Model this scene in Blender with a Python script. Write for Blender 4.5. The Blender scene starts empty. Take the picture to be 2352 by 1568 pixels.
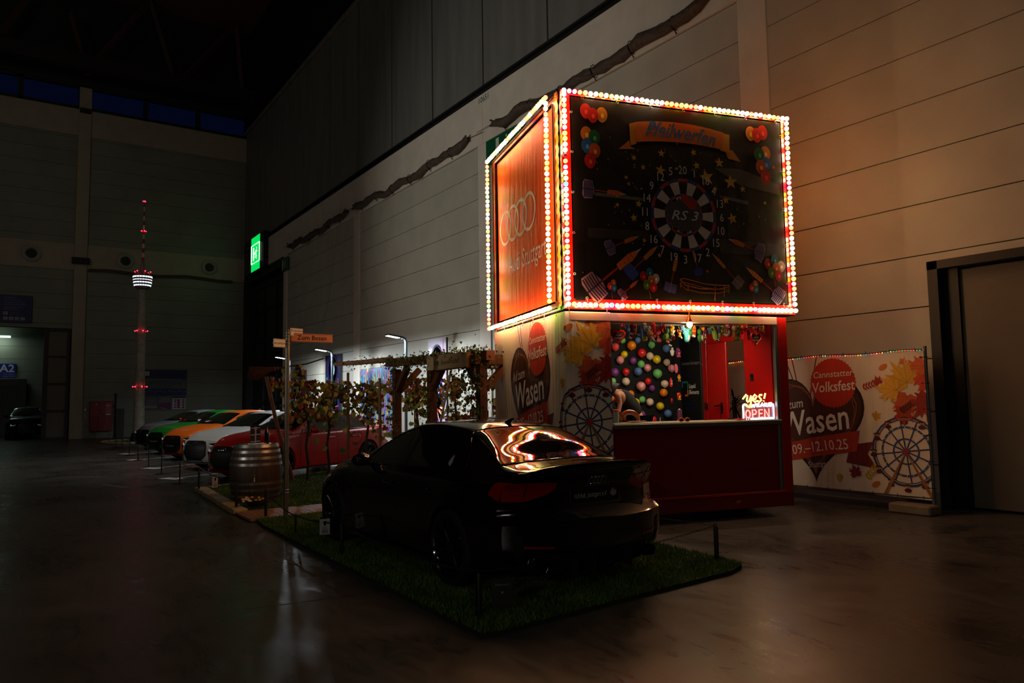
import bpy, math, random
import numpy as np
from mathutils import Vector, Matrix
from mathutils.geometry import tessellate_polygon
random.seed(11)
PI = math.pi
sc = bpy.context.scene
COL = sc.collection
# ---------------------------------------------------------------- camera, world, exposure, fill lights and assumed floods
F_PX, EYE = 1682.6, 1.6
_y, _p, _r = math.radians(34.159), math.radians(4.610), math.radians(-0.890)
_f = np.array([math.sin(_y)*math.cos(_p), math.cos(_y)*math.cos(_p), math.sin(_p)])
_rt = np.cross(_f, [0, 0, 1]); _rt /= np.linalg.norm(_rt); _u = np.cross(_rt, _f)
RT = math.cos(_r)*_rt+math.sin(_r)*_u; UP = -math.sin(_r)*_rt+math.cos(_r)*_u; FW = _f
cam = bpy.data.cameras.new('camera'); camo = bpy.data.objects.new('camera', cam); COL.objects.link(camo)
cam.sensor_width = 36; cam.lens = F_PX/2352*36; cam.clip_start = .05; cam.clip_end = 300
camo.matrix_world = Matrix(((RT[0], UP[0], -FW[0], 0), (RT[1], UP[1], -FW[1], 0), (RT[2], UP[2], -FW[2], EYE), (0, 0, 0, 1)))
sc.camera = camo
w = bpy.data.worlds.new('dusk'); sc.world = w; w.use_nodes = True
w.node_tree.nodes['Background'].inputs[0].default_value = (.08, .20, 1, 1)
w.node_tree.nodes['Background'].inputs[1].default_value = .008
sc.view_settings.view_transform = 'Standard'; sc.view_settings.look = 'None'; sc.view_settings.gamma = 1
sc.view_settings.exposure = 0
ASSUMED_GAIN = .08
def area(name, loc, size, power, color, target=None, sy=None):
    l = bpy.data.lights.new(name, 'AREA'); l.energy = power; l.color = color; l.size = size
    if sy: l.shape = 'RECTANGLE'; l.size_y = sy
    o = bpy.data.objects.new(name, l); COL.objects.link(o); o.location = loc
    d = Vector(target or (loc[0], loc[1], 0))-Vector(loc)
    o.rotation_euler = d.to_track_quat('-Z', 'Y').to_euler(); return o
area('hall_fill', (-8, 4, 17), 2, 80, (1, .93, .8), (10, 20, 8))  # unseen area fills added for the hall's dim ambient light
area('hall_fill', (-8, 26, 17), 2, 66, (1, .95, .8), (6, 43, 8))
area('hall_fill', (-3, -12, 17), 2, 50, (1, .9, .8), (2, 6, 0))
area('hall_fill', (-6, 30, 6), 1.5, 26, (1, .75, .5), (0, 40, 22))  # fill added to lift the roof wood from below
# unseen area lights added as assumed stand lamps, for wall light and car reflections
for _k, (_l, _e, _t) in enumerate((((-7, -3, 4.2), 330, (10.8, 15, 9)), ((-7.6, -3.1, 4.2), 330, (10.8, 20, 10)), ((-4, -9, 4.5), 170, (10.8, 8, 9)), ((-4.4, -9.2, 4.5), 170, (10.8, 12, 10)), ((-9, 5, 3.8), 60, (10.8, 26, 7)))):
    area('assumed_flood', _l, .16, _e*ASSUMED_GAIN, (1, .93, .82), _t)
# unseen spots added to brighten the upper wall, car row and pergola corner
for _l, _e, _t, _a in (((-10, 21, 2.6), 3300, (10.8, 17.5, 7.5), 50), ((-10, 8, 2.6), 520, (10.8, 14, 12), 42), ((3.0, 23, 15), 1500, (4.2, 23.5, 0), 58), ((-8, 9, 3.5), 900, (4.8, 12.4, 2.3), 24)):
    l = bpy.data.lights.new('fill_spot', 'SPOT'); l.energy = _e; l.color = (1, .95, .84); l.spot_size = math.radians(_a); l.spot_blend = 1; l.shadow_soft_size = .06
    o = bpy.data.objects.new('fill_spot', l); COL.objects.link(o); o.location = _l; o.rotation_euler = (Vector(_t)-Vector(_l)).to_track_quat('-Z', 'Y').to_euler()
# ---------------------------------------------------------------- geometry helpers
def ray(x, y): return (x-1176)/F_PX*RT-(y-784)/F_PX*UP+FW
CAM = np.array([0, 0, EYE])
def at_x(x, y, X): d = ray(x, y); return CAM+d*(X/d[0])
def at_y(x, y, Y): d = ray(x, y); return CAM+d*(Y/d[1])
def at_z(x, y, z=0): d = ray(x, y); return CAM+d*((z-EYE)/d[2])
def lin(c):
    if isinstance(c, str): c = tuple(int(c[i:i+2], 16) for i in (0, 2, 4))
    return tuple(((v/255)/12.92 if v <= 10 else ((v/255+.055)/1.055)**2.4) for v in c[:3])
MATS = {}
def M(name, col=(128, 128, 128), rough=.5, metal=0, noise=0, ns=6, bump=0, bs=40, emit=0, ecol=None, coat=0, trans=0, stretch=(1, 1, 1), attr=False, rn=0, ior=1.45, spec=None):
    if name in MATS: return MATS[name]
    m = bpy.data.materials.new(name); m.use_nodes = True; nt = m.node_tree; b = nt.nodes['Principled BSDF']; L = nt.links
    c = lin(col)
    b.inputs['Base Color'].default_value = (*c, 1); b.inputs['Roughness'].default_value = rough; b.inputs['Metallic'].default_value = metal
    b.inputs['Coat Weight'].default_value = coat; b.inputs['Coat Roughness'].default_value = .03; b.inputs['Transmission Weight'].default_value = trans
    b.inputs['IOR'].default_value = ior
    if spec is not None: b.inputs['Specular IOR Level'].default_value = spec
    src = None
    if attr:
        a = nt.nodes.new('ShaderNodeAttribute'); a.attribute_name = 'Col'; src = a.outputs['Color']; L.new(src, b.inputs['Base Color'])
    def nz(scale, det=5):
        tc = nt.nodes.new('ShaderNodeTexCoord'); mp = nt.nodes.new('ShaderNodeMapping'); mp.inputs['Scale'].default_value = stretch
        n = nt.nodes.new('ShaderNodeTexNoise'); n.inputs['Scale'].default_value = scale; n.inputs['Detail'].default_value = det
        L.new(tc.outputs['Object'], mp.inputs['Vector']); L.new(mp.outputs['Vector'], n.inputs['Vector']); return n
    if noise:
        n = nz(ns); r = nt.nodes.new('ShaderNodeMapRange'); r.inputs['From Min'].default_value = .3; r.inputs['From Max'].default_value = .7
        r.inputs['To Min'].default_value = 1-noise; r.inputs['To Max'].default_value = 1+noise*.6
        mx = nt.nodes.new('ShaderNodeMix'); mx.data_type = 'RGBA'; mx.blend_type = 'MULTIPLY'; mx.inputs[0].default_value = 1
        L.new(n.outputs['Fac'], r.inputs['Value']); L.new(r.outputs['Result'], mx.inputs[7])
        if src: L.new(src, mx.inputs[6])
        else: mx.inputs[6].default_value = (*c, 1)
        L.new(mx.outputs[2], b.inputs['Base Color'])
        if rn:
            r2 = nt.nodes.new('ShaderNodeMapRange'); r2.inputs['From Min'].default_value = .35; r2.inputs['From Max'].default_value = .65
            r2.inputs['To Min'].default_value = rough-rn; r2.inputs['To Max'].default_value = rough+rn
            L.new(n.outputs['Fac'], r2.inputs['Value']); L.new(r2.outputs['Result'], b.inputs['Roughness'])
    if bump:
        n = nz(bs, 3); bp = nt.nodes.new('ShaderNodeBump'); bp.inputs['Strength'].default_value = bump; bp.inputs['Distance'].default_value = .02
        L.new(n.outputs['Fac'], bp.inputs['Height']); L.new(bp.outputs['Normal'], b.inputs['Normal'])
    if emit:
        b.inputs['Emission Color'].default_value = (*lin(ecol or col), 1); b.inputs['Emission Strength'].default_value = emit
    MATS[name] = m; return m
def tag(o, label=None, cat=None, group=None, kind=None):
    if label: o['label'] = label
    if cat: o['category'] = cat
    if group: o['group'] = group
    if kind: o['kind'] = kind
    return o
def thing(name, label, cat, loc=(0, 0, 0), rz=0, group=None, kind=None):
    o = bpy.data.objects.new(name, None); COL.objects.link(o); o.location = loc; o.rotation_euler = (0, 0, rz); o.empty_display_size = .1
    return tag(o, label, cat, group, kind)
class MB:
    def __init__(s): s.v = []; s.f = []; s.m = []; s.c = None; s.k = 0
    def add(s, vs, fs, m=None):
        n = len(s.v); s.v += [tuple(float(q) for q in p) for p in vs]; s.f += [tuple(i+n for i in f) for f in fs]; s.m += [s.k if m is None else m]*len(fs)
        if s.c is not None: s.c += [s.cc]*len(vs)
        return s
    def box(s, x0, x1, y0, y1, z0, z1, m=None, mat=None):
        vs = [(x, y, z) for z in (z0, z1) for y in (y0, y1) for x in (x0, x1)]
        if mat is not None: vs = [tuple(mat @ Vector(p)) for p in vs]
        return s.add(vs, [(0, 2, 3, 1), (4, 5, 7, 6), (0, 1, 5, 4), (2, 6, 7, 3), (0, 4, 6, 2), (1, 3, 7, 5)], m)
    def rbox(s, x0, x1, y0, y1, z0, z1, r=.01, m=None):      # box with chamfered edges
        vs = []; c = ((x0+x1)/2, (y0+y1)/2, (z0+z1)/2)
        import itertools
        fs = []
        for ax in range(3):
            for i, (sx, sy, sz) in enumerate(itertools.product((0, 1), repeat=3)):
                p = [x1 if sx else x0, y1 if sy else y0, z1 if sz else z0]
                for k in range(3):
                    if k != ax: p[k] += (-r if (sx, sy, sz)[k] else r)
                vs.append(p)
        I = lambda ax, sx, sy, sz: ax*8+sx*4+sy*2+sz
        for a in range(3):
            b_, c_ = (a+1) % 3, (a+2) % 3
            for q in (0, 1):
                def K(u, v_, axx):
                    t = [0, 0, 0]; t[a] = q; t[b_] = u; t[c_] = v_; return I(axx, *t)
                f = [K(0, 0, a), K(1, 0, a), K(1, 1, a), K(0, 1, a)]
                fs.append(f if q else f[::-1])
            for u in (0, 1):
                for v_ in (0, 1):
                    def K2(axx, q):
                        t = [0, 0, 0]; t[a] = q; t[b_] = u; t[c_] = v_; return I(axx, *t)
                    fs.append([K2(b_, 0), K2(b_, 1), K2(c_, 1), K2(c_, 0)])
        for t in itertools.product((0, 1), repeat=3): fs.append([I(0, *t), I(1, *t), I(2, *t)])
        return s.add(vs, fs, m)
    def tube(s, pts, r, n=8, m=None, cap=True, closed=False):
        P = [Vector(p) for p in pts]; N = len(P); rs = r if hasattr(r, '__len__') else [r]*N
        vs = []; prev = None
        for i in range(N):
            if closed: t = (P[(i+1) % N]-P[i-1])
            else: t = P[min(i+1, N-1)]-P[max(i-1, 0)]
            t = t.normalized() if t.length > 1e-9 else Vector((0, 0, 1))
            a = prev if prev is not None else (Vector((0, 0, 1)) if abs(t.z) < .9 else Vector((1, 0, 0)))
            a = (a-t*a.dot(t)); a = a.normalized() if a.length > 1e-6 else t.orthogonal().normalized(); prev = a; b = t.cross(a)
            for k in range(n):
                q = 2*PI*k/n; vs.append(P[i]+(a*math.cos(q)+b*math.sin(q))*rs[i])
        fs = [(i*n+k, i*n+(k+1) % n, ((i+1) % N)*n+(k+1) % n, ((i+1) % N)*n+k) for i in range(N if closed else N-1) for k in range(n)]
        if cap and not closed: fs += [tuple(range(n))[::-1], tuple(range((N-1)*n, N*n))]
        return s.add(vs, fs, m)
    def lathe(s, prof, n=24, c=(0, 0, 0), m=None, ax='z', cap=True):
        vs = []
        for r, z in prof:
            for k in range(n):
                a = 2*PI*k/n; p = (r*math.cos(a), r*math.sin(a), z)
                if ax == 'y': p = (p[0], p[2], p[1])
                if ax == 'x': p = (p[2], p[0], p[1])
                vs.append((p[0]+c[0], p[1]+c[1], p[2]+c[2]))
        N = len(prof)
        fs = [(i*n+k, i*n+(k+1) % n, (i+1)*n+(k+1) % n, (i+1)*n+k) for i in range(N-1) for k in range(n)]
        if cap: fs += [tuple(range(n))[::-1], tuple(range((N-1)*n, N*n))]
        return s.add(vs, fs, m)
    def ball(s, c, r, n=12, m=None, q=None):
        r = r if hasattr(r, '__len__') else (r, r, r); vs = []; h = n//2
        for i in range(1, h):
            a = PI*i/h
            for k in range(n): b = 2*PI*k/n; vs.append(Vector((math.sin(a)*math.cos(b)*r[0], math.sin(a)*math.sin(b)*r[1], math.cos(a)*r[2])))
        vs += [Vector((0, 0, r[2])), Vector((0, 0, -r[2]))]; T = len(vs)
        fs = [(i*n+k, (i+1)*n+k, (i+1)*n+(k+1) % n, i*n+(k+1) % n) for i in range(h-2) for k in range(n)]
        fs += [(T-2, k, (k+1) % n) for k in range(n)]+[(T-1, (h-2)*n+(k+1) % n, (h-2)*n+k) for k in range(n)]
        if q is not None: vs = [q @ p for p in vs]
        return s.add([p+Vector(c) for p in vs], fs, m)
    def prism(s, poly, fn, h0, h1, m=None):                  # 2-D outline, fn(u, v, h) -> point
        n = len(poly); vs = [fn(u, v, h) for h in (h0, h1) for u, v in poly]
        t = tessellate_polygon([[Vector((u, v, 0)) for u, v in poly]])
        fs = [tuple(f) for f in t]+[tuple(i+n for i in f[::-1]) for f in t]+[(i, (i+1) % n, n+(i+1) % n, n+i) for i in range(n)]
        return s.add(vs, fs, m)
    def grid(s, P, m=None, flip=False, closed=False):        # P[i][j] points
        a, b = len(P), len(P[0]); vs = [q for r_ in P for q in r_]
        fs = [(i*b+j, i*b+(j+1) % b, (i+1)*b+(j+1) % b, (i+1)*b+j) for i in range(a-1) for j in range(b if closed else b-1)]
        if flip: fs = [f[::-1] for f in fs]
        return s.add(vs, fs, m)
    def build(s, name, mats, parent=None, smooth=False, kind=None):
        me = bpy.data.meshes.new(name); me.from_pydata(s.v, [], s.f)
        for m in (mats if isinstance(mats, (list, tuple)) else [mats]): me.materials.append(m)
        me.polygons.foreach_set('material_index', s.m)
        if s.c is not None:
            a = me.color_attributes.new('Col', 'FLOAT_COLOR', 'POINT'); a.data.foreach_set('color', [q for c in s.c for q in (*c, 1)])
        me.update(calc_edges=True)
        if smooth:
            me.polygons.foreach_set('use_smooth', [True]*len(me.polygons))
            if smooth != 'all': me.set_sharp_from_angle(angle=math.radians(smooth if smooth is not True else 40))
        o = bpy.data.objects.new(name, me); COL.objects.link(o)
        if parent: o.parent = parent
        if kind: o['kind'] = kind
        return o
def struct(name, mb, m, **k): return mb.build(name, m, kind='structure', **k)
def dup(o, parent=None):
    c = o.copy(); COL.objects.link(c)
    if parent: c.parent = parent; c.matrix_parent_inverse = o.matrix_parent_inverse
    for ch in list(o.children): dup(ch, c)
    return c
class Art(MB):                                               # flat printed artwork on one sheet: layered polygons with their ink colour
    def __init__(s, fn, step=.0012): super().__init__(); s.c = []; s.cc = (1, 1, 1); s.fn = fn; s.step = step; s.L = 0; s.clip = None
    def put(s, vs2, fs, col, L):
        s.cc = lin(col)
        s.add([s.fn(u, v, L*s.step) for u, v in vs2], fs)
    def poly(s, pts, col, L=1):
        t = tessellate_polygon([[Vector((u, v, 0)) for u, v in pts]])
        a = sum(pts[i-1][0]*pts[i][1]-pts[i][0]*pts[i-1][1] for i in range(len(pts)))
        s.put(pts, [tuple(f) if True else f for f in t], col, L)
    def ell(s, u, v, a, b=None, col='ffffff', L=1, n=24, rot=0, pt=0):
        b = b or a; c, q = math.cos(rot), math.sin(rot); P = []
        for k in range(n):
            t = 2*PI*k/n; x = a*math.cos(t)*(1-pt*max(0, -math.sin(t))**2); y = b*math.sin(t); P.append((u+c*x-q*y, v+q*x+c*y))
        s.poly(P, col, L)
    def ring(s, u, v, r0, r1, col, L=1, n=40, a0=0, a1=2*PI, sx=1):
        full = abs(a1-a0-2*PI) < 1e-6; N = n if full else n+1
        vs = []
        for k in range(N):
            t = a0+(a1-a0)*k/n; vs += [(u+r0*math.cos(t)*sx, v+r0*math.sin(t)), (u+r1*math.cos(t)*sx, v+r1*math.sin(t))]
        s.put(vs, [(2*k, 2*k+1, (2*k+3) % len(vs), (2*k+2) % len(vs)) for k in range(n if full else N-1)], col, L)
    def star(s, u, v, r, col, L=1, n=5, ir=.42, rot=0):
        s.poly([(u+(r if k % 2 == 0 else r*ir)*math.sin(rot+PI*k/n), v+(r if k % 2 == 0 else r*ir)*math.cos(rot+PI*k/n)) for k in range(2*n)], col, L)
    def line(s, pts, w_, col, L=1):
        n = len(pts); vs = []
        for i in range(n):
            a = np.array(pts[max(i-1, 0)], float); b = np.array(pts[min(i+1, n-1)], float); d = b-a; d /= max(np.hypot(*d), 1e-9); o = np.array([-d[1], d[0]])*w_/2; p = np.array(pts[i], float)
            vs += [tuple(p+o), tuple(p-o)]
        s.put(vs, [(2*i, 2*i+1, 2*i+3, 2*i+2) for i in range(n-1)], col, L)
    def text(s, str_, u, v, size, col, L=3, rot=0, sx=1, shear=0, bold=0, align='CENTER', arc=0):
        cu = bpy.data.curves.new('t', 'FONT'); cu.body = str_; cu.size = size; cu.align_x = align; cu.align_y = 'CENTER'; cu.shear = shear; cu.offset = bold*size; cu.resolution_u = 2
        ob = bpy.data.objects.new('t', cu); me = bpy.data.meshes.new_from_object(ob)
        c, q = math.cos(rot), math.sin(rot); P = []
        for a in me.vertices:
            x, y = a.co.x*sx, a.co.y
            if arc: y += arc*x*x
            P.append((u+c*x-q*y, v+q*x+c*y))
        s.put(P, [tuple(f.vertices) for f in me.polygons], col, L)
        bpy.data.meshes.remove(me); bpy.data.objects.remove(ob); bpy.data.curves.remove(cu)
ART = M('printed_sheet', rough=.55, attr=True, bump=.25, bs=6, stretch=(2, 2, .5))
ARTG = M('printed_panel', rough=.25, attr=True)
ARTC = M('printed_cloth', rough=.6, attr=True, bump=.6, bs=5, stretch=(3, 3, .35))
# ---------------------------------------------------------------- the hall
WX, EY = 10.84, 43.6
m_panel = M('wall_panel', (176, 172, 158), .55, noise=.1, ns=1.2, bump=.05, bs=30)
m_conc = M('wall_beam', (205, 196, 182), .7, noise=.08, ns=2)
m_dark = M('upper_panel', (112, 112, 108), .5, noise=.2, ns=.8, stretch=(3, 3, .3))
m_black = M('black_recess', (14, 14, 13), .6)
m_end = M('end_panel', (118, 120, 108), .6, noise=.12, ns=1)
m_endb = M('end_beam', (150, 140, 124), .7, noise=.1, ns=2)
def floor_mat():
    m = bpy.data.materials.new('polished_floor'); m.use_nodes = True; nt = m.node_tree; b = nt.nodes['Principled BSDF']; L = nt.links
    tc = nt.nodes.new('ShaderNodeTexCoord')
    def N(scale, det, st=(1, 1, 1), dist=0):
        mp = nt.nodes.new('ShaderNodeMapping'); mp.inputs['Scale'].default_value = st; n = nt.nodes.new('ShaderNodeTexNoise')
        n.inputs['Scale'].default_value = scale; n.inputs['Detail'].default_value = det; n.inputs['Distortion'].default_value = dist
        L.new(tc.outputs['Object'], mp.inputs['Vector']); L.new(mp.outputs['Vector'], n.inputs['Vector']); return n.outputs['Fac']
    def R(fac, a, b_, c, d):
        r = nt.nodes.new('ShaderNodeMapRange'); r.inputs['From Min'].default_value = a; r.inputs['From Max'].default_value = b_; r.inputs['To Min'].default_value = c; r.inputs['To Max'].default_value = d; L.new(fac, r.inputs['Value']); return r.outputs['Result']
    n1 = N(.6, 8, dist=1.2); n2 = N(5, 6, (1, .25, 1), 2.5); n3 = N(40, 3)
    ramp = nt.nodes.new('ShaderNodeValToRGB'); e = ramp.color_ramp.elements
    e[0].position = .32; e[0].color = (.030, .027, .025, 1); e[1].position = .72; e[1].color = (.085, .078, .072, 1)
    mx = nt.nodes.new('ShaderNodeMath'); mx.operation = 'ADD'; L.new(R(n1, 0, 1, 0, .75), mx.inputs[0]); L.new(R(n2, 0, 1, 0, .3), mx.inputs[1]); L.new(mx.outputs[0], ramp.inputs[0])
    # scuffs
    sc_ = R(N(14, 8, (1, .5, 1), 4), .66, .72, 0, .5)
    mc = nt.nodes.new('ShaderNodeMix'); mc.data_type = 'RGBA'; L.new(sc_, mc.inputs[0]); L.new(ramp.outputs[0], mc.inputs[6]); mc.inputs[7].default_value = (.12, .11, .10, 1)
    L.new(mc.outputs[2], b.inputs['Base Color'])
    ra = nt.nodes.new('ShaderNodeMath'); ra.operation = 'ADD'; L.new(R(n1, .3, .7, .24, .40), ra.inputs[0]); L.new(R(n2, .3, .7, -.05, .07), ra.inputs[1]); L.new(ra.outputs[0], b.inputs['Roughness'])
    bp = nt.nodes.new('ShaderNodeBump'); bp.inputs['Strength'].default_value = .12; bp.inputs['Distance'].default_value = .004; L.new(n3, bp.inputs['Height']); L.new(bp.outputs['Normal'], b.inputs['Normal'])
    return m
FL = floor_mat()
g = MB(); g.box(-26, 11.2, -24, 54, -.3, 0); struct('floor', g, FL)
# slab joints and tape remnants of the floor
g = MB()
for a, b_ in (((480, 1312), (800, 1262)), ((720, 1322), (900, 1290)), ((560, 1400), (1010, 1340))):
    p, q = at_z(*a), at_z(*b_); d = (q-p)/np.linalg.norm(q-p); o = np.array([-d[1], d[0], 0])*.006
    g.add([p+o+(0, 0, .001), p-o+(0, 0, .001), q-o+(0, 0, .001), q+o+(0, 0, .001)], [(0, 1, 2, 3)])
struct('trim_1', g, m_black)
g = MB()
for a, b_, w_ in (((235, 1112), (292, 1120), .02), ((332, 1090), (362, 1088), .02), ((357, 1117), (400, 1112), .015)):
    p, q = at_z(*a), at_z(*b_); d = (q-p)/np.linalg.norm(q-p); o = np.array([-d[1], d[0], 0])*w_
    g.add([p+o+(0, 0, .001), p-o+(0, 0, .001), q-o+(0, 0, .001), q+o+(0, 0, .001)], [(0, 1, 2, 3)])
struct('trim_2', g, M('tape', (150, 130, 100), .6))
# long wall on the right: panelled bays, columns, beam, dark upper cladding
DY0, DY1, DZ = .6, 5.24, 3.47                                # the big sliding door
CY0, CY1, CZ = 35.95, 42.9, 8.7                              # dark gate in the far corner
SP = .753
g = MB(); k = MB()
def bay(y0, y1, z0=.0, z1=8.9, skip=None):
    zs = [z0]+[.60+SP*i for i in range(13) if z0 < .60+SP*i < z1]+[z1]
    for a, b_ in zip(zs, zs[1:]):
        segs = [(y0, y1)]
        if skip and a < skip[2]-.01: segs = [(y0, skip[0]), (skip[1], y1)]; b2 = min(b_, skip[2])
        for s0, s1 in segs:
            if s1-s0 > .02: k.box(WX, WX+.1, s0, s1, a+.008, b_-.008)
        if skip and a < skip[2] < b_: k.box(WX, WX+.1, skip[0], skip[1], skip[2], b_-.008)
bay(DY1, 7.76); bay(8.37, 16.95); bay(17.52, 26.27); bay(26.86, 35.4)
bay(-24, DY0); bay(DY0, DY1, DZ)
struct('wall_right', k, m_panel)
g = MB(); g.box(WX+.09, WX+.3, -24, DY0-.3, 0, 24); g.box(WX+.09, WX+.3, DY0-.3, DY1, DZ, 24); g.box(WX+.09, WX+.3, DY1, CY0, 0, 24); g.box(WX+.09, WX+.3, CY0, EY+.4, CZ, 24); g.box(WX+.09, WX+.3, CY1, EY+.4, 0, CZ)
struct('wall_right_core', g, m_black)
for i, (a, b_) in enumerate(((7.76, 8.37), (16.95, 17.52), (26.27, 26.86), (35.4, 35.93))):
    g = MB(); g.rbox(WX-.04, WX+.2, a, b_, 0, 8.9, .008); struct('trim_%d' % (3+i), g, m_conc)
g = MB()
for a, b_ in ((-24, -1.5), (-1.49, 7.75), (7.76, 17.235), (17.245, 26.5), (26.51, 35.6), (35.61, EY)): g.box(WX-.05, WX+.2, a, b_, 8.9, 10.35)
struct('trim_7', g, m_conc)
g = MB(); g.box(WX+.1, WX+.2, -24, EY, 10.35, 10.6); g.box(WX-.02, WX+.1, -24, EY, 10.56, 10.62); struct('trim_8', g, m_black)
g = MB(); y = 17.24-3.08*13
while y < EY: g.box(WX-.0, WX+.12, y+.035, min(y+3.08-.035, EY), 10.63, 17.4); y += 3.08
struct('wall_right_upper', g, m_dark)
g = MB(); g.rbox(WX-.12, WX+.1, -24, EY, 17.4, 17.62, .02); struct('trim_9', g, m_dark)
g = MB(); g.box(WX-.02, WX+.06, DY1, 35.9, 0, .22); struct('baseboard_right', g, M('plinth', (150, 140, 122), .7, noise=.15, ns=3))
# wall label on the beam
a_ = Art(lambda u, v, h: (WX-.052-h, 17.15-u, 10.18+v)); a_.poly([(-.45, -.12), (.45, -.12), (.45, .12), (-.45, .12)], 'c8c4b8', 0); a_.text('10651', 0, 0, .24, '1a1a1a', 1); o = a_.build('wall_label', ART); tag(o, 'small white number plate high on the pale wall beam', 'sign')
# sliding door on the right
dt = thing('door_1', None, None, (0, 0, 0)); dt['kind'] = 'structure'
g = MB(); g.box(WX-.06, WX+.3, DY1-.12, DY1+.02, 0, DZ+.02); g.box(WX-.06, WX+.3, DY0-.1, DY1+.02, DZ-.1, DZ+.02); g.box(WX+.1, WX+.3, DY1-.32, DY1-.12, 0, DZ-.1); g.build('door_frame', M('black_frame', (12, 12, 11), .5), dt)
g = MB(); g.rbox(WX+.16, WX+.24, DY0, DY1-.3, .03, DZ-.12, .01); g.build('door_leaf', M('door_leaf', (104, 94, 80), .6, noise=.06, ns=2), dt)
g = MB(); g.box(WX+.26, WX+.32, DY0-.3, DY1, -.1, DZ+.1); struct('door_blackout', g, m_black)  # black box added behind the leaf, blocks world blue at the gap
# dark gate at the far corner of the long wall
dt = thing('door_2', None, None, (0, 0, 0)); dt['kind'] = 'structure'
g = MB(); g.box(WX-.03, WX+.5, CY0-.02, CY0+.1, 0, CZ+.1); g.box(WX-.03, WX+.5, CY1-.1, EY, 0, CZ+.1); g.box(WX-.03, WX+.5, CY0, CY1, CZ-.25, CZ+.1)
for z in (0, 1.6, 3.3, 5.0, 6.7, 8.0): g.box(WX+.28, WX+.5, CY0, CY1, z, z+.18)
for y in (CY0+.1, 38.2, 40.5): g.box(WX+.27, WX+.5, y, y+.14, 0, 8.3)
g.build('door_frame', M('gate_frame', (10, 10, 10), .5), dt)
g = MB(); g.box(WX+.36, WX+.4, CY0, CY1, .1, 8.4); g.build('door_leaf', M('gate_leaf', (34, 36, 34), .45), dt)
# end wall
OX, OZ = 2.2, 5.62
g = MB()
def ebay(x0, x1, z0, z1):
    zs = [z0]+[.60+SP*i for i in range(30) if z0 < .60+SP*i < z1]+[z1]
    for a, b_ in zip(zs, zs[1:]): g.box(x0, x1, EY, EY+.1, a+.006, b_-.006)
ebay(2.89, WX, 0, 8.66); ebay(2.89, WX, 10.02, 15.78); ebay(-26, 2.32, 10.02, 15.78); ebay(-26, 2.32, OZ, 8.66); ebay(-26, -6, 0, OZ)
struct('wall_end', g, m_end)
g = MB(); g.box(-26, -6, EY+.1, EY+.4, 0, 24); g.box(-6, OX, EY+.1, EY+.4, OZ, 17.3); g.box(OX, WX, EY+.1, EY+.4, 0, 17.3); g.box(-6, WX, EY+.1, EY+.4, 18.45, 24); struct('wall_end_core', g, m_black)
g = MB(); g.rbox(2.32, 2.89, EY-.12, EY+.15, 0, 18.4, .01); struct('trim_10', g, m_endb)
g = MB(); g.box(-26, WX, EY-.05, EY+.1, 8.66, 10.02); struct('trim_11', g, m_endb)
g = MB(); g.box(-26, WX, EY-.05, EY+.1, 15.78, 17.2); struct('trim_12', g, m_endb)
g = MB(); g.rbox(2.2, 3.0, EY-.3, EY-.1, 8.98, 9.3, .02); g.rbox(2.35, 2.85, EY-.25, EY-.1, 17.0, 17.25, .02); struct('trim_13', g, m_black)
wx = [-26, -6.5, -3.3, -.25, 2.35, 2.9, 5.47, 8.17, WX]
for i, (a, b_) in enumerate(((-3.3, -.25), (-.25, 2.4), (2.8, 5.47), (5.47, 8.17), (8.17, WX))):
    t = thing('window_%d' % (i+1), None, None); t['kind'] = 'structure'
    g = MB()
    for x in (a, b_-.12): g.box(x, x+.12, EY, EY+.15, 17.2, 18.5)
    g.box(a, b_, EY, EY+.15, 17.2, 17.38); g.box(a, b_, EY, EY+.15, 18.38, 18.6); g.build('window_frame', m_black, t)
    g = MB(); g.box(a+.12, b_-.12, EY+.06, EY+.07, 17.38, 18.38); g.build('window_pane', M('window_glass', (255, 255, 255), .02, trans=1, ior=1.1), t)
g = MB(); g.box(-26, -3.3, EY, EY+.15, 17.2, 18.6); g.box(-26, WX, EY-.02, EY+.14, 18.55, 24); struct('wall_end_upper', g, M('fascia', (26, 24, 20), .7))
m_wood = M('roof_wood', (92, 58, 34), .7, noise=.35, ns=2, stretch=(1, 12, 1))
g = MB()
for i in range(38):
    g.box(-26+i, -26+i+.985, -24, EY+.3, 23.6, 23.75)
g.box(-26, WX+.4, -24, EY+.4, 23.75, 24); struct('ceiling', g, m_wood)
g = MB(); g.box(-26.3, -26, -24, 54, 0, 24); struct('wall_left', g, M('far_wall', (44, 44, 42), .7))
g = MB(); g.box(-26, WX+.3, -24.3, -24, 0, 24); struct('wall_back', g, MATS['far_wall'])
# roof struts meeting above the end wall
def strut(pts, name):
    for a, b_ in pts:
        g = MB(); g.tube([at_y(*a, 42.4), at_y(*b_, 42.4)], .17, 4); struct(name, g, M('truss_wood', (70, 46, 28), .7))
strut([((205, 172), (165, 30)), ((212, 150), (342, 5)), ((408, 200), (345, -5)), ((412, 190), (600, 0)), ((0, 80), (65, -10)), ((560, 230), (545, 60)), ((545, 60), (620, -10))], 'trim_14')
g = MB(); g.box(-26, WX, 41.6, 42.1, 18.7, 19.4); struct('trim_15', g, M('purlin', (24, 20, 15), .7))
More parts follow.
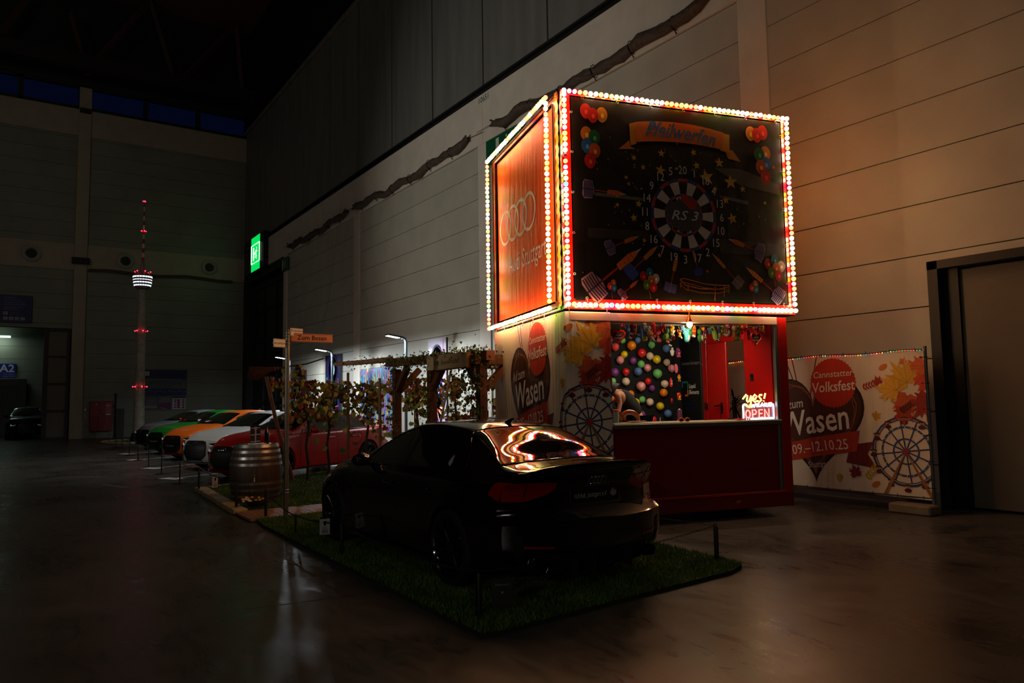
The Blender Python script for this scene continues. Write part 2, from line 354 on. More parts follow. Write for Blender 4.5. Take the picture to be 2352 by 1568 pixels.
# round air nozzles on the end beam
for i, (x, z) in enumerate(((.46, 9.34), (4.67, 9.34), (8.89, 9.37))):
    t = thing('air_nozzle', 'round white air nozzle on the end wall beam, '+('nearest the left edge', 'beside the model tower mast', 'nearest the far corner gate')[i], 'air vent', (x, EY-.05, z), 0, 'air nozzles on the end wall beam')
    g = MB(); g.lathe([(.40, 0), (.42, -.06), (.36, -.14), (.30, -.16), (.24, -.1), (.22, -.02)], 28, ax='y', cap=False); g.build('nozzle_ring', M('nozzle', (150, 148, 140), .5), t, smooth=True)
    g = MB(); g.lathe([(.21, -.02), (.20, -.11), (.05, -.13), (.001, -.13)], 24, ax='y'); g.build('nozzle_core', m_black, t, smooth=True)
# ---------------------------------------------------------------- cars
LC = 4.48
def tab(*kv):
    X = np.array([k for k, _ in kv], float); Y = np.array([v for _, v in kv], float)
    d = np.diff(Y)/np.diff(X); mm = np.zeros(len(X)); mm[0] = d[0]; mm[-1] = d[-1]
    for i in range(1, len(X)-1): mm[i] = 0 if d[i-1]*d[i] <= 0 else 2*d[i-1]*d[i]/(d[i-1]+d[i])
    def f(x):
        x = min(max(x, X[0]), X[-1]); i = min(max(int(np.searchsorted(X, x))-1, 0), len(X)-2); h = X[i+1]-X[i]; t = (x-X[i])/h
        return Y[i]*(1+2*t)*(1-t)**2+h*mm[i]*t*(1-t)**2+Y[i+1]*t*t*(3-2*t)+h*mm[i+1]*t*t*(t-1)
    return f
T_zt = tab((0, .73), (.12, .80), (.4, .885), (.8, .95), (1.15, .99), (1.28, 1.01), (1.5, 1.10), (1.8, 1.23), (2.08, 1.335), (2.4, 1.385), (2.7, 1.395), (3.05, 1.375), (3.3, 1.335), (3.6, 1.22), (3.86, 1.10), (4.0, 1.055), (4.2, 1.045), (4.4, 1.05), (4.48, 1.04))
T_wr = tab((0, .60), (.4, .70), (1.1, .745), (1.28, .74), (1.5, .695), (2.08, .575), (2.5, .57), (3.1, .56), (3.35, .555), (3.7, .60), (3.95, .665), (4.2, .69), (4.48, .68))
T_zr = tab((0, .69), (.12, .755), (.4, .84), (.8, .905), (1.15, .945), (1.28, .965), (1.5, 1.05), (1.8, 1.175), (2.08, 1.28), (2.4, 1.335), (2.7, 1.345), (3.05, 1.325), (3.3, 1.28), (3.6, 1.175), (3.86, 1.065), (4.0, 1.02), (4.2, 1.005), (4.4, 1.005), (4.48, 1.0))
T_wg = tab((0, .66), (.4, .765), (1.2, .80), (1.4, .80), (2.2, .795), (3.1, .785), (3.6, .775), (3.95, .755), (4.2, .735), (4.48, .705))
T_zg = tab((0, .655), (.12, .71), (.4, .79), (.8, .86), (1.2, .905), (1.5, .925), (2.2, .945), (3, .965), (3.6, .975), (4, .975), (4.48, .965))
T_ws = tab((0, .74), (.3, .83), (.87, .875), (1.3, .855), (2.2, .86), (3, .87), (3.5, .88), (4, .86), (4.48, .80))
T_zs = tab((0, .60), (.3, .70), (.87, .80), (1.3, .83), (2.2, .86), (3, .875), (3.5, .885), (4.48, .875))
T_wm = tab((0, .80), (.3, .88), (.87, .925), (1.25, .895), (2.2, .888), (3.1, .90), (3.5, .935), (4, .915), (4.48, .87))
T_wb = tab((0, .78), (.3, .85), (.87, .885), (2.2, .865), (3.5, .895), (4.48, .85))
T_zb = tab((0, .20), (.4, .18), (1.3, .155), (3, .16), (3.9, .19), (4.48, .27))
def sect(s):
    zt, wr, zr, wg, zg, ws, zs, wm, wb, zb = [f(s) for f in (T_zt, T_wr, T_zr, T_wg, T_zg, T_ws, T_zs, T_wm, T_wb, T_zb)]
    a = (wg-wr)
    return [(0, zb), (wb*.6, zb), (wb-.02, zb), (wb, zb+.03), (wb, zb+.10), (wm, .42), (wm, .60), ((wm+ws)/2+.012, (zs+.60)/2+.03), (ws, zs), (ws-.012, zs+.03), (wg, zg-.012), (wg-.006, zg+.012),
            (wr+a*.62, zg+(zr-zg)*.38), (wr+a*.22, zg+(zr-zg)*.78), (wr, zr), (wr*.93, zr+(zt-zr)*.38), (wr*.7, zr+(zt-zr)*.76), (wr*.35, zt-(zt-zr)*.05), (0, zt)]
NSEG = 16
def bsp(cp, t):                                              # clamped uniform cubic B-spline
    n = len(cp); P = [cp[0], cp[0]]+list(cp)+[cp[-1], cp[-1]]
    m = len(P)-3; q = min(max(t, 0), .999999)*m; i = int(q); f = q-i
    b = ((1-f)**3/6, (3*f**3-6*f*f+4)/6, (-3*f**3+3*f*f+3*f+1)/6, f**3/6)
    return (sum(b[k]*P[i+k][0] for k in range(4)), sum(b[k]*P[i+k][1] for k in range(4)))
RZ = tab((.15, .16), (.24, .09), (.34, .03), (.44, .0), (.605, .0), (.628, .012), (.640, .08), (.70, .10), (.84, .105), (.93, .06), (.985, .015), (1.03, -.01), (1.3, .0))
FZ = tab((.15, .10), (.22, .02), (.30, .0), (.5, .0), (.62, .025), (.70, .075), (.78, .12), (1.2, .15))
def xm(s, y, z):
    wr_ = max(0, 1-(LC-s)/.85)**2; wf = max(0, 1-s/1.0)**2; a = abs(y)/.9
    return s-wr_*(.235*a**2.6+RZ(z))+wf*(.36*a**2.3+FZ(z))
def surf(s, t, sg=1):
    y, z = bsp(sect(s), t); return Vector((xm(s, y, z), y*sg, z))
def tz(s, z, lo=.25, hi=.80):                                # section parameter at a height
    cp = sect(s)
    for _ in range(26):
        m = (lo+hi)/2
        if bsp(cp, m)[1] < z: lo = m
        else: hi = m
    return (lo+hi)/2
def ty(s, y, lo=.62, hi=1):
    cp = sect(s)
    for _ in range(26):
        m = (lo+hi)/2
        if bsp(cp, m)[0] > y: lo = m
        else: hi = m
    return (lo+hi)/2
def nrm(fn, a, b, e=.004):
    p = fn(a, b); n = (fn(a+e, b)-p).cross(fn(a, b+e)-p)
    return n.normalized() if n.length > 1e-12 else Vector((0, 0, 1))
def rear(y, z, off=0): return Vector((xm(LC, y, z)+off, y, z))
def front(y, z, off=0): return Vector((xm(0, y, z)-off, y, z))
AX = (.87, 3.50); AR = .365; AZ = .338
def body_mesh():
    st = sorted(set([round(x, 4) for x in list(np.linspace(0, .5, 14))+list(np.linspace(.5, 3.9, 80))+list(np.linspace(3.9, LC, 18))]))
    ts = list(np.linspace(0, 1, 52)); V = []; F = []
    nS, nT = len(st), len(ts)
    for sg in (1, -1):
        base = len(V)
        for s in st:
            cp = sect(s)
            for t in ts: y, z = bsp(cp, t); V.append([xm(s, y, z), y*sg, z])
        keep = []
        for i in range(nS-1):
            for j in range(nT-1):
                q = [base+i*nT+j, base+(i+1)*nT+j, base+(i+1)*nT+j+1, base+i*nT+j+1]
                c = np.mean([V[k] for k in q], axis=0)
                hole = any(math.hypot(c[0]-ax, c[2]-AZ) < AR for ax in AX) and abs(c[1]) > .62 and ts[j] > .1
                if not hole: keep.append((q if sg < 0 else q[::-1], c))
        used = {}
        for q, c in keep:
            for k in q: used[k] = used.get(k, 0)+1
        for q, c in keep:
            for k in q:
                v = V[k]
                for ax in AX:
                    r = math.hypot(v[0]-ax, v[2]-AZ)
                    if used[k] < 4 and abs(r-AR) < .05 and abs(v[1]) > .6 and v[2] > .17 and r > 1e-6:
                        v[0] = ax+(v[0]-ax)*AR/r; v[2] = AZ+(v[2]-AZ)*AR/r
        F += [q for q, c in keep]
    g = MB(); g.add(V, F)
    for (s, fl) in ((0, False), (LC, True)):                   # end caps
        cp = sect(s); P = []
        for t in ts: y, z = bsp(cp, t); P.append([Vector((xm(s, y*u, z), y*u, z)) for u in np.linspace(-1, 1, 33)])
        g.grid(P, flip=not fl)
    # wheel arch lips
    for ax in AX:
        for sg in (1, -1):
            P = []
            for a in np.linspace(-.42, PI+.42, 30):
                x = ax+AR*math.cos(a); z = AZ+AR*math.sin(a); z = max(z, .17); y = surf(x, tz(x, z, .12, .6)).y
                P.append([Vector((x, y*sg, z)), Vector((ax+(AR-.012)*math.cos(a), (y-.004)*sg, max(AZ+(AR-.012)*math.sin(a), .165))), Vector((ax+(AR-.014)*math.cos(a), (y-.05)*sg, max(AZ+(AR-.014)*math.sin(a), .165)))])
            g.grid(P, flip=sg > 0)
    return g
def patch(fn, A, B, nu, nv, off=.003, flip=False):           # A[i], B[i]: two edge curves, bridged; fn(a, b) -> surface point; pushed out by off
    P = []
    for k in range(nu+1):
        f = k/nu*(len(A)-1); i = min(int(f), len(A)-2); f -= i
        a = [A[i][q]*(1-f)+A[i+1][q]*f for q in (0, 1)]; b = [B[i][q]*(1-f)+B[i+1][q]*f for q in (0, 1)]
        P.append([fn(a[0]*(1-h)+b[0]*h, a[1]*(1-h)+b[1]*h) for h in (q/nv for q in range(nv+1))])
    N = []
    for i in range(nu+1):
        r = []
        for j in range(nv+1):
            d1 = P[min(i+1, nu)][j]-P[max(i-1, 0)][j]; d2 = P[i][min(j+1, nv)]-P[i][max(j-1, 0)]
            n = d1.cross(d2); r.append(n.normalized() if n.length > 1e-12 else Vector((0, 0, 0)))
        N.append(r)
    c = Vector((LC/2, 0, .55)); s_ = 1 if sum((P[i][j]-c).dot(N[i][j]) for i in range(nu+1) for j in range(nv+1)) > 0 else -1
    return [[P[i][j]+N[i][j]*off*s_ for j in range(nv+1)] for i in range(nu+1)]
def side_fn(sg):
    def f(x, z): return surf(x, tz(x, z, .2, .82), sg)
    return f
def top_fn(s, y): return surf(s, ty(s, abs(y)), 1 if y >= 0 else -1)
def rear_fn(y, z): return rear(y, z)
def front_fn(y, z): return front(y, z)
m_glass = M('car_glass', (9, 11, 12), .03, coat=1, ior=1.6)
m_trim = M('car_black_trim', (10, 10, 10), .25, coat=.5)
m_dull = M('car_dull_black', (7, 7, 7), .8)
m_tyre = M('tyre', (16, 16, 16), .75)
m_rim = M('gloss_rim', (14, 14, 15), .18, coat=1)
m_tail = M('tail_lens', (150, 4, 6), .08, coat=1)
m_chrome = M('chrome', (200, 200, 205), .12, 1)
m_head = M('headlamp', (60, 64, 70), .05, coat=1, metal=.6)
m_lens = M('headlamp_led', (240, 245, 255), .1, emit=.12)
def rings(g, fn, u0, v0, r, tube=.0035, m=None):
    for k in range(4): g.tube([fn(u0+(k-1.5)*r*1.4+r*math.cos(a), v0+r*math.sin(a)) for a in np.linspace(0, 2*PI, 21)[:-1]], tube, 5, m, closed=True)
def make_wheel(parent, ax, sg, spokes=10):
    w_ = thing('wheel', None, None); w_.parent = parent; w_.location = (ax, sg*.80, .335)
    if sg < 0: w_.rotation_euler = (0, 0, PI)
    g = MB(); g.lathe([(.245, -.11), (.30, -.115), (.325, -.09), (.334, -.05), (.335, .03), (.330, .075), (.318, .10), (.30, .112), (.262, .116), (.245, .108)], 44, ax='y', cap=False); g.build('tyre', m_tyre, w_, smooth=True)
    g = MB(); g.lathe([(.246, -.10), (.235, -.09), (.225, .0), (.236, .085), (.248, .103), (.252, .112), (.246, .116), (.238, .106)], 44, ax='y', cap=False)
    for k in range(spokes):
        a0 = 2*PI*k/spokes
        for da in (-.075, .075):
            pts = []
            for r_, y_ in ((.05, .075), (.12, .082), (.19, .094), (.24, .104)):
                a = a0+da*(r_-.03)/.2*1.35; pts.append((r_*math.sin(a), y_, r_*math.cos(a)))
            g.tube(pts, [.014, .010, .009, .011], 5)
    g.lathe([(.062, .06), (.062, .085), (.045, .098), (.03, .094), (.001, .094)], 20, ax='y'); g.build('rim', m_rim, w_, smooth=True)
    g = MB(); g.lathe([(.172, -.01), (.172, .015), (.06, .015), (.06, .05), (.001, .05)], 30, ax='y'); g.box(-.18, -.08, -.03, .05, -.07, .09); g.build('brake_disc', M('brake_steel', (70, 68, 66), .4, 1), w_, smooth=30)
    return w_
def make_car(name, label, paint, black=False, group=None, plate=None, accent=None):
    t = thing(name, label, 'car', group=group)
    body_mesh().build('body', paint, t, smooth=50)
    for sg in (1, -1):
        f = side_fn(sg); nm = 'side_window'
        up = lambda x, d=.022: T_zr(x)-d
        lo = lambda x, d=.016: T_zg(x)+d
        for xs in (((1.60, 1.60), (1.86, 1.74), (2.3, 2.3), (2.46, 2.44)), ((2.53, 2.51), (2.9, 2.9), (3.16, 3.13))):
            A = [(a, up(a) if b != 1.60 else lo(a)+.05) for a, b in xs]; B = [(b, lo(b)) for a, b in xs]
            g = MB(); g.grid(patch(f, A, B, 18, 8)); g.build(nm, m_glass, t, smooth='all')
        A = [(3.19, up(3.19, .03)), (3.28, up(3.28, .04)), (3.38, up(3.38, .07)), (3.52, lo(3.52)+.004)]; B = [(3.17, lo(3.17)), (3.27, lo(3.27)), (3.38, lo(3.38)), (3.52, lo(3.52))]
        g = MB(); g.grid(patch(f, A, B, 10, 6)); g.build('quarter_window', m_glass, t, smooth='all')
        # window surround and pillar trims
        g = MB(); ring = [f(x, up(x)+.008)+Vector((0, sg*.004, 0)) for x in np.linspace(1.72, 3.36, 24)]+[f(x, z)+Vector((0, sg*.004, 0)) for x, z in ((3.46, up(3.46, .09)), (3.56, lo(3.56)+.02), (3.57, lo(3.57)-.01))]
        ring += [f(x, lo(x)-.012)+Vector((0, sg*.005, 0)) for x in np.linspace(3.5, 1.5, 24)]+[f(1.5, lo(1.5)+.0)]
        g.tube(ring, .006, 5, closed=True); g.build('window_trim', m_trim, t, smooth=True)
        for (x0, x1) in ((2.46, 2.52), (3.165, 3.185)):
            g = MB(); g.grid(patch(f, [(x0, up(x0)), (x1, up(x1))], [(x0-.02, lo(x0)), (x1-.01, lo(x1))], 2, 8, .0045)); g.build('pillar_trim', m_trim, t, smooth='all')
        # door seams
        g = MB()
        for pts in ([(1.42, .86), (1.36, .6), (1.36, .3), (1.42, .22)], [(2.49, .93), (2.50, .6), (2.50, .22)], [(3.22, .93), (3.30, .75), (3.16, .62), (3.02, .4), (2.98, .24)], [(1.42, .22), (2.98, .24)]):
            P = []
            for (x0, z0), (x1, z1) in zip(pts, pts[1:]): P += [f(x0+(x1-x0)*q, z0+(z1-z0)*q) for q in np.linspace(0, 1, 10)]
            g.tube(P, .0035, 4)
        g.build('door_seam', m_dull, t)
        for x in (2.30, 3.05):
            g = MB(); p = f(x, .80); g.rbox(x-.10, x+.10, p.y-.005 if sg > 0 else p.y-.03, p.y+.03 if sg > 0 else p.y+.005, .785, .812, .008); g.build('door_handle', paint, t, smooth=30)
        g = MB(); p = f(1.78, .93); q = Matrix.Rotation(-.12*sg, 3, 'Z'); g.ball((1.74, p.y+.13*sg, .985), (.075, .115, .07), 14, q=q); g.tube([(1.72, p.y-.03*sg, .925), (1.73, p.y+.09*sg, .955)], .022, 8); g.build('door_mirror', m_trim if black else paint, t, smooth=True)
        g = MB(); g.ball((1.775, p.y+.135*sg, .985), (.055, .098, .055), 14); g.build('mirror_glass', m_glass, t, smooth=True)
        g = MB(); g.grid(patch(f, [(x, .215) for x in np.linspace(1.26, 3.1, 9)], [(x, .165) for x in np.linspace(1.26, 3.1, 9)], 16, 2, .03)); g.grid([[f(x, .20)+Vector((0, sg*.005, 0)), f(x, .20)+Vector((0, sg*.045, -.01)), f(x, .17)+Vector((0, sg*.05, -.01)), f(x, .16)+Vector((0, sg*.0, -.01))] for x in np.linspace(1.24, 3.12, 12)]); g.build('side_skirt', m_trim, t, smooth=30)
        # wheels, liners
        for ax in AX:
            g = MB(); g.grid([[Vector((ax+(AR+.012)*math.cos(a), sg*y, max(AZ+(AR+.012)*math.sin(a), .17))) for y in (.60, .70, .80, .86)] for a in np.linspace(-.5, PI+.5, 22)]); g.add([(ax+(AR+.01)*math.cos(a), sg*.60, max(AZ+(AR+.01)*math.sin(a), .17)) for a in np.linspace(-.5, PI+.5, 22)], [tuple(range(22))]); g.build('arch_liner', m_dull, t)
            make_wheel(t, ax, sg)
        # lamps
        g = MB(); g.grid(patch(lambda a, b: surf(a, b, sg), [(4.22, tz(4.22, .925)), (LC, tz(LC, .925))], [(4.20, tz(4.20, .83)), (LC, tz(LC, .78))], 8, 6, .004))
        yo = bsp(sect(LC), tz(LC, .85))[0]
        g.grid(patch(rear_fn, [(sg*(yo-.01), .925), (sg*.66, .93), (sg*.44, .925), (sg*.40, .92)], [(sg*(yo+.012), .785), (sg*.66, .775), (sg*.46, .83), (sg*.40, .87)], 14, 6, .004)); g.build('taillight', m_tail, t, smooth='all')
        g = MB(); g.grid(patch(lambda a, b: surf(a, b, sg), [(0, tz(0, .66)), (.18, tz(.18, .715)), (.36, tz(.36, .765))], [(0, tz(0, .565)), (.18, tz(.18, .655)), (.36, tz(.36, .735))], 8, 5, .004))
        yo = bsp(sect(0), tz(0, .62))[0]
        g.grid(patch(front_fn, [(sg*(yo-.0), .66), (sg*.62, .655), (sg*.47, .64)], [(sg*(yo+.01), .565), (sg*.62, .56), (sg*.47, .60)], 8, 5, .004)); g.build('headlight', m_head, t, smooth='all')
        g = MB()
        g.tube([front(sg*y, z, .008) for y, z in ((.48, .612), (.58, .585), (.70, .585))], .008, 6); g.ball(front(sg*.66, .615, .008), (.02, .03, .022), 10); g.build('headlight_led', m_lens, t, smooth=True)
        g = MB(); g.grid(patch(front_fn, [(sg*.46, .46), (sg*.60, .47), (sg*.74, .50)], [(sg*.50, .24), (sg*.60, .24), (sg*.74, .28)], 8, 6, .003))
        for z in (.30, .36, .42): g.tube([front(sg*y, z, .006) for y in np.linspace(.49, .73, 6)], .006, 5)
        g.build('side_intake', m_trim, t, smooth='all')
        # exhaust
        g = MB()
        c = rear(sg*.60, .27); el = lambda a, r, dx: Vector((c.x+dx, sg*.60+.085*r*math.cos(a), .265+.052*r*math.sin(a)))
        A = np.linspace(0, 2*PI, 29)[:-1]
        g.grid([[el(a, r, dx) for a in A] for r, dx in ((1.0, -.08), (1.02, .05), (1.0, .062), (.93, .058), (.9, -.04))], closed=True); g.build('exhaust_pipe', m_chrome if not black else M('smoked_chrome', (110, 110, 112), .2, 1), t, smooth=True)
        g = MB(); g.add([el(a, .9, .0) for a in A], [tuple(range(28))]); g.build('exhaust_bore', m_dull, t)
        g = MB(); g.grid(patch(rear_fn, [(sg*.48, .43), (sg*.72, .45)], [(sg*.48, .415), (sg*.72, .43)], 8, 2, .004)); g.build('reflector', m_tail, t, smooth='all')
        # mirrors in rear bumper: vertical side vent
        g = MB(); g.grid(patch(rear_fn, [(sg*.73, .53), (sg*.80, .55)], [(sg*.71, .32), (sg*.78, .34)], 3, 6, .004)); g.build('bumper_vent', m_dull, t, smooth='all')
    # screens
    W = lambda s, k: [(s, k*y) for y in (0,)]
    g = MB()
    def hw(s, d): return T_wr(s)-d
    S = np.linspace(1.30, 2.03, 10)
    g.grid(patch(top_fn, [(s, -hw(s, .045)) for s in S], [(s, hw(s, .045)) for s in S], 18, 24, .003)); g.build('windscreen', m_glass, t, smooth='all')
    S = np.linspace(3.33, 3.93, 10)
    g = MB(); g.grid(patch(top_fn, [(s, -hw(s, .035)) for s in S], [(s, hw(s, .035)) for s in S], 20, 28, .003)); g.build('rear_window', m_glass, t, smooth='all')
    g = MB(); g.tube([top_fn(s, hw(s, .02))+Vector((0, 0, .002)) for s in S]+[top_fn(3.955, y)+Vector((0, 0, .002)) for y in np.linspace(.60, -.60, 14)]+[top_fn(s, -hw(s, .02))+Vector((0, 0, .002)) for s in S[::-1]]+[top_fn(3.30, y)+Vector((0, 0, .002)) for y in np.linspace(-.50, .50, 12)], .006, 5, closed=True); g.build('window_trim', m_trim, t, smooth=True)
    g = MB(); g.tube([Vector((1.27, y, T_zt(1.27)+.005-.09*(y/.7)**2)) for y in np.linspace(-.66, .66, 12)], .012, 6)
    for y0, y1 in ((.1, .62), (-.35, .2)): g.tube([top_fn(1.33, y1)+Vector((0, 0, .02)), top_fn(1.40, y0)+Vector((0, 0, .015))], .008, 5)
    g.build('wiper', m_dull, t)
    g = MB(); g.tube([(3.12, 0, T_zt(3.12)-.01), (3.20, 0, T_zt(3.12)+.035), (3.235, 0, T_zt(3.12)+.04)], [.035, .012, .004], 8); g.build('roof_antenna', m_trim, t, smooth=True)
    # trunk lip spoiler
    g = MB(); P = []
    for y in np.linspace(-.70, .70, 30):
        a = abs(y)/.70; z = T_zt(4.40)-(T_zt(4.4)-T_zr(4.4)+.01)*a**4; x = xm(4.40, y, z)
        P.append([Vector((x-.11, y, z-.004)), Vector((x-.04, y, z+.004)), Vector((x+.04, y, z+.016-.008*a**3)), Vector((x+.052, y, z+.014-.008*a**3)), Vector((x+.048, y, z+.002)), Vector((x+.01, y, z-.03))])
    g.grid(P); g.build('lip_spoiler', paint if black else m_trim, t, smooth=30)
    # bumper and boot details
    g = MB()
    for pts in ([(y, .705) for y in np.linspace(-.62, .62, 16)], [(.64, .71), (.66, .80), (.655, .93), (.66, .99)], [(-.64, .71), (-.66, .80), (-.655, .93), (-.66, .99)]): g.tube([rear(y, z, .001) for y, z in pts], .0035, 4)
    g.build('boot_seam', m_dull, t)
    g = MB(); g.grid(patch(rear_fn, [(-.56, .36), (.56, .36)], [(-.60, .20), (.60, .20)], 16, 4, .004))
    for y in (-.3, -.1, .1, .3): g.box(LC-.10, LC-.0, y-.006, y+.006, .19, .33)
    g.build('diffuser', m_dull, t, smooth=30)
    g = MB(); g.rbox(xm(LC, 0, .8)-.01, xm(LC, 0, .8)+.006, -.27, .27, .735, .86, .004); pl = g.build('licence_plate', M('black_plate', (16, 17, 17), .35), t)
    px = xm(LC, 0, .8)+.0065
    a = Art(lambda u, v, h: (px+h, u, .797+v)) 
    a.text('rs3club_stuttgart e.V.', -.045, -.003, .058, 'b8bcb8', 1, sx=.72); a.poly([(.19, -.03), (.165, -.012), (.175, .012), (.19, .035), (.215, .03), (.24, .012), (.235, -.015), (.215, -.032)], '8a8c8c', 1); a.poly([(.195, .02), (.205, .042), (.232, .018), (.222, .010)], 'b01812', 2)
    pt = a.build('plate_print', ARTG, t); pt.parent = pl
    g = MB(); rings(g, lambda u, v: rear(u, v, .004), 0, .915, .030, .004); g.build('ring_badge', m_chrome, t, smooth=True)
    # front: grille, badge, splitter
    hexa = [(-.40, .60), (-.33, .685), (.33, .685), (.40, .60), (.42, .40), (.27, .20), (-.27, .20), (-.42, .40)]
    g = MB()
    A = [(-.40, .60), (-.36, .66), (-.33, .685), (0, .695), (.33, .685), (.36, .66), (.40, .60)]; B = [(-.405, .52), (-.40, .36), (-.27, .20), (0, .195), (.27, .20), (.40, .36), (.405, .52)]
    g.grid(patch(front_fn, A, B, 18, 8, .004)); g.build('grille', M('grille_black', (5, 5, 5), .5), t, smooth='all')
    g = MB(); g.tube([front(u, v, .012) for u, v in [(-.405, .56), (-.37, .66), (-.33, .69)]+[(q, .70) for q in np.linspace(-.25, .25, 6)]+[(.33, .69), (.37, .66), (.405, .56), (.41, .38), (.28, .195)]+[(q, .19) for q in np.linspace(.2, -.2, 5)]+[(-.28, .195), (-.41, .38)]], .010, 6, closed=True); g.build('grille_frame', m_trim, t, smooth=True)
    g = MB()
    for z in np.arange(.23, .68, .035):
        h_ = .39 if z > .38 else .39-(.38-z)*.7
        if z > .62: h_ = .34
        g.tube([front(y, z, .006) for y in np.linspace(-h_, h_, 9)], .004, 4)
    g.build('grille_mesh', m_dull, t)
    g = MB(); rings(g, lambda u, v: front(u, v, .018), 0, .635, .036, .0045); g.build('ring_badge', m_chrome if not black else m_trim, t, smooth=True)
    g = MB(); P = [[front(y, .205, .0), front(y, .20, .05), front(y, .185, .055), front(y, .17, .0)] for y in np.linspace(-.82, .82, 24)]; g.grid(P); g.build('splitter', m_trim, t, smooth=30)
    g = MB(); P = [[front(y, .178, .045), front(y, .175, .075), front(y, .165, .076), front(y, .16, .04)] for y in np.linspace(-.80, .80, 24)]; g.grid(P); g.build('splitter_lip', accent or m_trim, t, smooth=30)
    if plate:
        a = Art(lambda u, v, h: tuple(front(u, .43+v, .016+h))); a.poly([(-.26, -.055), (.26, -.055), (.26, .055), (-.26, .055)], '121413', 0); a.text('rs3club_stuttgart e.V.', .045, 0, .058, 'b8bcb8', 2, sx=-.72); a.ell(-.2, 0, .03, col='9a3028', L=2); a.build('front_plate', ARTG, t)
    return t
def paintm(n, c, r=.22, metal=0): return M(n, c, r, metal, coat=1)
car = make_car('car', 'glossy black saloon car parked on the near lawn before the lit stall', paintm('black_paint', (5, 5, 5), .12), True)
TH = .0186
car.rotation_euler = (0, 0, TH-PI/2)
d_ = Vector((math.sin(TH), -math.cos(TH), 0))                # local +x (towards the tail) in the world
car.location = Vector((4.03, 4.64, .02))-d_*LC
# club badge stickers on the left quarter window
a = Art(lambda u, v, h: tuple(side_fn(-1)(3.275-u, 1.06+v)+Vector((0, -.0045-h, 0)))); a.poly([(-.028, -.055), (-.035, -.02), (-.02, .0), (-.01, .035), (.015, .03), (.03, .0), (.028, -.03), (.0, -.05)][::-1], 'a8aaa8', 0); a.poly([(.0, .03), (.01, .045), (.03, .03), (.02, .012)], 'c01818', 1)
a.build('window_sticker', ARTG, car)
cars = [('red', (205, 8, 2), (3.64, 16.32), 'near the wine barrel'), ('white', (205, 208, 208), (3.70, 19.6), 'between the red and orange cars'), ('orange', (235, 110, 14), (3.80, 23.5), 'between the white and green cars'), ('green', (20, 120, 36), (3.86, 27.0), 'between the orange and grey cars'), ('grey', (120, 124, 128), (3.95, 30.6), 'beside the model tower')]
proto = None
for nm, c, yc, wh in cars:
    pm = M(nm+'_paint', c, .42, coat=.45, spec=.3)
    lab = '%s show car parked nose out, %s' % (nm, wh)
    if proto is None:
        o = proto = make_car('car', lab, pm, False, 'coloured show cars parked in a row', accent=pm)
        o.location = (*yc, 0); o.rotation_euler = (0, 0, .424); o.scale = (1, 1, 1.03); first = pm
    else:
        o = dup(proto); o['label'] = lab; o.location = (*yc, 0)
        def repaint(p):
            for ch in p.children:
                if ch.type == 'MESH' and any(m == first for m in ch.data.materials):
                    for sl in ch.material_slots:
                        if sl.material == first: sl.link = 'OBJECT'; sl.material = pm
                repaint(ch)
        repaint(o)
        if nm in ('green', 'orange'):
            a = Art(lambda u, v, h: tuple(front(u, .43+v, .016+h))); a.poly([(-.26, -.055), (.26, -.055), (.26, .055), (-.26, .055)], '121413', 0); a.text('rs3club_stuttgart e.V.', -.04, 0, .06, 'd0d4d0', 2, sx=-.72); a.ell(.21, 0, .03, col='9a3028', L=2); a.build('front_plate', ARTG, o)
# ---------------------------------------------------------------- the stall
SO = Vector((5.643, 7.143, 0)); STH = .2736; SW, SD = 3.48, 2.94
SE = Vector((math.cos(STH), -math.sin(STH), 0)); SN = Vector((math.sin(STH), math.cos(STH), 0))
def SP_(u, d, z): return SO+SE*u+SN*d+Vector((0, 0, z))
def s_px(x, y, d=0):                                         # point of the plane d behind the stall front seen at (x, y): (u, z)
    r = Vector(ray(x, y)); c = Vector(CAM); t = (SP_(0, d, 0)-c).dot(SN)/r.dot(SN); P = c+r*t-SO; return P.dot(SE), P.z
class SB(MB):                                                # mesh in stall coordinates (u, depth, z)
    def build(s, name, mats, parent=None, smooth=False, kind=None):
        if parent is None or not parent.get('stallframe'): s.v = [tuple(SP_(*p)) for p in s.v]
        return super().build(name, mats, parent, smooth, kind)
def sthing(name, label, cat, u, d, z, group=None, rz=0):
    t = thing(name, label, cat, SP_(u, d, z), -STH+rz, group); return t
def sb(parent_t=None): return MB()
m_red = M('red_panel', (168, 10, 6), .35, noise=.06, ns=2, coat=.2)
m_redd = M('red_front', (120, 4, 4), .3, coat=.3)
m_gold = M('gold_trim', (150, 110, 50), .35, .8, bump=.5, bs=60)
m_metal = M('grey_metal', (130, 130, 126), .4, .8)
m_bframe = M('dark_steel', (34, 30, 28), .45, .6)
ZB, ZT = 2.774, 5.555
stall = sthing('game_stall', 'red fairground dart stall with an open counter front under the lit sign box', 'stall', 0, 0, 0)
UL, UR, ZC = .06, 3.33, 1.286
def sbox(name, m, *b, r=.006, parent=stall):
    g = MB()
    for q in b: g.rbox(*q, min(r, min(q[1]-q[0], q[3]-q[2], q[5]-q[4])/3))
    return g.build(name, m, parent)
sbox('counter_front', m_redd, (UL, 3.13, .02, .06, .33, 1.255))
sbox('skirt', m_redd, (UL, UR, .0, .04, .12, .30), (UR-.04, UR, .04, 2.5, .12, .30))
sbox('skirt_rail', M('red_rail', (190, 30, 10), .25, coat=.5), (UL, 3.2, -.012, .06, .30, .335), r=.008)
sbox('right_post', m_red, (3.18, UR, .0, .14, .3, 2.69))
sbox('post_trim', m_metal, (3.12, 3.165, -.005, .05, .33, 2.68), r=.004)
sbox('left_post', m_red, (UL, UL+.12, .0, .12, .3, 2.69))
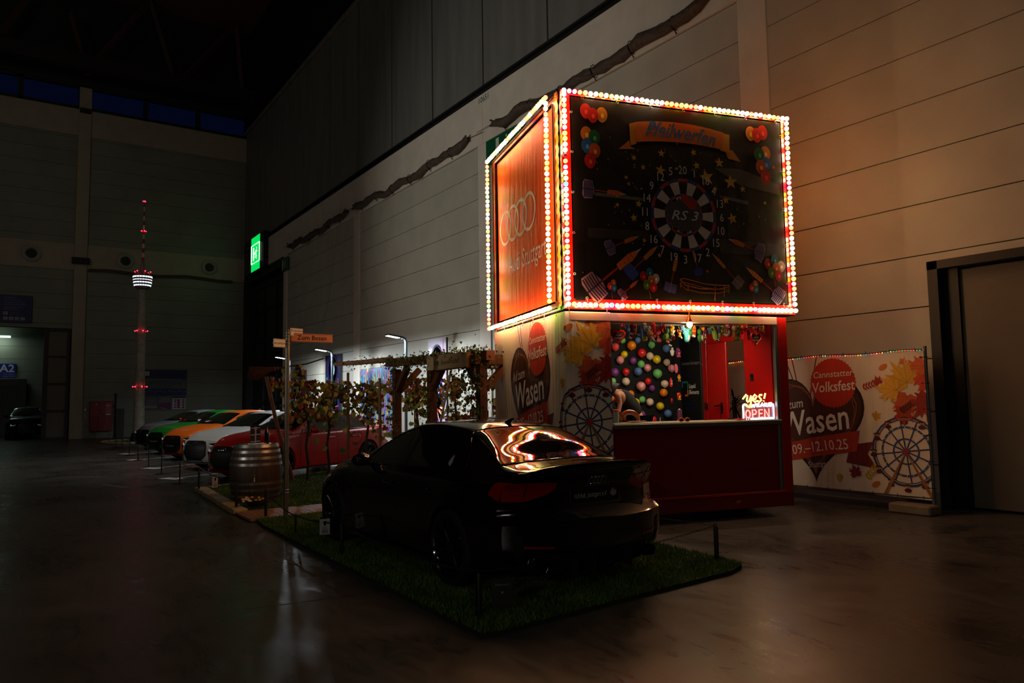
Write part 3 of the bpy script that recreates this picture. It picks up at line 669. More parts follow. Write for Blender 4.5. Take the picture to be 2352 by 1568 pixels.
sbox('header', M('header_board', (190, 150, 130), .35, coat=.4, bump=.3, bs=8), (UL, 3.16, -.02, .03, 2.585, 2.69))
sbox('floor_deck', m_dull, (UL, UR, .04, 2.5, .2, .30))
sbox('back_wall', M('stall_black', (8, 8, 8), .8), (UL, 3.15, 2.45, 2.5, .3, 2.69))
sbox('left_wall', m_redd, (UL, UL+.04, .12, 2.45, .3, 2.69))
sbox('right_wall', m_red, (3.15, 3.2, .13, .74, .3, 2.69), (3.15, 3.2, 1.72, 1.84, .3, 2.69), (3.15, 3.2, .74, 1.72, 2.45, 2.69))
sbox('ceiling_panel', M('stall_ceiling', (70, 50, 46), .6), (UL, UR, .05, 2.5, 2.69, 2.715))
sbox('display_panel', M('stall_grey', (22, 22, 20), .5), (3.12, 3.15, 1.84, 2.44, .3, 2.7))
dr = sbox('door', m_red, (3.135, 3.18, 1.17, 1.66, .32, 2.45), r=.01)
g = MB(); g.rbox(3.125, 3.137, 1.29, 1.34, 1.35, 1.52, .004); g.tube([(3.13, 1.31, 1.475), (3.08, 1.31, 1.475), (3.08, 1.43, 1.465)], .012, 8); g.tube([(3.12, 1.315, 1.38), (3.10, 1.315, 1.36), (3.10, 1.315, 1.28)], .004, 5); h = g.build('door_handle', m_trim, dr)
g = MB(); g.rbox(3.12, 3.14, 1.70, 1.77, 1.42, 1.52, .006); g.build('lock_box', m_trim, stall)
g = MB(); g.rbox(3.135, 3.15, .53, .60, 1.83, 1.93, .006); g.build('light_switch', m_trim, stall)
m_ctop = M('counter_cream', (176, 160, 134), .5, noise=.1, ns=8)
g = MB(); g.rbox(.625, 3.14, -.06, .42, 1.255, 1.29, .006); g.build('counter_top', m_ctop, stall)
g = MB(); g.rbox(.625, 3.14, -.065, -.055, 1.225, 1.275, .003); g.build('counter_edge', m_metal, stall)
g = MB(); g.rbox(2.4, 2.47, -.01, .0, .20, .235, .003); g.build('side_marker', M('amber_marker', (190, 90, 10), .3), stall)
a = Art(lambda u, v, h: (3.119-h, 2.14-u, v), .0012)
a.text('Zentrum Stuttgart', .0, 2.17, .075, '8c8c88', 1); a.line([(-.26, 1.77), (-.26, 1.86), (-.19, 1.86)], .035, '2b6fb0', 1); a.line([(-.19, 1.86), (-.10, 1.86), (-.10, 1.72)], .035, '1f8a58', 1); a.line([(-.19, 1.64), (-.10, 1.64), (-.10, 1.72)], .035, 'e06a20', 1)
a.text('Liquid', -.06, 1.79, .10, 'e8e4da', 1, sx=.8, align='LEFT', bold=.01); a.text('Elements', -.06, 1.69, .10, 'e8e4da', 1, sx=.8, align='LEFT', bold=.01)
for zz in (1.95, 1.5, 1.42): a.line([(-.2, zz), (.1, zz)], .04, '10143a', 1)
a.build('panel_print', ART, stall)
# ---- sign box
sign = sthing('sign_box', 'big lit box sign with dark dartboard front standing on the stall', 'sign', 0, 0, 0)
g = MB(); g.box(.02, SW-.02, .03, SD-.02, ZB+.03, ZB+.06); g.box(.02, SW-.02, .03, SD-.02, ZT-.06, ZT-.03); g.box(SW-.05, SW-.03, .03, SD, ZB, ZT); g.box(.02, SW-.02, SD-.04, SD-.02, ZB, ZT); g.build('box_cladding', m_dull, sign)
g = MB()
for u in (.0, SW-.05):
    for d in (.0, SD-.05): g.rbox(u, u+.05, d, d+.05, ZB-.05, ZT, .006)
for z in (ZB-.05, ZT-.05):
    for d in (.0, SD-.05): g.rbox(.05, SW-.05, d, d+.05, z, z+.05, .004)
    for u in (.0, SW-.05): g.rbox(u, u+.05, .05, SD-.05, z, z+.05, .004)
g.build('box_frame', m_bframe, sign)
# gold fringe on the near corner
g = MB(); g.grid([[(-.012+.006*math.sin(i*2.1), .05+.10*j/4, z) for j in range(5)] for i, z in enumerate(np.linspace(ZB, ZT, 60))]); g.build('corner_fringe', m_gold, sign, smooth=True)
# lamp battens (red lacquer behind the bulbs)
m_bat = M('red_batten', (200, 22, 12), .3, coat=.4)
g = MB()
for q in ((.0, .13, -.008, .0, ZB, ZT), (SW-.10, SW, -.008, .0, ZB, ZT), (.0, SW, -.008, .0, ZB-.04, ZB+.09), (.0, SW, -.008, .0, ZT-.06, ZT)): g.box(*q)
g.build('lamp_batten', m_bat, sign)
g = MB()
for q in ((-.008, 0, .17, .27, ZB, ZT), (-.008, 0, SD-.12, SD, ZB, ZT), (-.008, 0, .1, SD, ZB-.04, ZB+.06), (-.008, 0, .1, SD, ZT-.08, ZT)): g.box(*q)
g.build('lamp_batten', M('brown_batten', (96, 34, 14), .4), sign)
# ---- front sheet
def FS(u, v, h): return (u, -.03-h, v)                       # (u across, v height)
a = Art(lambda u, v, h: (u, -.022-h-.012*math.sin(u*2.2)*0, v), .0012)
u0, u1, v0, v1 = .14, SW-.13, ZB+.10, ZT-.09
n = 24; a.put([(u0+(u1-u0)*i/n, v0+(v1-v0)*j/n) for i in range(n+1) for j in range(n+1)], [(i*(n+1)+j, (i+1)*(n+1)+j, (i+1)*(n+1)+j+1, i*(n+1)+j+1) for i in range(n) for j in range(n)], '17110d', 0)
X = lambda x, y: s_px(x, y, -.025)
pp = lambda pts: [X(*p) for p in pts]
sc_ = lambda x, y: (X(x+5, y)[0]-X(x-5, y)[0])/10            # metres per pixel there
# the blurred hall photograph behind
a.poly(pp([(1640, 385), (1700, 388), (1790, 425), (1792, 448), (1700, 425)]), '4a443e', 1); a.poly(pp([(1652, 448), (1720, 462), (1718, 470), (1655, 455)]), '55504a', 1)
a.poly(pp([(1360, 440), (1485, 455), (1483, 462), (1360, 448)]), '55504a', 1); a.poly(pp([(1350, 522), (1500, 530), (1505, 552), (1350, 545)]), '2a2622', 1); a.poly(pp([(1650, 548), (1790, 560), (1792, 590), (1655, 580)]), '2c2824', 1)
a.poly(pp([(1670, 500), (1690, 502), (1690, 545), (1672, 545)]), '201e1c', 1); a.poly(pp([(1322, 560), (1345, 560), (1345, 690), (1322, 690)]), '100c0a', 1)
# scroll with the title
def arcpts(x0, y0, x1, y1, bow, k=14): return [(x0+(x1-x0)*q, y0+(y1-y0)*q-bow*4*q*(1-q)) for q in np.linspace(0, 1, k)]
a.poly(pp([(1421, 342), (1445, 322), (1448, 336), (1460, 342)]), 'a8642a', 2); a.poly(pp([(1665, 345), (1682, 345), (1702, 372), (1672, 364)]), 'a8642a', 2)
a.poly(pp([(1445, 284), (1462, 280), (1462, 330), (1448, 334)]), 'b0701e', 3); a.poly(pp([(1655, 305), (1675, 310), (1676, 352), (1655, 346)]), 'b0701e', 3)
a.poly(pp(arcpts(1460, 280, 1662, 305, 10)+arcpts(1658, 344, 1460, 326, 8)), 'b85a1a', 4)
c0 = X(1562, 305); a.text('Pfeilwerfen', c0[0], c0[1], .29, '2e5a88', 6, rot=-.05, sx=.82, shear=.4, bold=.012, arc=-.10)
c0 = X(1499, 296); a.ring(c0[0], c0[1], .05, .066, '2e5a88', 6, a0=.6, a1=5.2)
# dartboard
c0 = X(1571, 494); R0 = .0; q = sc_(1571, 494)
RB = 93*q
a.ell(c0[0], c0[1], RB*1.0, col='0d0c0c', L=3, n=60)
nums = '20 1 18 4 13 6 10 15 2 17 3 19 7 16 8 11 14 9 12 5'.split()
w1, w2 = 75*q, 68*q
for k in range(20):
    t0 = PI/2-(k-.5)*PI/10; t1 = t0-PI/10; e = k % 2 == 0
    a.ring(c0[0], c0[1], 43*q, w2, '0c0c0c' if e else 'a89c92', 4, 4, t1, t0); a.ring(c0[0], c0[1], 14*q, 38*q, '0c0c0c' if e else 'a89c92', 4, 4, t1, t0)
    a.ring(c0[0], c0[1], w2, w1, '8a2c34' if e else '20345a', 4, 4, t1, t0); a.ring(c0[0], c0[1], 38*q, 43*q, '8a2c34' if e else '20345a', 4, 4, t1, t0)
    tm = PI/2-k*PI/10; a.text(nums[k], c0[0]+88*q*math.cos(tm), c0[1]+91*q*math.sin(tm), 24*q, 'b0aaa4', 5, sx=.85)
rg = random.Random(4)
blob = [(c0[0]+(40+rg.uniform(-5, 5))*q*(1.0 if abs(math.cos(t)) > .5 else .8)*math.cos(t), c0[1]+(36+rg.uniform(-6, 6))*q*math.sin(t)) for t in np.linspace(0, 2*PI, 44)[:-1]]
a.poly(blob, '3c3a3a', 6); a.poly([(c0[0]+x*q, c0[1]+y*q) for x, y in ((-8, 30), (0, 44), (12, 40), (20, 30), (32, 26), (28, 14), (14, 12), (4, 22))], '8c1a14', 7)
a.text('RS 3', c0[0], c0[1]-2*q, 27*q, 'a8a8aa', 8, sx=1.25, shear=.3, bold=.01); a.text('RS 3', c0[0]+.004, c0[1]-2*q-.006, 27*q, '141414', 7, sx=1.25, shear=.3, bold=.02)
# balloons printed
def pb(x, y, c, r=13, st=False):
    u, v = X(x, y); k = sc_(x, y); a.ell(u, v, r*k, r*k*1.28, c, pb.L, 20, pt=.25); lc = ''.join('%02x' % min(255, int(int(c[i:i+2], 16)*1.35+40)) for i in (0, 2, 4)); a.ell(u+r*k*.1, v-r*k*.15, r*k*.3, r*k*.4, lc, pb.L+1, 12); pb.L += 2
pb.L = 3
for x, y, c in ((1345, 255, 'c02822'), (1382, 264, 'c87a1e'), (1361, 265, 'c42018'), (1346, 308, 'c8701c'), (1364, 316, '1e5a30'), (1347, 335, '2a568a'), (1365, 347, 'b04c18'), (1354, 370, 'c02418')): pb(x, y, c)
pb.L = 3
for x, y, c in ((1724, 307, 'c87a1e'), (1751, 305, 'c42018'), (1738, 311, 'c42018'), (1757, 353, 'c8701c'), (1743, 356, '1e5a30'), (1758, 378, '2a568a'), (1746, 384, 'b04c18'), (1757, 407, 'c02418')): pb(x, y, c, 11.5)
for cx, cy, k in ((1491, 640, 1), (1778, 612, 1.05)):
    pb.L = 3
    for dx, dy, c in ((-13, -6, '8c1810'), (1, -14, '1c5a6a'), (15, 0, 'a8948c'), (4, 4, 'b05c14'), (-6, 14, '48641a'), (9, 20, 'a01c1c')): pb(cx+dx*k, cy+dy*k, c, 8.2*k)
    a.line(pp([(cx, cy+26), (cx+4, cy+46)]), .008, '7a4030', 2)
for cx, cy in ((1405, 657), (1731, 660)):
    pb.L = 3
    for dx, dy, c in ((4, -7, 'b05c14'), (-4, 0, 'a82818'), (5, 4, '2a5c70')): pb(cx+dx, cy+dy, c, 6.2)
    a.line(pp([(cx, cy+12), (cx+2, cy+30)]), .006, '6a2a20', 2)
# darts
def dart(x0, y0, x1, y1, k, L, fl='8a6a86', st='1c1a3c', body='b05a20'):
    A = np.array(X(x0, y0)); B = np.array(X(x1, y1)); d = B-A; Ln = np.hypot(*d); d /= Ln; o = np.array([-d[1], d[0]]); W = .022*k
    P = lambda f, s: tuple(A+d*Ln*f+o*s)
    a.poly([P(1, 0), P(.90, W*.4), P(.90, -W*.4)], 'a0a0a0', L); a.poly([P(.90, W*.6), P(.78, W*1.3), P(.56, W*1.1), P(.55, -W*1.1), P(.78, -W*1.3), P(.90, -W*.6)], body, L+1)
    for j in range(4): a.line([P(.60+j*.07, W*1.2), P(.60+j*.07, -W*1.2)], .006, '6a2a10', L+2)
    a.line([P(.56, 0), P(.15, 0)], W*.7, '7c2018', L)
    for sg in (1, -1):
        a.poly([P(.26, W*.2*sg), P(.22, W*4.2*sg), P(.04, W*4.6*sg), P(0, W*3*sg), P(.0, 0)], fl, L+1)
        for j in range(6): f = .03+j*.037; a.line([P(f, W*.3*sg), P(f+.015, W*4.0*sg)], .010*k, st, L+2)
    a.line([P(0, 0), P(.26, 0)], .012*k, st, L+3)
dart(1338, 432, 1440, 447, 1.25, 3); dart(1350, 672, 1474, 569, 1.9, 3, '9a6c64'); dart(1392, 572, 1468, 542, 1.0, 3, '7a6a86'); dart(1440, 632, 1512, 563, 1.1, 3, '1c2a70', '3a4a90', 'a86a1c')
dart(1425, 680, 1466, 643, .8, 3, 'a86a70'); dart(1537, 672, 1556, 582, 1.0, 3, '1c2050', '5a5a8a', 'a86a1c'); dart(1606, 632, 1590, 568, .7, 3, '1c2860', '2a3a80', 'a86a1c'); dart(1704, 658, 1634, 580, .9, 3, '3a3040', '7a6a60', 'a86a1c')
dart(1755, 583, 1672, 548, 1.25, 3, '7c6c8c'); dart(1798, 688, 1712, 612, 1.2, 3, '8a7a9a', body='b8641c')
# ring rail drawing and stars
for dy, c in ((0, '8a4a18'), (9, '6e3a14')):
    a.line(pp([(1562, 642+dy), (1570, 639+dy), (1590, 644+dy), (1620, 652+dy), (1650, 655+dy), (1676, 655+dy)]), .012, c, 3); a.line(pp([(1562, 642+dy), (1575, 655+dy), (1610, 663+dy), (1650, 664+dy), (1676, 658+dy)]), .012, c, 3)
for x, y, l in ((1564, 648, 12), (1581, 652, 16), (1643, 658, 32), (1664, 655, 26), (1675, 655, 18)): a.line(pp([(x, y), (x-1, y+l)]), .010, '8a4a18', 3)
for x, y, r in ((1519, 352, 8), (1517, 391, 11), (1456, 362, 6), (1600, 380, 8), (1652, 374, 10), (1622, 408, 17), (1678, 418, 14), (1643, 434, 5), (1706, 434, 7), (1593, 350, 7), (1682, 502, 11), (1456, 500, 8), (1467, 468, 8), (1554, 388, 5), (1477, 384, 6), (1438, 407, 5), (1480, 552, 5), (1515, 586, 5), (1667, 460, 8), (1757, 466, 4), (1444, 422, 4), (1417, 448, 6), (1418, 470, 5)):
    u, v = X(x, y); a.star(u, v, r*sc_(x, y)*1.1, 'a8821c', 3, rot=rg.uniform(-.3, .3))
for k in range(70):
    x, y = rg.gauss(1530, 75), rg.gauss(430, 70)
    if 1330 < x < 1790 and 300 < y < 600 and math.hypot(x-1571, y-494) > 95: u, v = X(x, y); a.star(u, v, rg.uniform(1.5, 3.5)*sc_(x, y), rg.choice(('8a6a1a', '7a5a20', '6a5a30')), 3)
for k in range(26):
    x, y = rg.uniform(1330, 1780), rg.uniform(280, 640)
    if math.hypot(x-1571, y-494) > 95: u, v = X(x, y); a.star(u, v, rg.uniform(2, 4.5)*sc_(x, y), 'a03818', 3)
a.build('dartboard_sheet', M('glossy_tarpaulin', rough=.38, attr=True, bump=.5, bs=3, stretch=(1, 1, 1)), sign)
# ---- orange side sheet (plane u = 0)
a = Art(lambda d, v, h: (.035-h, d, v), .0012)
n = 20; d0, d1 = .28, SD-.13
a.put([(d0+(d1-d0)*i/n, v0+(v1-v0)*j/n) for i in range(n+1) for j in range(n+1)], [(i*(n+1)+j, (i+1)*(n+1)+j, (i+1)*(n+1)+j+1, i*(n+1)+j+1) for i in range(n) for j in range(n)], 'f0580f', 0)
def sd_px(x, y):
    r = Vector(ray(x, y)); c = Vector(CAM); t = (SP_(-.022, 0, 0)-c).dot(SE)/r.dot(SE); P = c+r*t-SO; return P.dot(SN), P.z
for k in range(4):
    cu = 1.33+k*.36; a.ring(cu, 4.31, .235, .285, 'ffffff', 2, 44)
# writing runs from the far edge (large depth) to the near edge
def stext(s_, d, v, size, col, L, **k):
    cu = len(a.v); a.text(s_, 0, v, size, col, L, **k)
    for i in range(cu, len(a.v)): p = a.v[i]; a.v[i] = (p[0], d-p[1], p[2])
stext('Audi Stuttgart', 1.46, 3.67, .40, 'ffffff', 2, sx=.70)
stext('powered by', 2.3, 4.72, .14, 'e0a070', 2)
a.build('orange_sheet', M('orange_tarpaulin', rough=.5, attr=True, bump=1.0, bs=2.2, stretch=(4, 4, .5)), sign)
# tie hooks
g = MB()
for u in np.linspace(.3, SW-.2, 7):
    for v in (v0+.0, v1-.0): g.tube([(u+.015*math.cos(t), -.03, v+.015*math.sin(t)) for t in np.linspace(0, 2*PI, 9)[:-1]], .003, 4, closed=True); g.tube([(u, -.03, v+.01), (u+.01, -.025, v+(.05 if v > 4 else -.05))], .002, 4)
for v in np.linspace(v0+.3, v1-.2, 5):
    for u in (u0, u1): g.tube([(u+.015*math.cos(t), -.03, v+.015*math.sin(t)) for t in np.linspace(0, 2*PI, 9)[:-1]], .003, 4, closed=True)
for d in np.linspace(.35, SD-.25, 6): g.tube([(-.03, d, ZB+.0), (-.02, d, ZB-.09)], .003, 4)
g.build('tie_hooks', m_metal, sign, kind='stuff')
# ---- bulbs
BC = [('warm', (1, .52, .20), 12), ('white', (1, .70, .40), 12), ('red', (1, .038, .018), 7), ('orange', (1, .22, .02), 7.5), ('green', (.22, 1, .06), 5), ('pink', (1, .045, .09), 6.5), ('blue', (.03, .30, 1), 5), ('yellow', (1, .55, .02), 7), ('deadred', (.3, .01, .01), .4)]
BULB = []
import colorsys
BULB_GAIN = 3.4
for n_, c, s_ in BC:
    m = M('bulb_'+n_, (60, 40, 30), .2); b = m.node_tree.nodes['Principled BSDF']; b.inputs['Emission Color'].default_value = (*c, 1); b.inputs['Emission Strength'].default_value = s_*BULB_GAIN
    g = MB(); g.ball((0, 0, 0), .030, 10); me = g.build('bulb', m, smooth='all'); BULB.append(me.data); bpy.data.objects.remove(me)
wts = [30, 26, 14, 8, 9, 6, 2, 5, .4]
rb = random.Random(9)
def strip(label, p0, p1, n, outside):
    lift = .048 if outside[1] else .10
    t = sthing('light_strip', label, 'string of lights', 0, 0, 0, 'coloured bulb strips edging the sign box')
    P0, P1 = Vector(p0), Vector(p1); o = Vector(outside)
    g = MB(); g.tube([P0+o*.008, P1+o*.008], .009, 6); g.build('lamp_cable', m_dull, t)
    for k in range(n):
        me = rb.choices(BULB, wts)[0]; b = bpy.data.objects.new('bulb', me); COL.objects.link(b); b.parent = t
        b.location = P0+(P1-P0)*(k/(n-1))+o*(lift+rb.uniform(-.003, .003))+Vector((0, 0, rb.uniform(-.003, .003)))
    g = MB()
    for k in range(n): p = P0+(P1-P0)*(k/(n-1)); g.tube([p+o*.0, p+o*.018], .014, 6)
    return t
F_, S_ = (0, -1, 0), (-1, 0, 0)
strip('row of coloured bulbs along the top edge of the dartboard sign', (.035, -.01, ZT-.03), (SW-.03, -.01, ZT-.03), 47, F_)
strip('row of coloured bulbs along the bottom edge of the dartboard sign', (.035, -.01, ZB+.01), (SW-.03, -.01, ZB+.01), 47, F_)
strip('column of coloured bulbs down the left edge of the dartboard sign', (.035, -.01, ZB+.08), (.035, -.01, ZT-.08), 37, F_)
strip('column of coloured bulbs down the right edge of the dartboard sign', (SW-.04, -.01, ZB+.10), (SW-.04, -.01, ZT-.10), 37, F_)
strip('row of bulbs along the top edge of the orange side', (-.01, .22, ZT-.03), (-.01, SD-.03, ZT-.03), 38, S_)
strip('row of bulbs along the bottom edge of the orange side', (-.01, .22, ZB-.01), (-.01, SD-.02, ZB-.01), 38, S_)
strip('column of bulbs on the near edge of the orange side', (-.01, .22, ZB+.08), (-.01, .22, ZT-.11), 37, S_)
strip('column of bulbs on the far edge of the orange side', (-.01, SD-.03, ZB+.07), (-.01, SD-.03, ZT-.11), 37, S_)
# strips assumed on the far right face; only their glow on the hall wall shows
t = sthing('light_strip', 'assumed bulb strips on the hidden right face of the sign box', 'string of lights', 0, 0, 0)
for (u, d0_, z0, d1_, z1, n) in ((SW+.03, .1, ZB+.9, .1, ZT-.05, 12), (SW+.03, SD-.05, ZB+.9, SD-.05, ZT-.05, 12), (SW+.03, .3, ZT-.05, SD-.2, ZT-.05, 12), (SW+.03, .5, ZT-.4, SD-.4, ZT-.4, 6)):
    for k in range(n):
        b = bpy.data.objects.new('bulb', BULB[3]); COL.objects.link(b); b.parent = t; f = k/(n-1); b.location = (u, d0_+(d1_-d0_)*f, z0+(z1-z0)*f); b.scale = (1.3,)*3
# ---- festival banner: artwork in metres, x 0..W, y 0..H
def leaf(a, u, v, r, c, L, rot=0, kind=0):
    if kind == 0:
        P = []
        prof = [(1.0, 0), (.62, .16), (.74, .30), (.50, .36), (.58, .55), (.86, .62), (.62, .80), (.72, .98), (.46, 1.0), (.44, 1.25), (.62, 1.45), (.44, 1.6), (.52, 1.95), (.34, 2.2), (.26, 2.7), (.12, 3.0)]
        P = [(x, t) for x, t in prof]+[(x, -t) for x, t in prof[::-1][:-1]]
        a.poly([(u+r*x*math.cos(t+rot), v+r*x*math.sin(t+rot)) for x, t in P], c, L)
        dk = ''.join('%02x' % int(int(c[i:i+2], 16)*.82) for i in (0, 2, 4))
        for t in (0, .6, -.6, 1.4, -1.4): a.line([(u-r*.1*math.cos(rot), v-r*.1*math.sin(rot)), (u+r*.6*math.cos(t+rot), v+r*.6*math.sin(t+rot))], r*.02, dk, L+1)
    elif kind == 1: a.ell(u, v, r, r*.55, c, L, 16, rot)
    else:
        for k in range(5):
            for sg in (1, -1): t = rot+sg*.9; a.ell(u+r*(k*.3-.5)*math.cos(rot)+.22*r*math.cos(t), v+r*(k*.3-.5)*math.sin(rot)+.22*r*math.sin(t), r*.24, r*.10, c, L, 10, t)
def wheel_art(a, cx, cy, R):
    c1, c2 = '34385e', '3c4068'
    for k in range(12):
        t = PI*k/6+.13; a.line([(cx, cy), (cx+R*math.cos(t), cy+R*math.sin(t))], .020, c1, 2)
    P = [(cx+R*math.cos(PI*k/12), cy+R*math.sin(PI*k/12)) for k in range(25)]; a.line(P, .030, c1, 3); a.line([(cx+(x-cx)*.955, cy+(y-cy)*.955) for x, y in P], .010, 'c8a890', 4); a.line([(cx+(x-cx)*.93, cy+(y-cy)*.93) for x, y in P], .014, c1, 3)
    a.ring(cx, cy, R*.68, R*.74, c2, 3); a.ring(cx, cy, R*.34, R*.39, c2, 3)
    for k in range(24): t = PI*k/12; a.ell(cx+R*.71*math.cos(t), cy+R*.71*math.sin(t), .009, col='d8c890', L=5, n=8)
    for k in range(12):
        t = PI*k/6; x, y = cx+R*.98*math.cos(t), cy+R*.98*math.sin(t)-.03; a.ell(x, y+.03, .052, .016, '3a1a18', 5, 12); a.ell(x, y+.016, .045, .008, 'b87030', 6, 10); a.ell(x, y-.035, .048, .030, '50161a', 5, 12)
    for sx in (-1, 1): a.poly([(cx-.012*sx, cy), (cx+.018*sx, cy-.02), (cx+.36*sx, cy-R*1.32), (cx+.30*sx, cy-R*1.32)], '94602a', 6)
    a.ell(cx, cy, .04, col='a02020', L=7)
def fest_art(a, W_, H_, hx=1.15, wx=2.66, sheet=True):
    if sheet: n = 16; a.put([(W_*i/n, H_*j/n) for i in range(n+1) for j in range(n+1)], [(i*(n+1)+j, (i+1)*(n+1)+j, (i+1)*(n+1)+j+1, i*(n+1)+j+1) for i in range(n) for j in range(n)], 'd8c4ae', 0)
    for dx in (.0, .12): a.line([(hx-.45+dx, H_), (hx-.30+dx*.4, H_-.4), (hx-.10, H_-.78)], .018, '6a1c20', 1)
    a.line([(hx+.1, H_), (hx-.0, H_-.4), (hx-.08, H_-.78)], .018, '6a1c20', 1)
    hc, hv = hx, 1.0
    def heart(k): return [(hc+k*.78*(16*math.sin(t)**3)/16, hv+k*.88*(13*math.cos(t)-5*math.cos(2*t)-2*math.cos(3*t)-math.cos(4*t))/17) for t in np.linspace(0, 2*PI, 60)[:-1]]
    a.poly(heart(1.06), '2c120c', 1); a.poly(heart(1.0), '4a2416', 2)
    h1 = heart(.90); a.line([(x+.010*math.sin(i*1.9), y+.010*math.cos(i*1.9)) for i, (x, y) in enumerate(h1)], .012, '9c6030', 3); h1 = heart(.86); a.line([(x-.010*math.sin(i*1.9), y-.010*math.cos(i*1.9)) for i, (x, y) in enumerate(h1)], .008, '9c6030', 3)
    a.star(hx+.35, H_-.40, .375, 'c03418', 4, 40, .955); a.text('Cannstatter', hx+.35, H_-.27, .135, 'e8dccb', 6, rot=.04, shear=.15, bold=.006); a.text('Volksfest', hx+.35, H_-.46, .215, 'e8dccb', 6, rot=.06, shear=.1, bold=.014, sx=.88)
    a.text('Auf zum', hx-.44, hv+.24, .20, 'e0d6cc', 6, rot=.12, shear=.2, bold=.008, sx=.8); a.text('Wasen', hx-.0, hv-.02, .53, 'e8e0d6', 6, rot=.14, shear=.12, bold=.012, sx=.78)
    a.poly([(hx+.58, hv-.34), (hx+.95, hv-.28), (hx+.84, hv-.46), (hx+.97, hv-.66), (hx+.5, hv-.60)], '6e1a12', 4)
    a.poly([(hx-.76, hv-.46), (hx-.4, hv-.34), (hx, hv-.25), (hx+.74, hv-.13), (hx+.68, hv-.43), (hx, hv-.54), (hx-.4, hv-.62), (hx-.78, hv-.74)], 'b03416', 5)
    a.text('26.09.–12.10.25', hx-.03, hv-.405, .215, 'e8dccb', 7, rot=.15, sx=.86, bold=.004, arc=-.06); a.text('in.Stuttgart', hx+.02, hv-.66, .13, 'd8ccbc', 6, rot=.12, sx=.85)
    wheel_art(a, wx, .60, .47)
    lv = [(wx+.02, H_-.16, .10, 'd06a1c', 1, 1.2), (wx-.34, H_-.42, .13, 'a02818', 1, 2), (wx+.28, H_-.22, .30, 'cc5c20', 2, 3.6), (wx+.05, H_-.40, .36, 'd09a1e', 3, 2.2), (wx+.30, H_-.36, .30, 'c8401c', 4, 5.2), (wx+.05, H_-.64, .30, 'c0501c', 4, 4.4), (wx+.33, H_-.68, .34, '96200f', 5, 4.0), (wx-.12, H_-.52, .30, 'd8a024', 6, 3.0), (wx+.0, H_-.80, .24, 'a0300f', 5, 4.7)]
    for u, v, r, c, L, rot in lv: leaf(a, u, v, r, c, L, rot)
    leaf(a, wx-.50, H_-.46, .14, 'a83418', 3, .3, 2); leaf(a, wx-.42, H_-.90, .12, 'c8901e', 3, .5); leaf(a, wx+.02, H_-.78, .13, '4a100a', 9, .6, 2); leaf(a, wx-.26, H_-.20, .07, 'c86a1c', 3, .5, 1)
    leaf(a, wx-.74, .24, .17, '7c1410', 5, 1.9); leaf(a, wx-.52, .26, .16, 'b8902c', 5, .9, 2); leaf(a, wx-.98, .17, .10, 'b8982c', 8, 2.6); leaf(a, wx-.45, .12, .07, 'b8702c', 4, .5, 1)
def clipped(art, fn, u0, u1, v0, v1, folds=()):              # trims flat artwork to the sheet, adds fold lines, then lays it on the sheet
    import bmesh
    bm = bmesh.new(); me = bpy.data.meshes.new('t'); me.from_pydata(art.v, [], art.f)
    ca = me.color_attributes.new('Col', 'FLOAT_COLOR', 'POINT'); ca.data.foreach_set('color', [q for c in art.c for q in (*c, 1)])
    bm.from_mesh(me)
    def cut(co, no, outer=True): bmesh.ops.bisect_plane(bm, geom=bm.verts[:]+bm.edges[:]+bm.faces[:], plane_co=co, plane_no=no, clear_outer=outer)
    cut((u1, 0, 0), (1, 0, 0)); cut((u0, 0, 0), (-1, 0, 0)); cut((0, v1, 0), (0, 1, 0)); cut((0, v0, 0), (0, -1, 0))
    for q in folds: cut((q, 0, 0), (1, 0, 0), False)
    lay = bm.verts.layers.float_color['Col']; bm.verts.index_update()
    g = MB(); g.c = [tuple(v[lay])[:3] for v in bm.verts]; g.v = [tuple(fn(*v.co)) for v in bm.verts]; g.f = [tuple(v.index for v in f.verts) for f in bm.faces]; g.m = [0]*len(g.f)
    bm.free(); bpy.data.meshes.remove(me); return g
Wd = 2.94; HB = 1.98; BZ = 2.70
def wrap(u, v, h):
    wv = .010*math.sin(u*9)
    if u <= Wd: return (-.008-h+wv*.6, Wd-u, BZ-HB+v)
    return (u-Wd, -.012-h-wv*.5, BZ-HB+v)
wr = sthing('festival_banner', 'cream festival banner wrapped round the left corner of the stall', 'banner', 0, 0, 0)
a = Art(lambda u, v, h: (u, v, h), .0015)
def fsheet(a, u0, u1, v1, n=26, m=10): a.put([(u0+(u1-u0)*i/n, v1*j/m) for i in range(n+1) for j in range(m+1)], [(i*(m+1)+j, (i+1)*(m+1)+j, (i+1)*(m+1)+j+1, i*(m+1)+j+1) for i in range(n) for j in range(m)], 'd8c4ae', 0)
fsheet(a, 0, Wd+.62, HB)
fest_art(a, Wd, HB, hx=1.62, wx=Wd+.30, sheet=False)
for k in range(9): t = 1.2+k*.25; a.line([(.28, 1.35), (.28+.35*math.cos(t), 1.35+.42*math.sin(t))], .02, '3a4468', 2)
for k in range(5): a.line([(.28+k*.06, 1.3), (.42+k*.07, .2)], .012, '6a4a30', 2)
g = clipped(a, wrap, 0, Wd+.62, 0, HB, [Wd]+list(np.arange(.1, Wd+.6, .1))); g.build('banner_cloth', ARTC, wr)
g = MB()
for d in np.linspace(.2, 2.8, 7): g.tube([(-.03, d, BZ-.02), (-.02, d, BZ+.04)], .004, 4); g.tube([(-.03, d+.012*math.cos(t), BZ-.03+.012*math.sin(t)) for t in np.linspace(0, 2*PI, 8)[:-1]], .003, 4, closed=True)
for u in (.05, .57): g.tube([(u, -.04, BZ-.02), (u, -.03, BZ+.04)], .004, 4)
g.build('tie_hooks', m_metal, wr, kind='stuff')
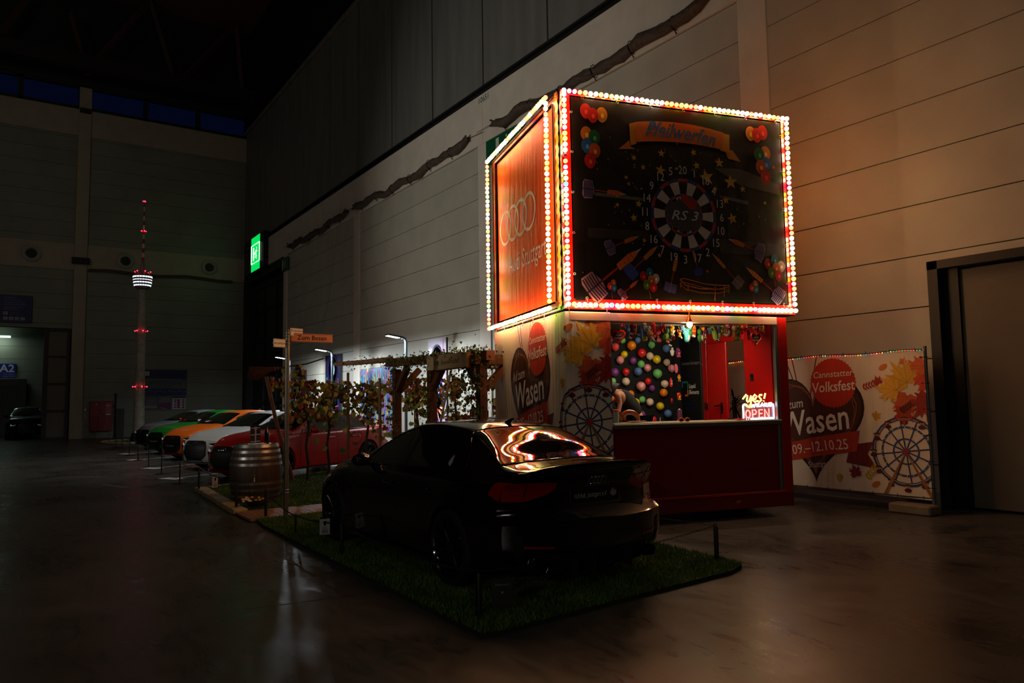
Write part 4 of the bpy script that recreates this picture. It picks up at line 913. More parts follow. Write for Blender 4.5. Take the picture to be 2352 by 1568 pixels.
# fence banner behind the stall, on a steel fence
FX, FY0, FY1, FZ0, FZ1 = 10.15, 5.06, 9.0, .22, 2.19
fb = thing('festival_banner', 'cream festival banner stretched on the fence right of the stall', 'banner', (0, 0, 0))
a = Art(lambda u, v, h: (u, v, h), .0015); LW = FY1-FY0; fsheet(a, 0, LW, FZ1-FZ0)
fest_art(a, LW, FZ1-FZ0, hx=LW-1.70, wx=LW-.31, sheet=False)
g = clipped(a, lambda u, v, h: (FX-h-.004*math.sin(u*11), FY1-u, FZ0+v), 0, LW-.0, 0, FZ1-FZ0, list(np.arange(.1, LW, .1))); g.build('banner_cloth', ARTC, fb)
fe = thing('steel_fence', 'grey steel fence panel carrying the banner right of the stall', 'fence', (0, 0, 0))
g = MB(); g.tube([(FX+.04, FY0, .05), (FX+.04, FY0, 2.25)], .022, 10); g.tube([(FX+.04, FY1, .05), (FX+.04, FY1, 2.25)], .022, 10); g.build('post', m_metal, fe)
g = MB()
for z in (.19, 2.2): g.tube([(FX+.04, FY0, z), (FX+.04, FY1, z)], .018, 8)
for y in np.arange(FY0+.12, FY1, .12): g.tube([(FX+.045, y, .19), (FX+.045, y, 2.2)], .003, 4)
g.build('mesh_panel', m_metal, fe)
g = MB()
for y in np.arange(FY0+.1, FY1, .35):
    for z in (.21, 2.2): g.tube([(FX-.012, y, z-.02), (FX-.012, y+.01, z+.03)], .005, 4)
for z in np.linspace(.35, 2.1, 6): g.tube([(FX-.01, FY0+.05, z), (FX+.02, FY0-.05, z)], .005, 4)
g.build('cable_tie', m_dull, fe, kind='stuff')
o = MB(); o.rbox(FX-.20, FX+.10, FY0-.06, FY0+.50, 0, .13, .02); o = o.build('fence_block', M('concrete_block', (120, 105, 84), .8, noise=.2, ns=8)); tag(o, 'pale concrete fence foot at the right end of the banner', 'concrete block')
t = thing('light_chain', 'thin chain of small coloured lights along the top of the fence banner', 'string of lights', (0, 0, 0))
g = MB(); zz = lambda y: 2.20+.012*math.sin(y*5); g.tube([(FX-.03, y, zz(y)) for y in np.arange(FY0, FY1+.01, .1)], .006, 5); g.build('lamp_cable', m_dull, t)
MINI = []
for c, s_ in (((1, .06, .03), 2), ((1, .5, .1), 2), ((.1, .7, .25), .8), ((1, .05, .10), 1.8), ((.1, .3, .8), .6)):
    m = M('mini_%d' % len(MINI), (40, 40, 40)); b = m.node_tree.nodes['Principled BSDF']; b.inputs['Emission Color'].default_value = (*c, 1); b.inputs['Emission Strength'].default_value = s_
    m.cycles.emission_sampling = 'NONE'; g = MB(); g.ball((0, 0, 0), .009, 6); x = g.build('mini_lamp', m); MINI.append(x.data); bpy.data.objects.remove(x)
for i, y in enumerate(np.linspace(FY0+.03, FY1-.03, 98)): b = bpy.data.objects.new('mini_lamp', rb.choice(MINI)); COL.objects.link(b); b.parent = t; b.location = (FX-.035, y, zz(y)-.012)
o = MB(); o.rbox(FX+.22, FX+.45, 5.26, 5.52, 0, 2.05, .01)
for z in (.7, 1.3, 1.9): o.box(FX+.215, FX+.455, 5.255, 5.525, z, z+.012, 1)
o = o.build('cable_duct', [M('duct_grey', (96, 98, 94), .5), m_dull]); tag(o, 'tall grey boxed cable duct beside the black door frame', 'duct')
# ---------------------------------------------------------------- inside the stall
def soft(n, c, **k): return M(n, c, .75, **k)
ORD = ['first', 'second', 'third', 'fourth', 'fifth', 'sixth', 'seventh', 'eighth', 'ninth', 'tenth']
m_knot = soft('balloon_knot', (60, 50, 40))
BCOL = dict(coral=(240, 78, 74), green=(120, 205, 110), yellow=(238, 210, 30), orange=(250, 140, 12), blue=(92, 132, 190), red=(232, 40, 40), cream=(240, 214, 180), pink=(246, 160, 160), purple=(140, 70, 150))
bl = [('coral', 1413.7, 796.3, 9.2), ('green', 1431, 781, 7.5), ('yellow', 1434.6, 813.5, 8.4), ('orange', 1450.4, 793, 10.9), ('blue', 1466.2, 780.5, 7.3), ('red', 1473.9, 810, 10.4), ('green', 1497.5, 791.5, 8.5), ('cream', 1493.6, 817.2, 8.9), ('yellow', 1508.8, 825, 9.9), ('pink', 1425, 826.6, 9.2), ('purple', 1455, 827.8, 8.2), ('green', 1473, 836, 9), ('blue', 1531.5, 800, 9.2), ('cream', 1532.9, 831.7, 8.2), ('pink', 1488, 844.3, 9), ('purple', 1412.3, 854.5, 9.5), ('red', 1438.5, 853.5, 8.7), ('blue', 1466, 852.8, 9.7), ('pink', 1543.8, 845.3, 9), ('green', 1510, 857.6, 10.9), ('green', 1408.6, 875.4, 8.2), ('cream', 1438.2, 876, 9.2), ('pink', 1472, 886.7, 10.9), ('red', 1489.5, 875.3, 8.2), ('purple', 1498.9, 891, 7.3), ('cream', 1527.8, 881.2, 8.9), ('orange', 1449.7, 904.2, 8.2), ('orange', 1524.9, 901.6, 9.5), ('green', 1476, 917.4, 8.2), ('yellow', 1459, 925, 10.9), ('cream', 1493.5, 923, 8.9), ('yellow', 1517, 932.4, 9.2), ('purple', 1474.9, 952, 8.7), ('blue', 1535, 949.8, 9.4), ('red', 1500, 964, 9.2)]
cnt = {}
for n_, x, y, r in sorted(bl, key=lambda q: q[2]):
    k = cnt[n_] = cnt.get(n_, 0)+1; tot = sum(1 for q in bl if q[0] == n_)
    wh = 'the only' if tot == 1 else ('topmost' if k == 1 else 'lowest' if k == tot else ORD[k-1]+' from the top')
    lab = ('only %s balloon on the black dart wall' % n_) if tot == 1 else ('%s balloon on the black dart wall, %s of the %s ones' % (n_, wh, n_))
    u, z = s_px(x, y, 2.37); R = r*.0071
    if u > 3.04: u = 3.04
    t = sthing('balloon', lab, 'balloon', u, 2.45-R*1.05, z, 'balloons on the black dart wall')
    q = Matrix.Rotation(random.uniform(-.3, .3), 3, 'Z') @ Matrix.Rotation(random.uniform(-.4, .4), 3, 'X')
    g = MB(); g.ball((0, 0, 0), (R*.97, R*1.05, R), 20, q=q); g.build('balloon_skin', M('balloon_'+n_, BCOL[n_], .35, coat=.3), t, smooth=True)
    g = MB(); g.lathe([(.004, -R*1.12), (.010, -R*1.10), (.006, -R*.98)], 8, c=(0, 0, 0)); g.build('balloon_knot', M('balloon_'+n_, BCOL[n_]), t)
# plush toys
PC = dict(cream=(235, 205, 170), blue=(70, 120, 170), purple=(130, 50, 110), pink=(240, 110, 130), orange=(245, 130, 20), grey=(150, 150, 150), red=(215, 25, 25), rust=(170, 60, 25), green=(60, 120, 40), yellow=(235, 180, 40), turquoise=(90, 190, 190), mint=(110, 180, 130), teal=(70, 130, 130), lime=(160, 185, 60), magenta=(185, 25, 90), white=(225, 220, 210), maroon=(110, 15, 20), slate=(90, 115, 150))
def plush(kind, c1, c2):
    g = MB(); B = g.ball
    if kind in ('bear', 'dog', 'cat'):
        B((0, 0, -.15), (.24, .2, .30), 12); B((0, -.03, .26), (.22, .2, .20), 12); B((0, -.17, -.15), (.15, .08, .20), 10, 1); B((0, -.2, .22), (.09, .07, .06), 8, 1)
        for s in (-1, 1):
            if kind == 'cat': g.lathe([(.07, .38), (.001, .52)], 6, c=(s*.13, 0, 0))
            elif kind == 'dog': B((s*.21, 0, .25), (.06, .08, .15), 8, 1)
            else: B((s*.16, 0, .43), (.075, .05, .075), 8)
            B((s*.25, -.08, -.02), (.09, .09, .19), 8, q=Matrix.Rotation(s*.5, 3, 'Y')); B((s*.15, -.12, -.42), (.10, .13, .10), 8, 1); B((s*.07, -.21, .31), .022, 6, 2)
    elif kind == 'fish':
        B((0, 0, 0), (.26, .14, .40), 14); B((0, -.1, -.1), (.18, .08, .22), 10, 1)
        for s in (-1, 1): B((s*.17, 0, -.48), (.13, .04, .14), 8, 1, q=Matrix.Rotation(-s*.6, 3, 'Y')); B((s*.27, 0, 0), (.10, .03, .14), 8, 1); B((s*.12, -.12, .24), .035, 6, 2)
    elif kind == 'pickle':
        P = [(.10*math.sin(q*2.4), 0, .5-q) for q in np.linspace(0, 1, 10)]; g.tube(P, [.08, .15, .18, .19, .19, .19, .19, .18, .15, .07], 12); B((.09, -.12, .2), (.10, .07, .14), 8, 1)
        for s in (-1, 1): B((.09+s*.05, -.19, .24), .02, 6, 2)
    elif kind == 'pear':
        B((0, 0, -.22), (.25, .2, .30), 12); B((0, 0, .2), (.18, .16, .22), 12); B((0, -.12, -.22), (.17, .12, .22), 10, 1); g.tube([(0, 0, .4), (.03, 0, .5)], .02, 6, 2)
        for s in (-1, 1): B((s*.06, -.15, .22), .022, 6, 2)
    elif kind == 'bottle':
        g.lathe([(.001, -.5), (.15, -.47), (.17, -.3), (.17, .2), (.12, .38), (.06, .48), (.001, .5)], 14); B((0, -.12, .15), (.11, .08, .1), 8, 1); B((0, -.14, -.15), (.12, .06, .14), 8, 1)
        for s in (-1, 1): B((s*.05, -.19, .18), .022, 6, 2)
    elif kind == 'penguin':
        B((0, 0, -.08), (.22, .19, .40), 14); B((0, -.09, -.14), (.15, .13, .28), 10, 1); B((0, -.02, .36), (.17, .16, .15), 10)
        g.lathe([(.04, 0), (.001, -.10)], 6, c=(0, -.17, .36), ax='y', m=2)
        for s in (-1, 1): B((s*.23, 0, -.02), (.05, .09, .24), 8, q=Matrix.Rotation(s*.25, 3, 'Y')); B((s*.10, -.08, -.48), (.09, .12, .04), 8, 2); B((s*.07, -.15, .42), .024, 6, 2)
    elif kind == 'elephant':
        B((0, .1, -.15), (.24, .28, .22), 12); B((0, -.15, .12), (.19, .18, .19), 12); g.tube([(0, -.3, .1), (0, -.38, -.05), (0, -.36, -.22)], [.07, .055, .04], 8)
        for s in (-1, 1):
            B((s*.24, -.08, .14), (.14, .04, .17), 8, 1); B((s*.07, -.31, .18), .022, 6, 2)
            for d in (-.08, .25): B((s*.14, d, -.36), (.08, .08, .13), 8)
    elif kind == 'octopus':
        B((0, 0, .2), (.24, .2, .26), 14); B((0, -.14, .12), (.12, .08, .09), 8, 1)
        for k in range(6): a = k*PI/3; g.tube([(.15*math.cos(a), .1*math.sin(a), .05), (.22*math.cos(a), .15*math.sin(a), -.2), (.14*math.cos(a), .12*math.sin(a), -.45)], [.07, .055, .03], 7)
        for s in (-1, 1): B((s*.08, -.18, .26), .03, 6, 2)
    elif kind == 'cube': g.rbox(-.28, .28, -.28, .28, -.28, .28, .08); B((0, -.26, 0), (.16, .05, .12), 8, 1); [B((s*.1, -.29, .1), .03, 6, 2) for s in (-1, 1)]
    else: B((0, 0, 0), .33, 14); B((0, -.25, -.05), (.2, .12, .16), 10, 1); [B((s*.11, -.3, .1), .035, 6, 2) for s in (-1, 1)]
    return g
toys = [(1398, 752, 15, 'fish', 'yellow', 'red'), (1401, 779, 18, 'bear', 'cream', 'white'), (1430, 748, 13, 'cube', 'red', 'white'), (1443, 754, 21, 'fish', 'blue', 'white'), (1452, 752, 20, 'cat', 'maroon', 'purple'), (1441, 765, 16, 'ball', 'slate', 'blue'), (1453, 769, 15, 'fish', 'pink', 'purple'), (1459, 757, 20, 'bottle', 'orange', 'yellow'), (1470, 759, 27, 'bottle', 'slate', 'blue'), (1481, 751, 18, 'dog', 'white', 'grey'), (1490, 759, 20, 'dog', 'white', 'orange'), (1501, 752, 22, 'octopus', 'red', 'red'), (1510, 763, 18, 'fish', 'red', 'pink'), (1520, 752, 20, 'elephant', 'red', 'maroon'), (1481, 778, 15, 'cube', 'lime', 'rust'), (1497, 772, 19, 'bear', 'orange', 'white'), (1514, 782, 14, 'ball', 'red', 'white'), (1534, 785, 11, 'ball', 'rust', 'orange'), (1546, 777, 14, 'ball', 'maroon', 'red'), (1530, 766, 27, 'pear', 'green', 'lime'), (1543, 759, 21, 'bear', 'yellow', 'cream'), (1559, 764, 17, 'dog', 'maroon', 'yellow'), (1566, 753, 16, 'elephant', 'slate', 'grey'), (1571, 760, 17, 'cat', 'turquoise', 'white'), (1578, 771, 30, 'penguin', 'turquoise', 'white'), (1585, 759, 22, 'pear', 'mint', 'green'), (1594, 761, 24, 'bottle', 'orange', 'red'), (1608, 769, 30, 'pear', 'green', 'cream'), (1615, 756, 13, 'cube', 'orange', 'yellow'), (1617, 766, 18, 'cat', 'purple', 'cream'), (1630, 758, 17, 'elephant', 'teal', 'grey'), (1638, 766, 29, 'pickle', 'lime', 'yellow'), (1649, 766, 31, 'penguin', 'slate', 'cream'), (1658, 758, 20, 'dog', 'lime', 'yellow'), (1665, 762, 17, 'fish', 'orange', 'yellow'), (1670, 758, 24, 'bear', 'pink', 'white'), (1675, 764, 18, 'pickle', 'red', 'orange'), (1685, 762, 26, 'cat', 'cream', 'orange'), (1694, 758, 22, 'fish', 'green', 'lime'), (1693, 773, 19, 'elephant', 'green', 'lime'), (1703, 755, 18, 'fish', 'orange', 'red'), (1713, 753, 17, 'octopus', 'red', 'white'), (1719, 767, 20, 'fish', 'magenta', 'purple'), (1731, 754, 9, 'ball', 'orange', 'red'), (1744, 753, 13, 'bear', 'maroon', 'pink'), (1753, 754, 14, 'bottle', 'yellow', 'red')]
m_eye = M('toy_eye', (8, 8, 8), .2)
tc = {}; random.seed(5)
for i, (x, y, h, kd, c1, c2) in enumerate(toys):
    k = tc[(kd, c1)] = tc.get((kd, c1), 0)+1
    dd = .16+(.12 if y > 768 and h < 18 else 0); u, z = s_px(x, y, dd); S = h/1682*9.7*1.2
    nb = toys[i-1] if i else toys[1]
    names = dict(ball='round', fish='fish-shaped', bottle='bottle-shaped', pear='pear-shaped', pickle='gherkin-shaped', cube='cube-shaped').get(kd)
    lab = ('small %s %s plush toy hanging under the awning beside a %s one' % (c1, names, nb[4])) if names else ('small %s plush %s hanging under the awning beside a %s toy' % (c1, kd, nb[4]))
    t = sthing('plush_toy', lab, 'plush toy', u, dd, z, 'plush toys hanging in the stall', rz=random.uniform(-.7, .7))
    b = plush(kd, c1, c2).build('toy_body', [soft('plush_'+c1, PC[c1]), soft('plush_'+c2, PC[c2]), m_eye], t, smooth=True); b.scale = (S,)*3; b.rotation_euler = (0, random.uniform(-.25, .25), 0)
    g = MB(); g.tube([(0, 0, S*.42), (random.uniform(-.01, .01), 0, (S*.42+2.56-z)/2), (0, 0, 2.57-z)], .0025, 4); g.build('hanging_loop', soft('loop_'+str(i % 3), ((190, 170, 60), (150, 160, 120), (170, 90, 60))[i % 3]), t)
    if i % 2: g = MB(); q = Matrix.Translation((S*.2, -S*.1, -S*.35)) @ Matrix.Rotation(.5, 4, 'Y'); g.box(0, .045, -.001, .001, -.02, 0, mat=q); g.build('care_tag', soft('paper_tag', (235, 225, 205)), t)
wt = [(1544, 808, 22, 'penguin', 'white', 'cream'), (1557, 809, 24, 'cat', 'purple', 'pink'), (1552, 846, 22, 'pickle', 'pink', 'white'), (1560, 866, 18, 'fish', 'orange', 'yellow'), (1541, 878, 22, 'bottle', 'red', 'white'), (1559, 909, 20, 'dog', 'red', 'yellow'), (1543, 919, 14, 'fish', 'red', 'maroon'), (1547, 926, 14, 'pear', 'maroon', 'red')]
for x, y, h, kd, c1, c2 in wt[:-1]:
    d_t = 1.95; u, z = s_px(x, y, d_t); S = h/1682*11
    t = sthing('plush_toy', '%s plush toy hanging by the dart wall edge, %s' % (c1, {808: 'topmost, left of the purple one', 809: 'beside the white one', 846: 'below the purple one', 866: 'shaped like a fish', 878: 'slim, above the striped one', 909: 'striped like a jumper', 919: 'lowest, lip-shaped'}[y]), 'plush toy', u, d_t, z, 'plush toys at the edge of the dart wall', rz=.3)
    b = plush(kd, c1, c2).build('toy_body', [soft('plush_'+c1, PC[c1]), soft('plush_'+c2, PC[c2]), m_eye], t, smooth=True); b.scale = (S,)*3
    g = MB(); g.tube([(0, 0, S*.42), (0, 0, 2.68-z)], .002, 4); g.build('hanging_loop', m_dull, t)
g = SB(); g.tube([(.62, .16, 2.575), (3.14, .16, 2.575)], .008, 6); g.tube([(.62, .28, 2.575), (3.14, .28, 2.575)], .008, 6); o = g.build('hanging_rail', m_metal); tag(o, 'thin steel rods under the stall awning holding the plush toys', 'rail')
# gingerbread hearts
def gheart(x, y, wpx, lab, yaw):
    u, z = s_px(x, y, .03); S = wpx/1682*9.4/2
    t = sthing('gingerbread_heart', lab, 'gingerbread heart', u, .03, z, rz=yaw)
    H_ = lambda k: [(S*k*math.sin(q)**3, S*k*(13*math.cos(q)-5*math.cos(2*q)-2*math.cos(3*q)-math.cos(4*q))/15) for q in np.linspace(0, 2*PI, 49)[:-1]]
    g = MB(); g.prism(H_(1), lambda a, b, h: (a, -h, b), -.012, .012); g.build('heart_base', M('gingerbread', (78, 30, 14), .5), t)
    g = MB(); g.tube([(a, -.014, b) for a, b in H_(.95)], S*.11, 6, closed=True); g.build('icing_rim', M('red_icing', (215, 16, 20), .3, coat=.5), t, smooth=True)
    a = Art(lambda a_, b_, h: (a_, -.014-h, b_)); a.text('Audi', 0, S*.15, S*.42, 'e8d8c8', 1, shear=.3, rot=.08); a.text('Stuttgart', S*.05, -S*.25, S*.36, 'e8d8c8', 1, shear=.3, rot=.08); a.star(S*.4, S*.55, S*.1, 'd03030', 1); a.star(0, -S*.65, S*.09, 'd03030', 1); a.build('icing_text', ARTG, t)
    g = MB(); g.tube([(S*.3, 0, S*.7), (.02, 0, 2.57-z)], .003, 4); g.build('hanging_loop', soft('loop_0', (190, 170, 60)), t)
gheart(1735, 777, 34, 'gingerbread heart hanging at the right end of the stall opening', .1); gheart(1421, 772, 32, 'gingerbread heart hanging at the left end of the stall opening', -.75)
# pendant bulb
u, z = s_px(1583, 745, -.02); t = sthing('pendant_lamp', 'glowing pendant bulb with copper cap hanging in front of the toys', 'lamp', u, -.03, z)
g = MB(); g.tube([(0, 0, .05), (0, 0, .17)], .006, 6); g.lathe([(.016, .13), (.022, .09), (.045, .045), (.047, .03), (.03, .03)], 18); g.build('lamp_socket', M('copper_cap', (150, 70, 40), .3, .8), t, smooth=True)
mp_ = M('pendant_glow', (255, 240, 200), emit=9, ecol=(255, 236, 190)); mp_.cycles.emission_sampling = 'NONE'
g = MB(); g.ball((0, 0, 0), (.04, .04, .045), 16); g.build('lamp_bulb', mp_, t, smooth=True)
l = bpy.data.lights.new('pendant_light', 'POINT'); l.energy = 4; l.color = (1, .85, .6); l.shadow_soft_size = .05; lo = bpy.data.objects.new('pendant_light', l); COL.objects.link(lo); lo.parent = t; lo.location = (0, .0, -.06)
l = bpy.data.lights.new('stall_fill', 'AREA'); l.energy = 40; l.size = 1.6; l.shape = 'RECTANGLE'; l.size_y = .1; l.color = (1, .84, .62); lo = bpy.data.objects.new('stall_fill', l); COL.objects.link(lo); lo.location = SP_(1.9, .55, 2.66); lo.rotation_euler = (.55, 0, -STH)  # unseen area light added to brighten the stall interior and balloons
g = SB(); g.rbox(1.1, 2.7, .5, .6, 2.665, 2.70, .005); o = g.build('assumed_batten_light', m_metal); tag(o, 'assumed slim light fitting under the stall ceiling behind the plush toys', 'lamp')  # assumed fitting placed at the added stall light
# neon sign
def neon_m(n, c, s_):
    m = M(n, (40, 40, 40)); b = m.node_tree.nodes['Principled BSDF']; b.inputs['Emission Color'].default_value = (*c, 1); b.inputs['Emission Strength'].default_value = s_; return m
n_y, n_w, n_r = neon_m('neon_yellow', (1, .72, .08), 7), neon_m('neon_white', (.62, .78, 1), 5), neon_m('neon_red', (1, .14, .12), 5)
ND = .10; k0 = (s_px(1760, 940, ND)[0]-s_px(1720, 940, ND)[0])/40; nc = s_px(1744, 957, ND); NB = 1.292
t = sthing('neon_sign', 'glowing yellow and white neon sign on the right end of the counter', 'sign', nc[0], ND, NB)
N_ = lambda x, y: ((x-1744)*k0, 0, (957-y)*k0*1.02+.0)
def neon(name, m, strokes, r):
    g = MB()
    for s_ in strokes: g.tube([N_(*p) for p in s_], r*k0, 6)
    return g.build(name, m, t, smooth=True)
neon('neon_frame', n_w, [[(1708, 956), (1708, 931), (1711, 928), (1716, 929)], [(1768, 928), (1777, 929), (1778, 932), (1778, 955), (1708, 956)]], 1.7)
def cat(p): return p
yes = [[(1708, 918), (1712, 914), (1716, 910), (1719, 912), (1717, 921), (1719, 924), (1723, 922), (1727, 912)], [(1727, 912), (1726, 928), (1723, 934), (1718, 932), (1715, 929)], [(1730, 920), (1737, 918), (1740, 913), (1736, 910), (1732, 914), (1731, 921), (1735, 924), (1741, 922)], [(1752, 911), (1747, 911), (1745, 914), (1749, 918), (1750, 921), (1746, 924), (1741, 922)], [(1760, 908), (1757, 918)], [(1756, 922), (1755.5, 923)]]
neon('neon_script', n_y, yes, 1.7)
wa = [[(1726, 928), (1728, 934), (1731, 929), (1733, 934), (1737, 927)], [(1745, 927), (1740, 927.5), (1740, 933), (1745, 932.5)], [(1740, 930), (1744, 930)], [(1748, 933), (1752, 926), (1756, 933)], [(1750, 930.5), (1754, 930.5)], [(1758, 933), (1758, 926), (1763, 927), (1762, 930), (1758, 930), (1764, 933)], [(1773, 926), (1767, 926.5), (1767, 932.5), (1773, 932)], [(1767, 929.5), (1772, 929)]]
neon('neon_middle_line', n_w, wa, 1.3)
opn = [[(1713+5.5+5*math.cos(a), 946.5+7*math.sin(a)) for a in np.linspace(0, 2*PI, 15)], [(1729, 954), (1729, 939), (1736, 939.5), (1738, 943), (1736, 947), (1729, 947.5)], [(1752, 939), (1744, 939), (1744, 953.5), (1752, 953)], [(1744, 946), (1751, 946)], [(1757, 953.5), (1757, 938), (1767, 953), (1767, 937)]]
neon('neon_red_letters', n_r, opn, 1.25)
g = MB(); g.box(-.005-36*k0, 36*k0, .012, .016, .0, 30*k0); g.rbox(-20*k0, 20*k0, -.02, .05, -.002, .006, .001); g.build('acrylic_back', M('acrylic', (245, 225, 230), .1, trans=.85, ior=1.3), t)
# things on the counter
CT = 1.291
def sth(name, lab, cat, u, d, z=CT, rz=0): return sthing(name, lab, cat, u, d, z, rz=rz)
u, _ = s_px(1412, 955, .22); t = sth('tin_can', 'small tin with red lid at the left end of the counter', 'tin', u, .22)
g = MB(); g.lathe([(.05, 0), (.055, .004), (.055, .15), (.05, .155)], 22); g.build('tin_body', M('tin_stripes', (150, 170, 175), .35, .3, noise=.6, ns=30, stretch=(6, 6, .1)), t, smooth=30)
g = MB(); g.lathe([(.056, .150), (.056, .168), (.05, .172)], 22); g.build('tin_lid', M('red_lid', (220, 20, 24), .4), t, smooth=30)
u, _ = s_px(1446, 958, .28); t = sth('pretzel', 'large glossy brown pretzel lying against the wall of the counter', 'pretzel', u, .28)
g = MB(); A = np.linspace(-.2, PI+.2, 22); g.tube([(.13*math.cos(a)-.0, 0, .02+.115*math.sin(a)) for a in A if math.sin(a) > -.1], [.018+.012*math.sin(max(0, min(PI, a)))+.006 for a in A if math.sin(a) > -.1], 12); g.tube([(-.12, -.02, .03), (-.17, -.03, .10), (-.13, -.02, .12), (-.07, -.02, .03)], .018, 10); g.build('pretzel_dough', M('pretzel_glaze', (170, 72, 22), .12, coat=1, noise=.25, ns=20), t, smooth=True)
for i, (x0, x1, d_, hh, c, lab) in enumerate(((1408, 1470, .10, .006, (130, 150, 120), 'green printed leaflets spread at the left end of the counter'), (1425, 1458, .03, .005, (200, 170, 90), 'yellow leaflet on top of the green ones on the counter'))):
    ua, ub = s_px(x0, 965, d_)[0], s_px(x1, 965, d_)[0]; g = SB(); g.k = 0
    for k in range(4): q = k*.012; g.add([(ua+q, d_-.06+q, CT+.001+k*.0012), (ub-q*2, d_-.05-q, CT+.001+k*.0012), (ub-q, d_+.10, CT+.0015+k*.0012), (ua+.02, d_+.12-q, CT+.0015+k*.0012)], [(0, 1, 2, 3)])
    o = g.build('leaflet_stack', M('leaflet_%d' % i, c, .6, noise=.4, ns=20)); tag(o, lab, 'leaflets')
ua, ub = s_px(1440, 962, .14)[0], s_px(1483, 964, .14)[0]; g = SB(); g.rbox(ua, ub, .10, .17, CT+.006, CT+.018, .003); g.rbox(ua+.01, ub-.01, .105, .165, CT+.018, CT+.022, .001, 1); o = g.build('wooden_ruler', [M('red_wood', (140, 40, 20), .5), M('pale_wood', (200, 160, 110), .5)]); tag(o, 'flat wooden box edge lying on leaflets in front of the pretzel', 'wooden strip')
u, _ = s_px(1570, 962, .02); t = sth('sunglasses', 'orange sunglasses lying folded on the middle of the counter', 'sunglasses', u, .0)
g = MB()
for s in (-1, 1): g.tube([(s*.045+.033*math.cos(a), 0, .026+.024*math.sin(a)) for a in np.linspace(0, 2*PI, 15)[:-1]], .006, 6, closed=True); g.tube([(s*.078, 0, .03), (s*.08, .05, .02), (s*.03, .09, .012)], .004, 5)
g.tube([(-.012, 0, .03), (.012, 0, .03)], .004, 5); g.build('glasses_frame', M('orange_plastic', (225, 90, 30), .3), t, smooth=True)
g = MB()
for s in (-1, 1): g.lathe([(.001, 0), (.03, 0), (.03, .002), (.001, .002)], 14, c=(s*.045, 0, .026), ax='y')
g.build('lens', m_glass, t)
u, _ = s_px(1561, 950, .36); t = sth('bottle', 'slim purple bottle with dropper top standing behind the counter edge', 'bottle', u, .36)
g = MB(); g.lathe([(.028, 0), (.034, .01), (.034, .12), (.028, .15), (.012, .165), (.012, .18)], 16); g.build('bottle_body', M('purple_bottle', (120, 60, 100), .25, coat=.5), t, smooth=30); g = MB(); g.lathe([(.014, .175), (.014, .20), (.005, .205), (.005, .24)], 10); g.build('bottle_cap', m_trim, t)
u, _ = s_px(1516, 962, .2); t = sth('pen', 'short white pen standing on the counter left of the sunglasses', 'pen', u, .2); g = MB(); g.tube([(0, 0, 0), (.004, 0, .06)], .006, 8); g.build('pen_body', M('white_plastic', (220, 215, 200), .4), t)
for i, (x, y) in enumerate(((1692, 957), (1697, 954), (1702, 957), (1708, 958), (1714, 957), (1721, 958), (1700, 959))):
    u, _ = s_px(x, y, .0); t = sth('wrapped_sweet', 'pink wrapped sweet in the heap beside the neon sign', 'sweet', u, -.02+i*.012, rz=i); t['group'] = 'wrapped sweets beside the neon sign'
    g = MB(); g.ball((0, 0, .012), (.02, .012, .012), 8); g.lathe([(.014, -.036), (.003, -.02)], 6, c=(0, 0, .012), ax='x'); g.lathe([(.003, .02), (.014, .036)], 6, c=(0, 0, .012), ax='x'); g.build('sweet_wrapper', M('pink_foil', (230, 60, 90), .3), t)
g = SB(); ua, ub = s_px(1678, 955, .3)[0], s_px(1700, 955, .3)[0]; g.rbox(ua, ub, .25, .38, CT, CT+.012, .003); o = g.build('tablet', m_trim); tag(o, 'flat black tray lying left of the neon sign', 'tray')
# ---- the stallholder, bending over the left end of the counter
def skin_obj(name, chains, mat, parent, sub=2):
    me = bpy.data.meshes.new(name); V, E, R, idx = [], [], [], {}
    for ch in chains:
        prev = None
        for p, r in ch:
            key = tuple(round(q, 4) for q in p)
            if key not in idx: idx[key] = len(V); V.append(p); R.append(r)
            if prev is not None and prev != idx[key]: E.append((prev, idx[key]))
            prev = idx[key]
    me.from_pydata(V, E, []); me.materials.append(mat); o = bpy.data.objects.new(name, me); COL.objects.link(o); o.parent = parent
    md = o.modifiers.new('skin', 'SKIN'); md.use_smooth_shade = True
    for i, r in enumerate(R): me.skin_vertices[0].data[i].radius = r if isinstance(r, tuple) else (r, r); me.skin_vertices[0].data[i].use_root = i == 0
    s = o.modifiers.new('sub', 'SUBSURF'); s.levels = s.render_levels = sub; return o
m_skin = M('skin', (205, 142, 108), .5, noise=.06, ns=12); m_top = M('black_top', (22, 24, 20), .8); m_hair = M('dark_hair', (48, 30, 20), .6)
per = sthing('person', 'person in a black top bending over the left end of the stall counter', 'person', 0, 0, .30)
Q = lambda x, y, d: (lambda q: (q[0], d, q[1]-.30))(s_px(x, y, d))
pel, chest, neck, head = Q(1462, 962, .78), Q(1432, 915, .66), Q(1413, 902, .60), Q(1396, 893, .52)
mid = tuple((a+b)/2 for a, b in zip(pel, chest)); mid = (mid[0]+.02, mid[1], mid[2]+.03)
shR, elR, wrR, haR = Q(1417, 906, .50), Q(1424, 926, .46), Q(1421, 947, .40), Q(1422, 955, .37)
shL, elL, wrL, haL = Q(1424, 900, .82), Q(1398, 925, .75), Q(1392, 948, .55), Q(1388, 955, .48)
def add_(p, *o): return tuple(a+b for a, b in zip(p, o))
hipR, hipL = add_(pel, 0, -.09, -.06), add_(pel, 0, .09, -.06); kn = lambda h: add_(h, -.04, 0, -.40); an = lambda h, z: (h[0]-.02, h[1], .06)
hd = tuple(a+(b-a)*1.0 for a, b in zip(neck, head))
ch = [[(pel, (.10, .12)), (mid, (.085, .11)), (chest, (.085, .125)), (neck, .05), (hd, (.085, .10)), (add_(hd, -.07, -.03, .0), (.07, .08))]]
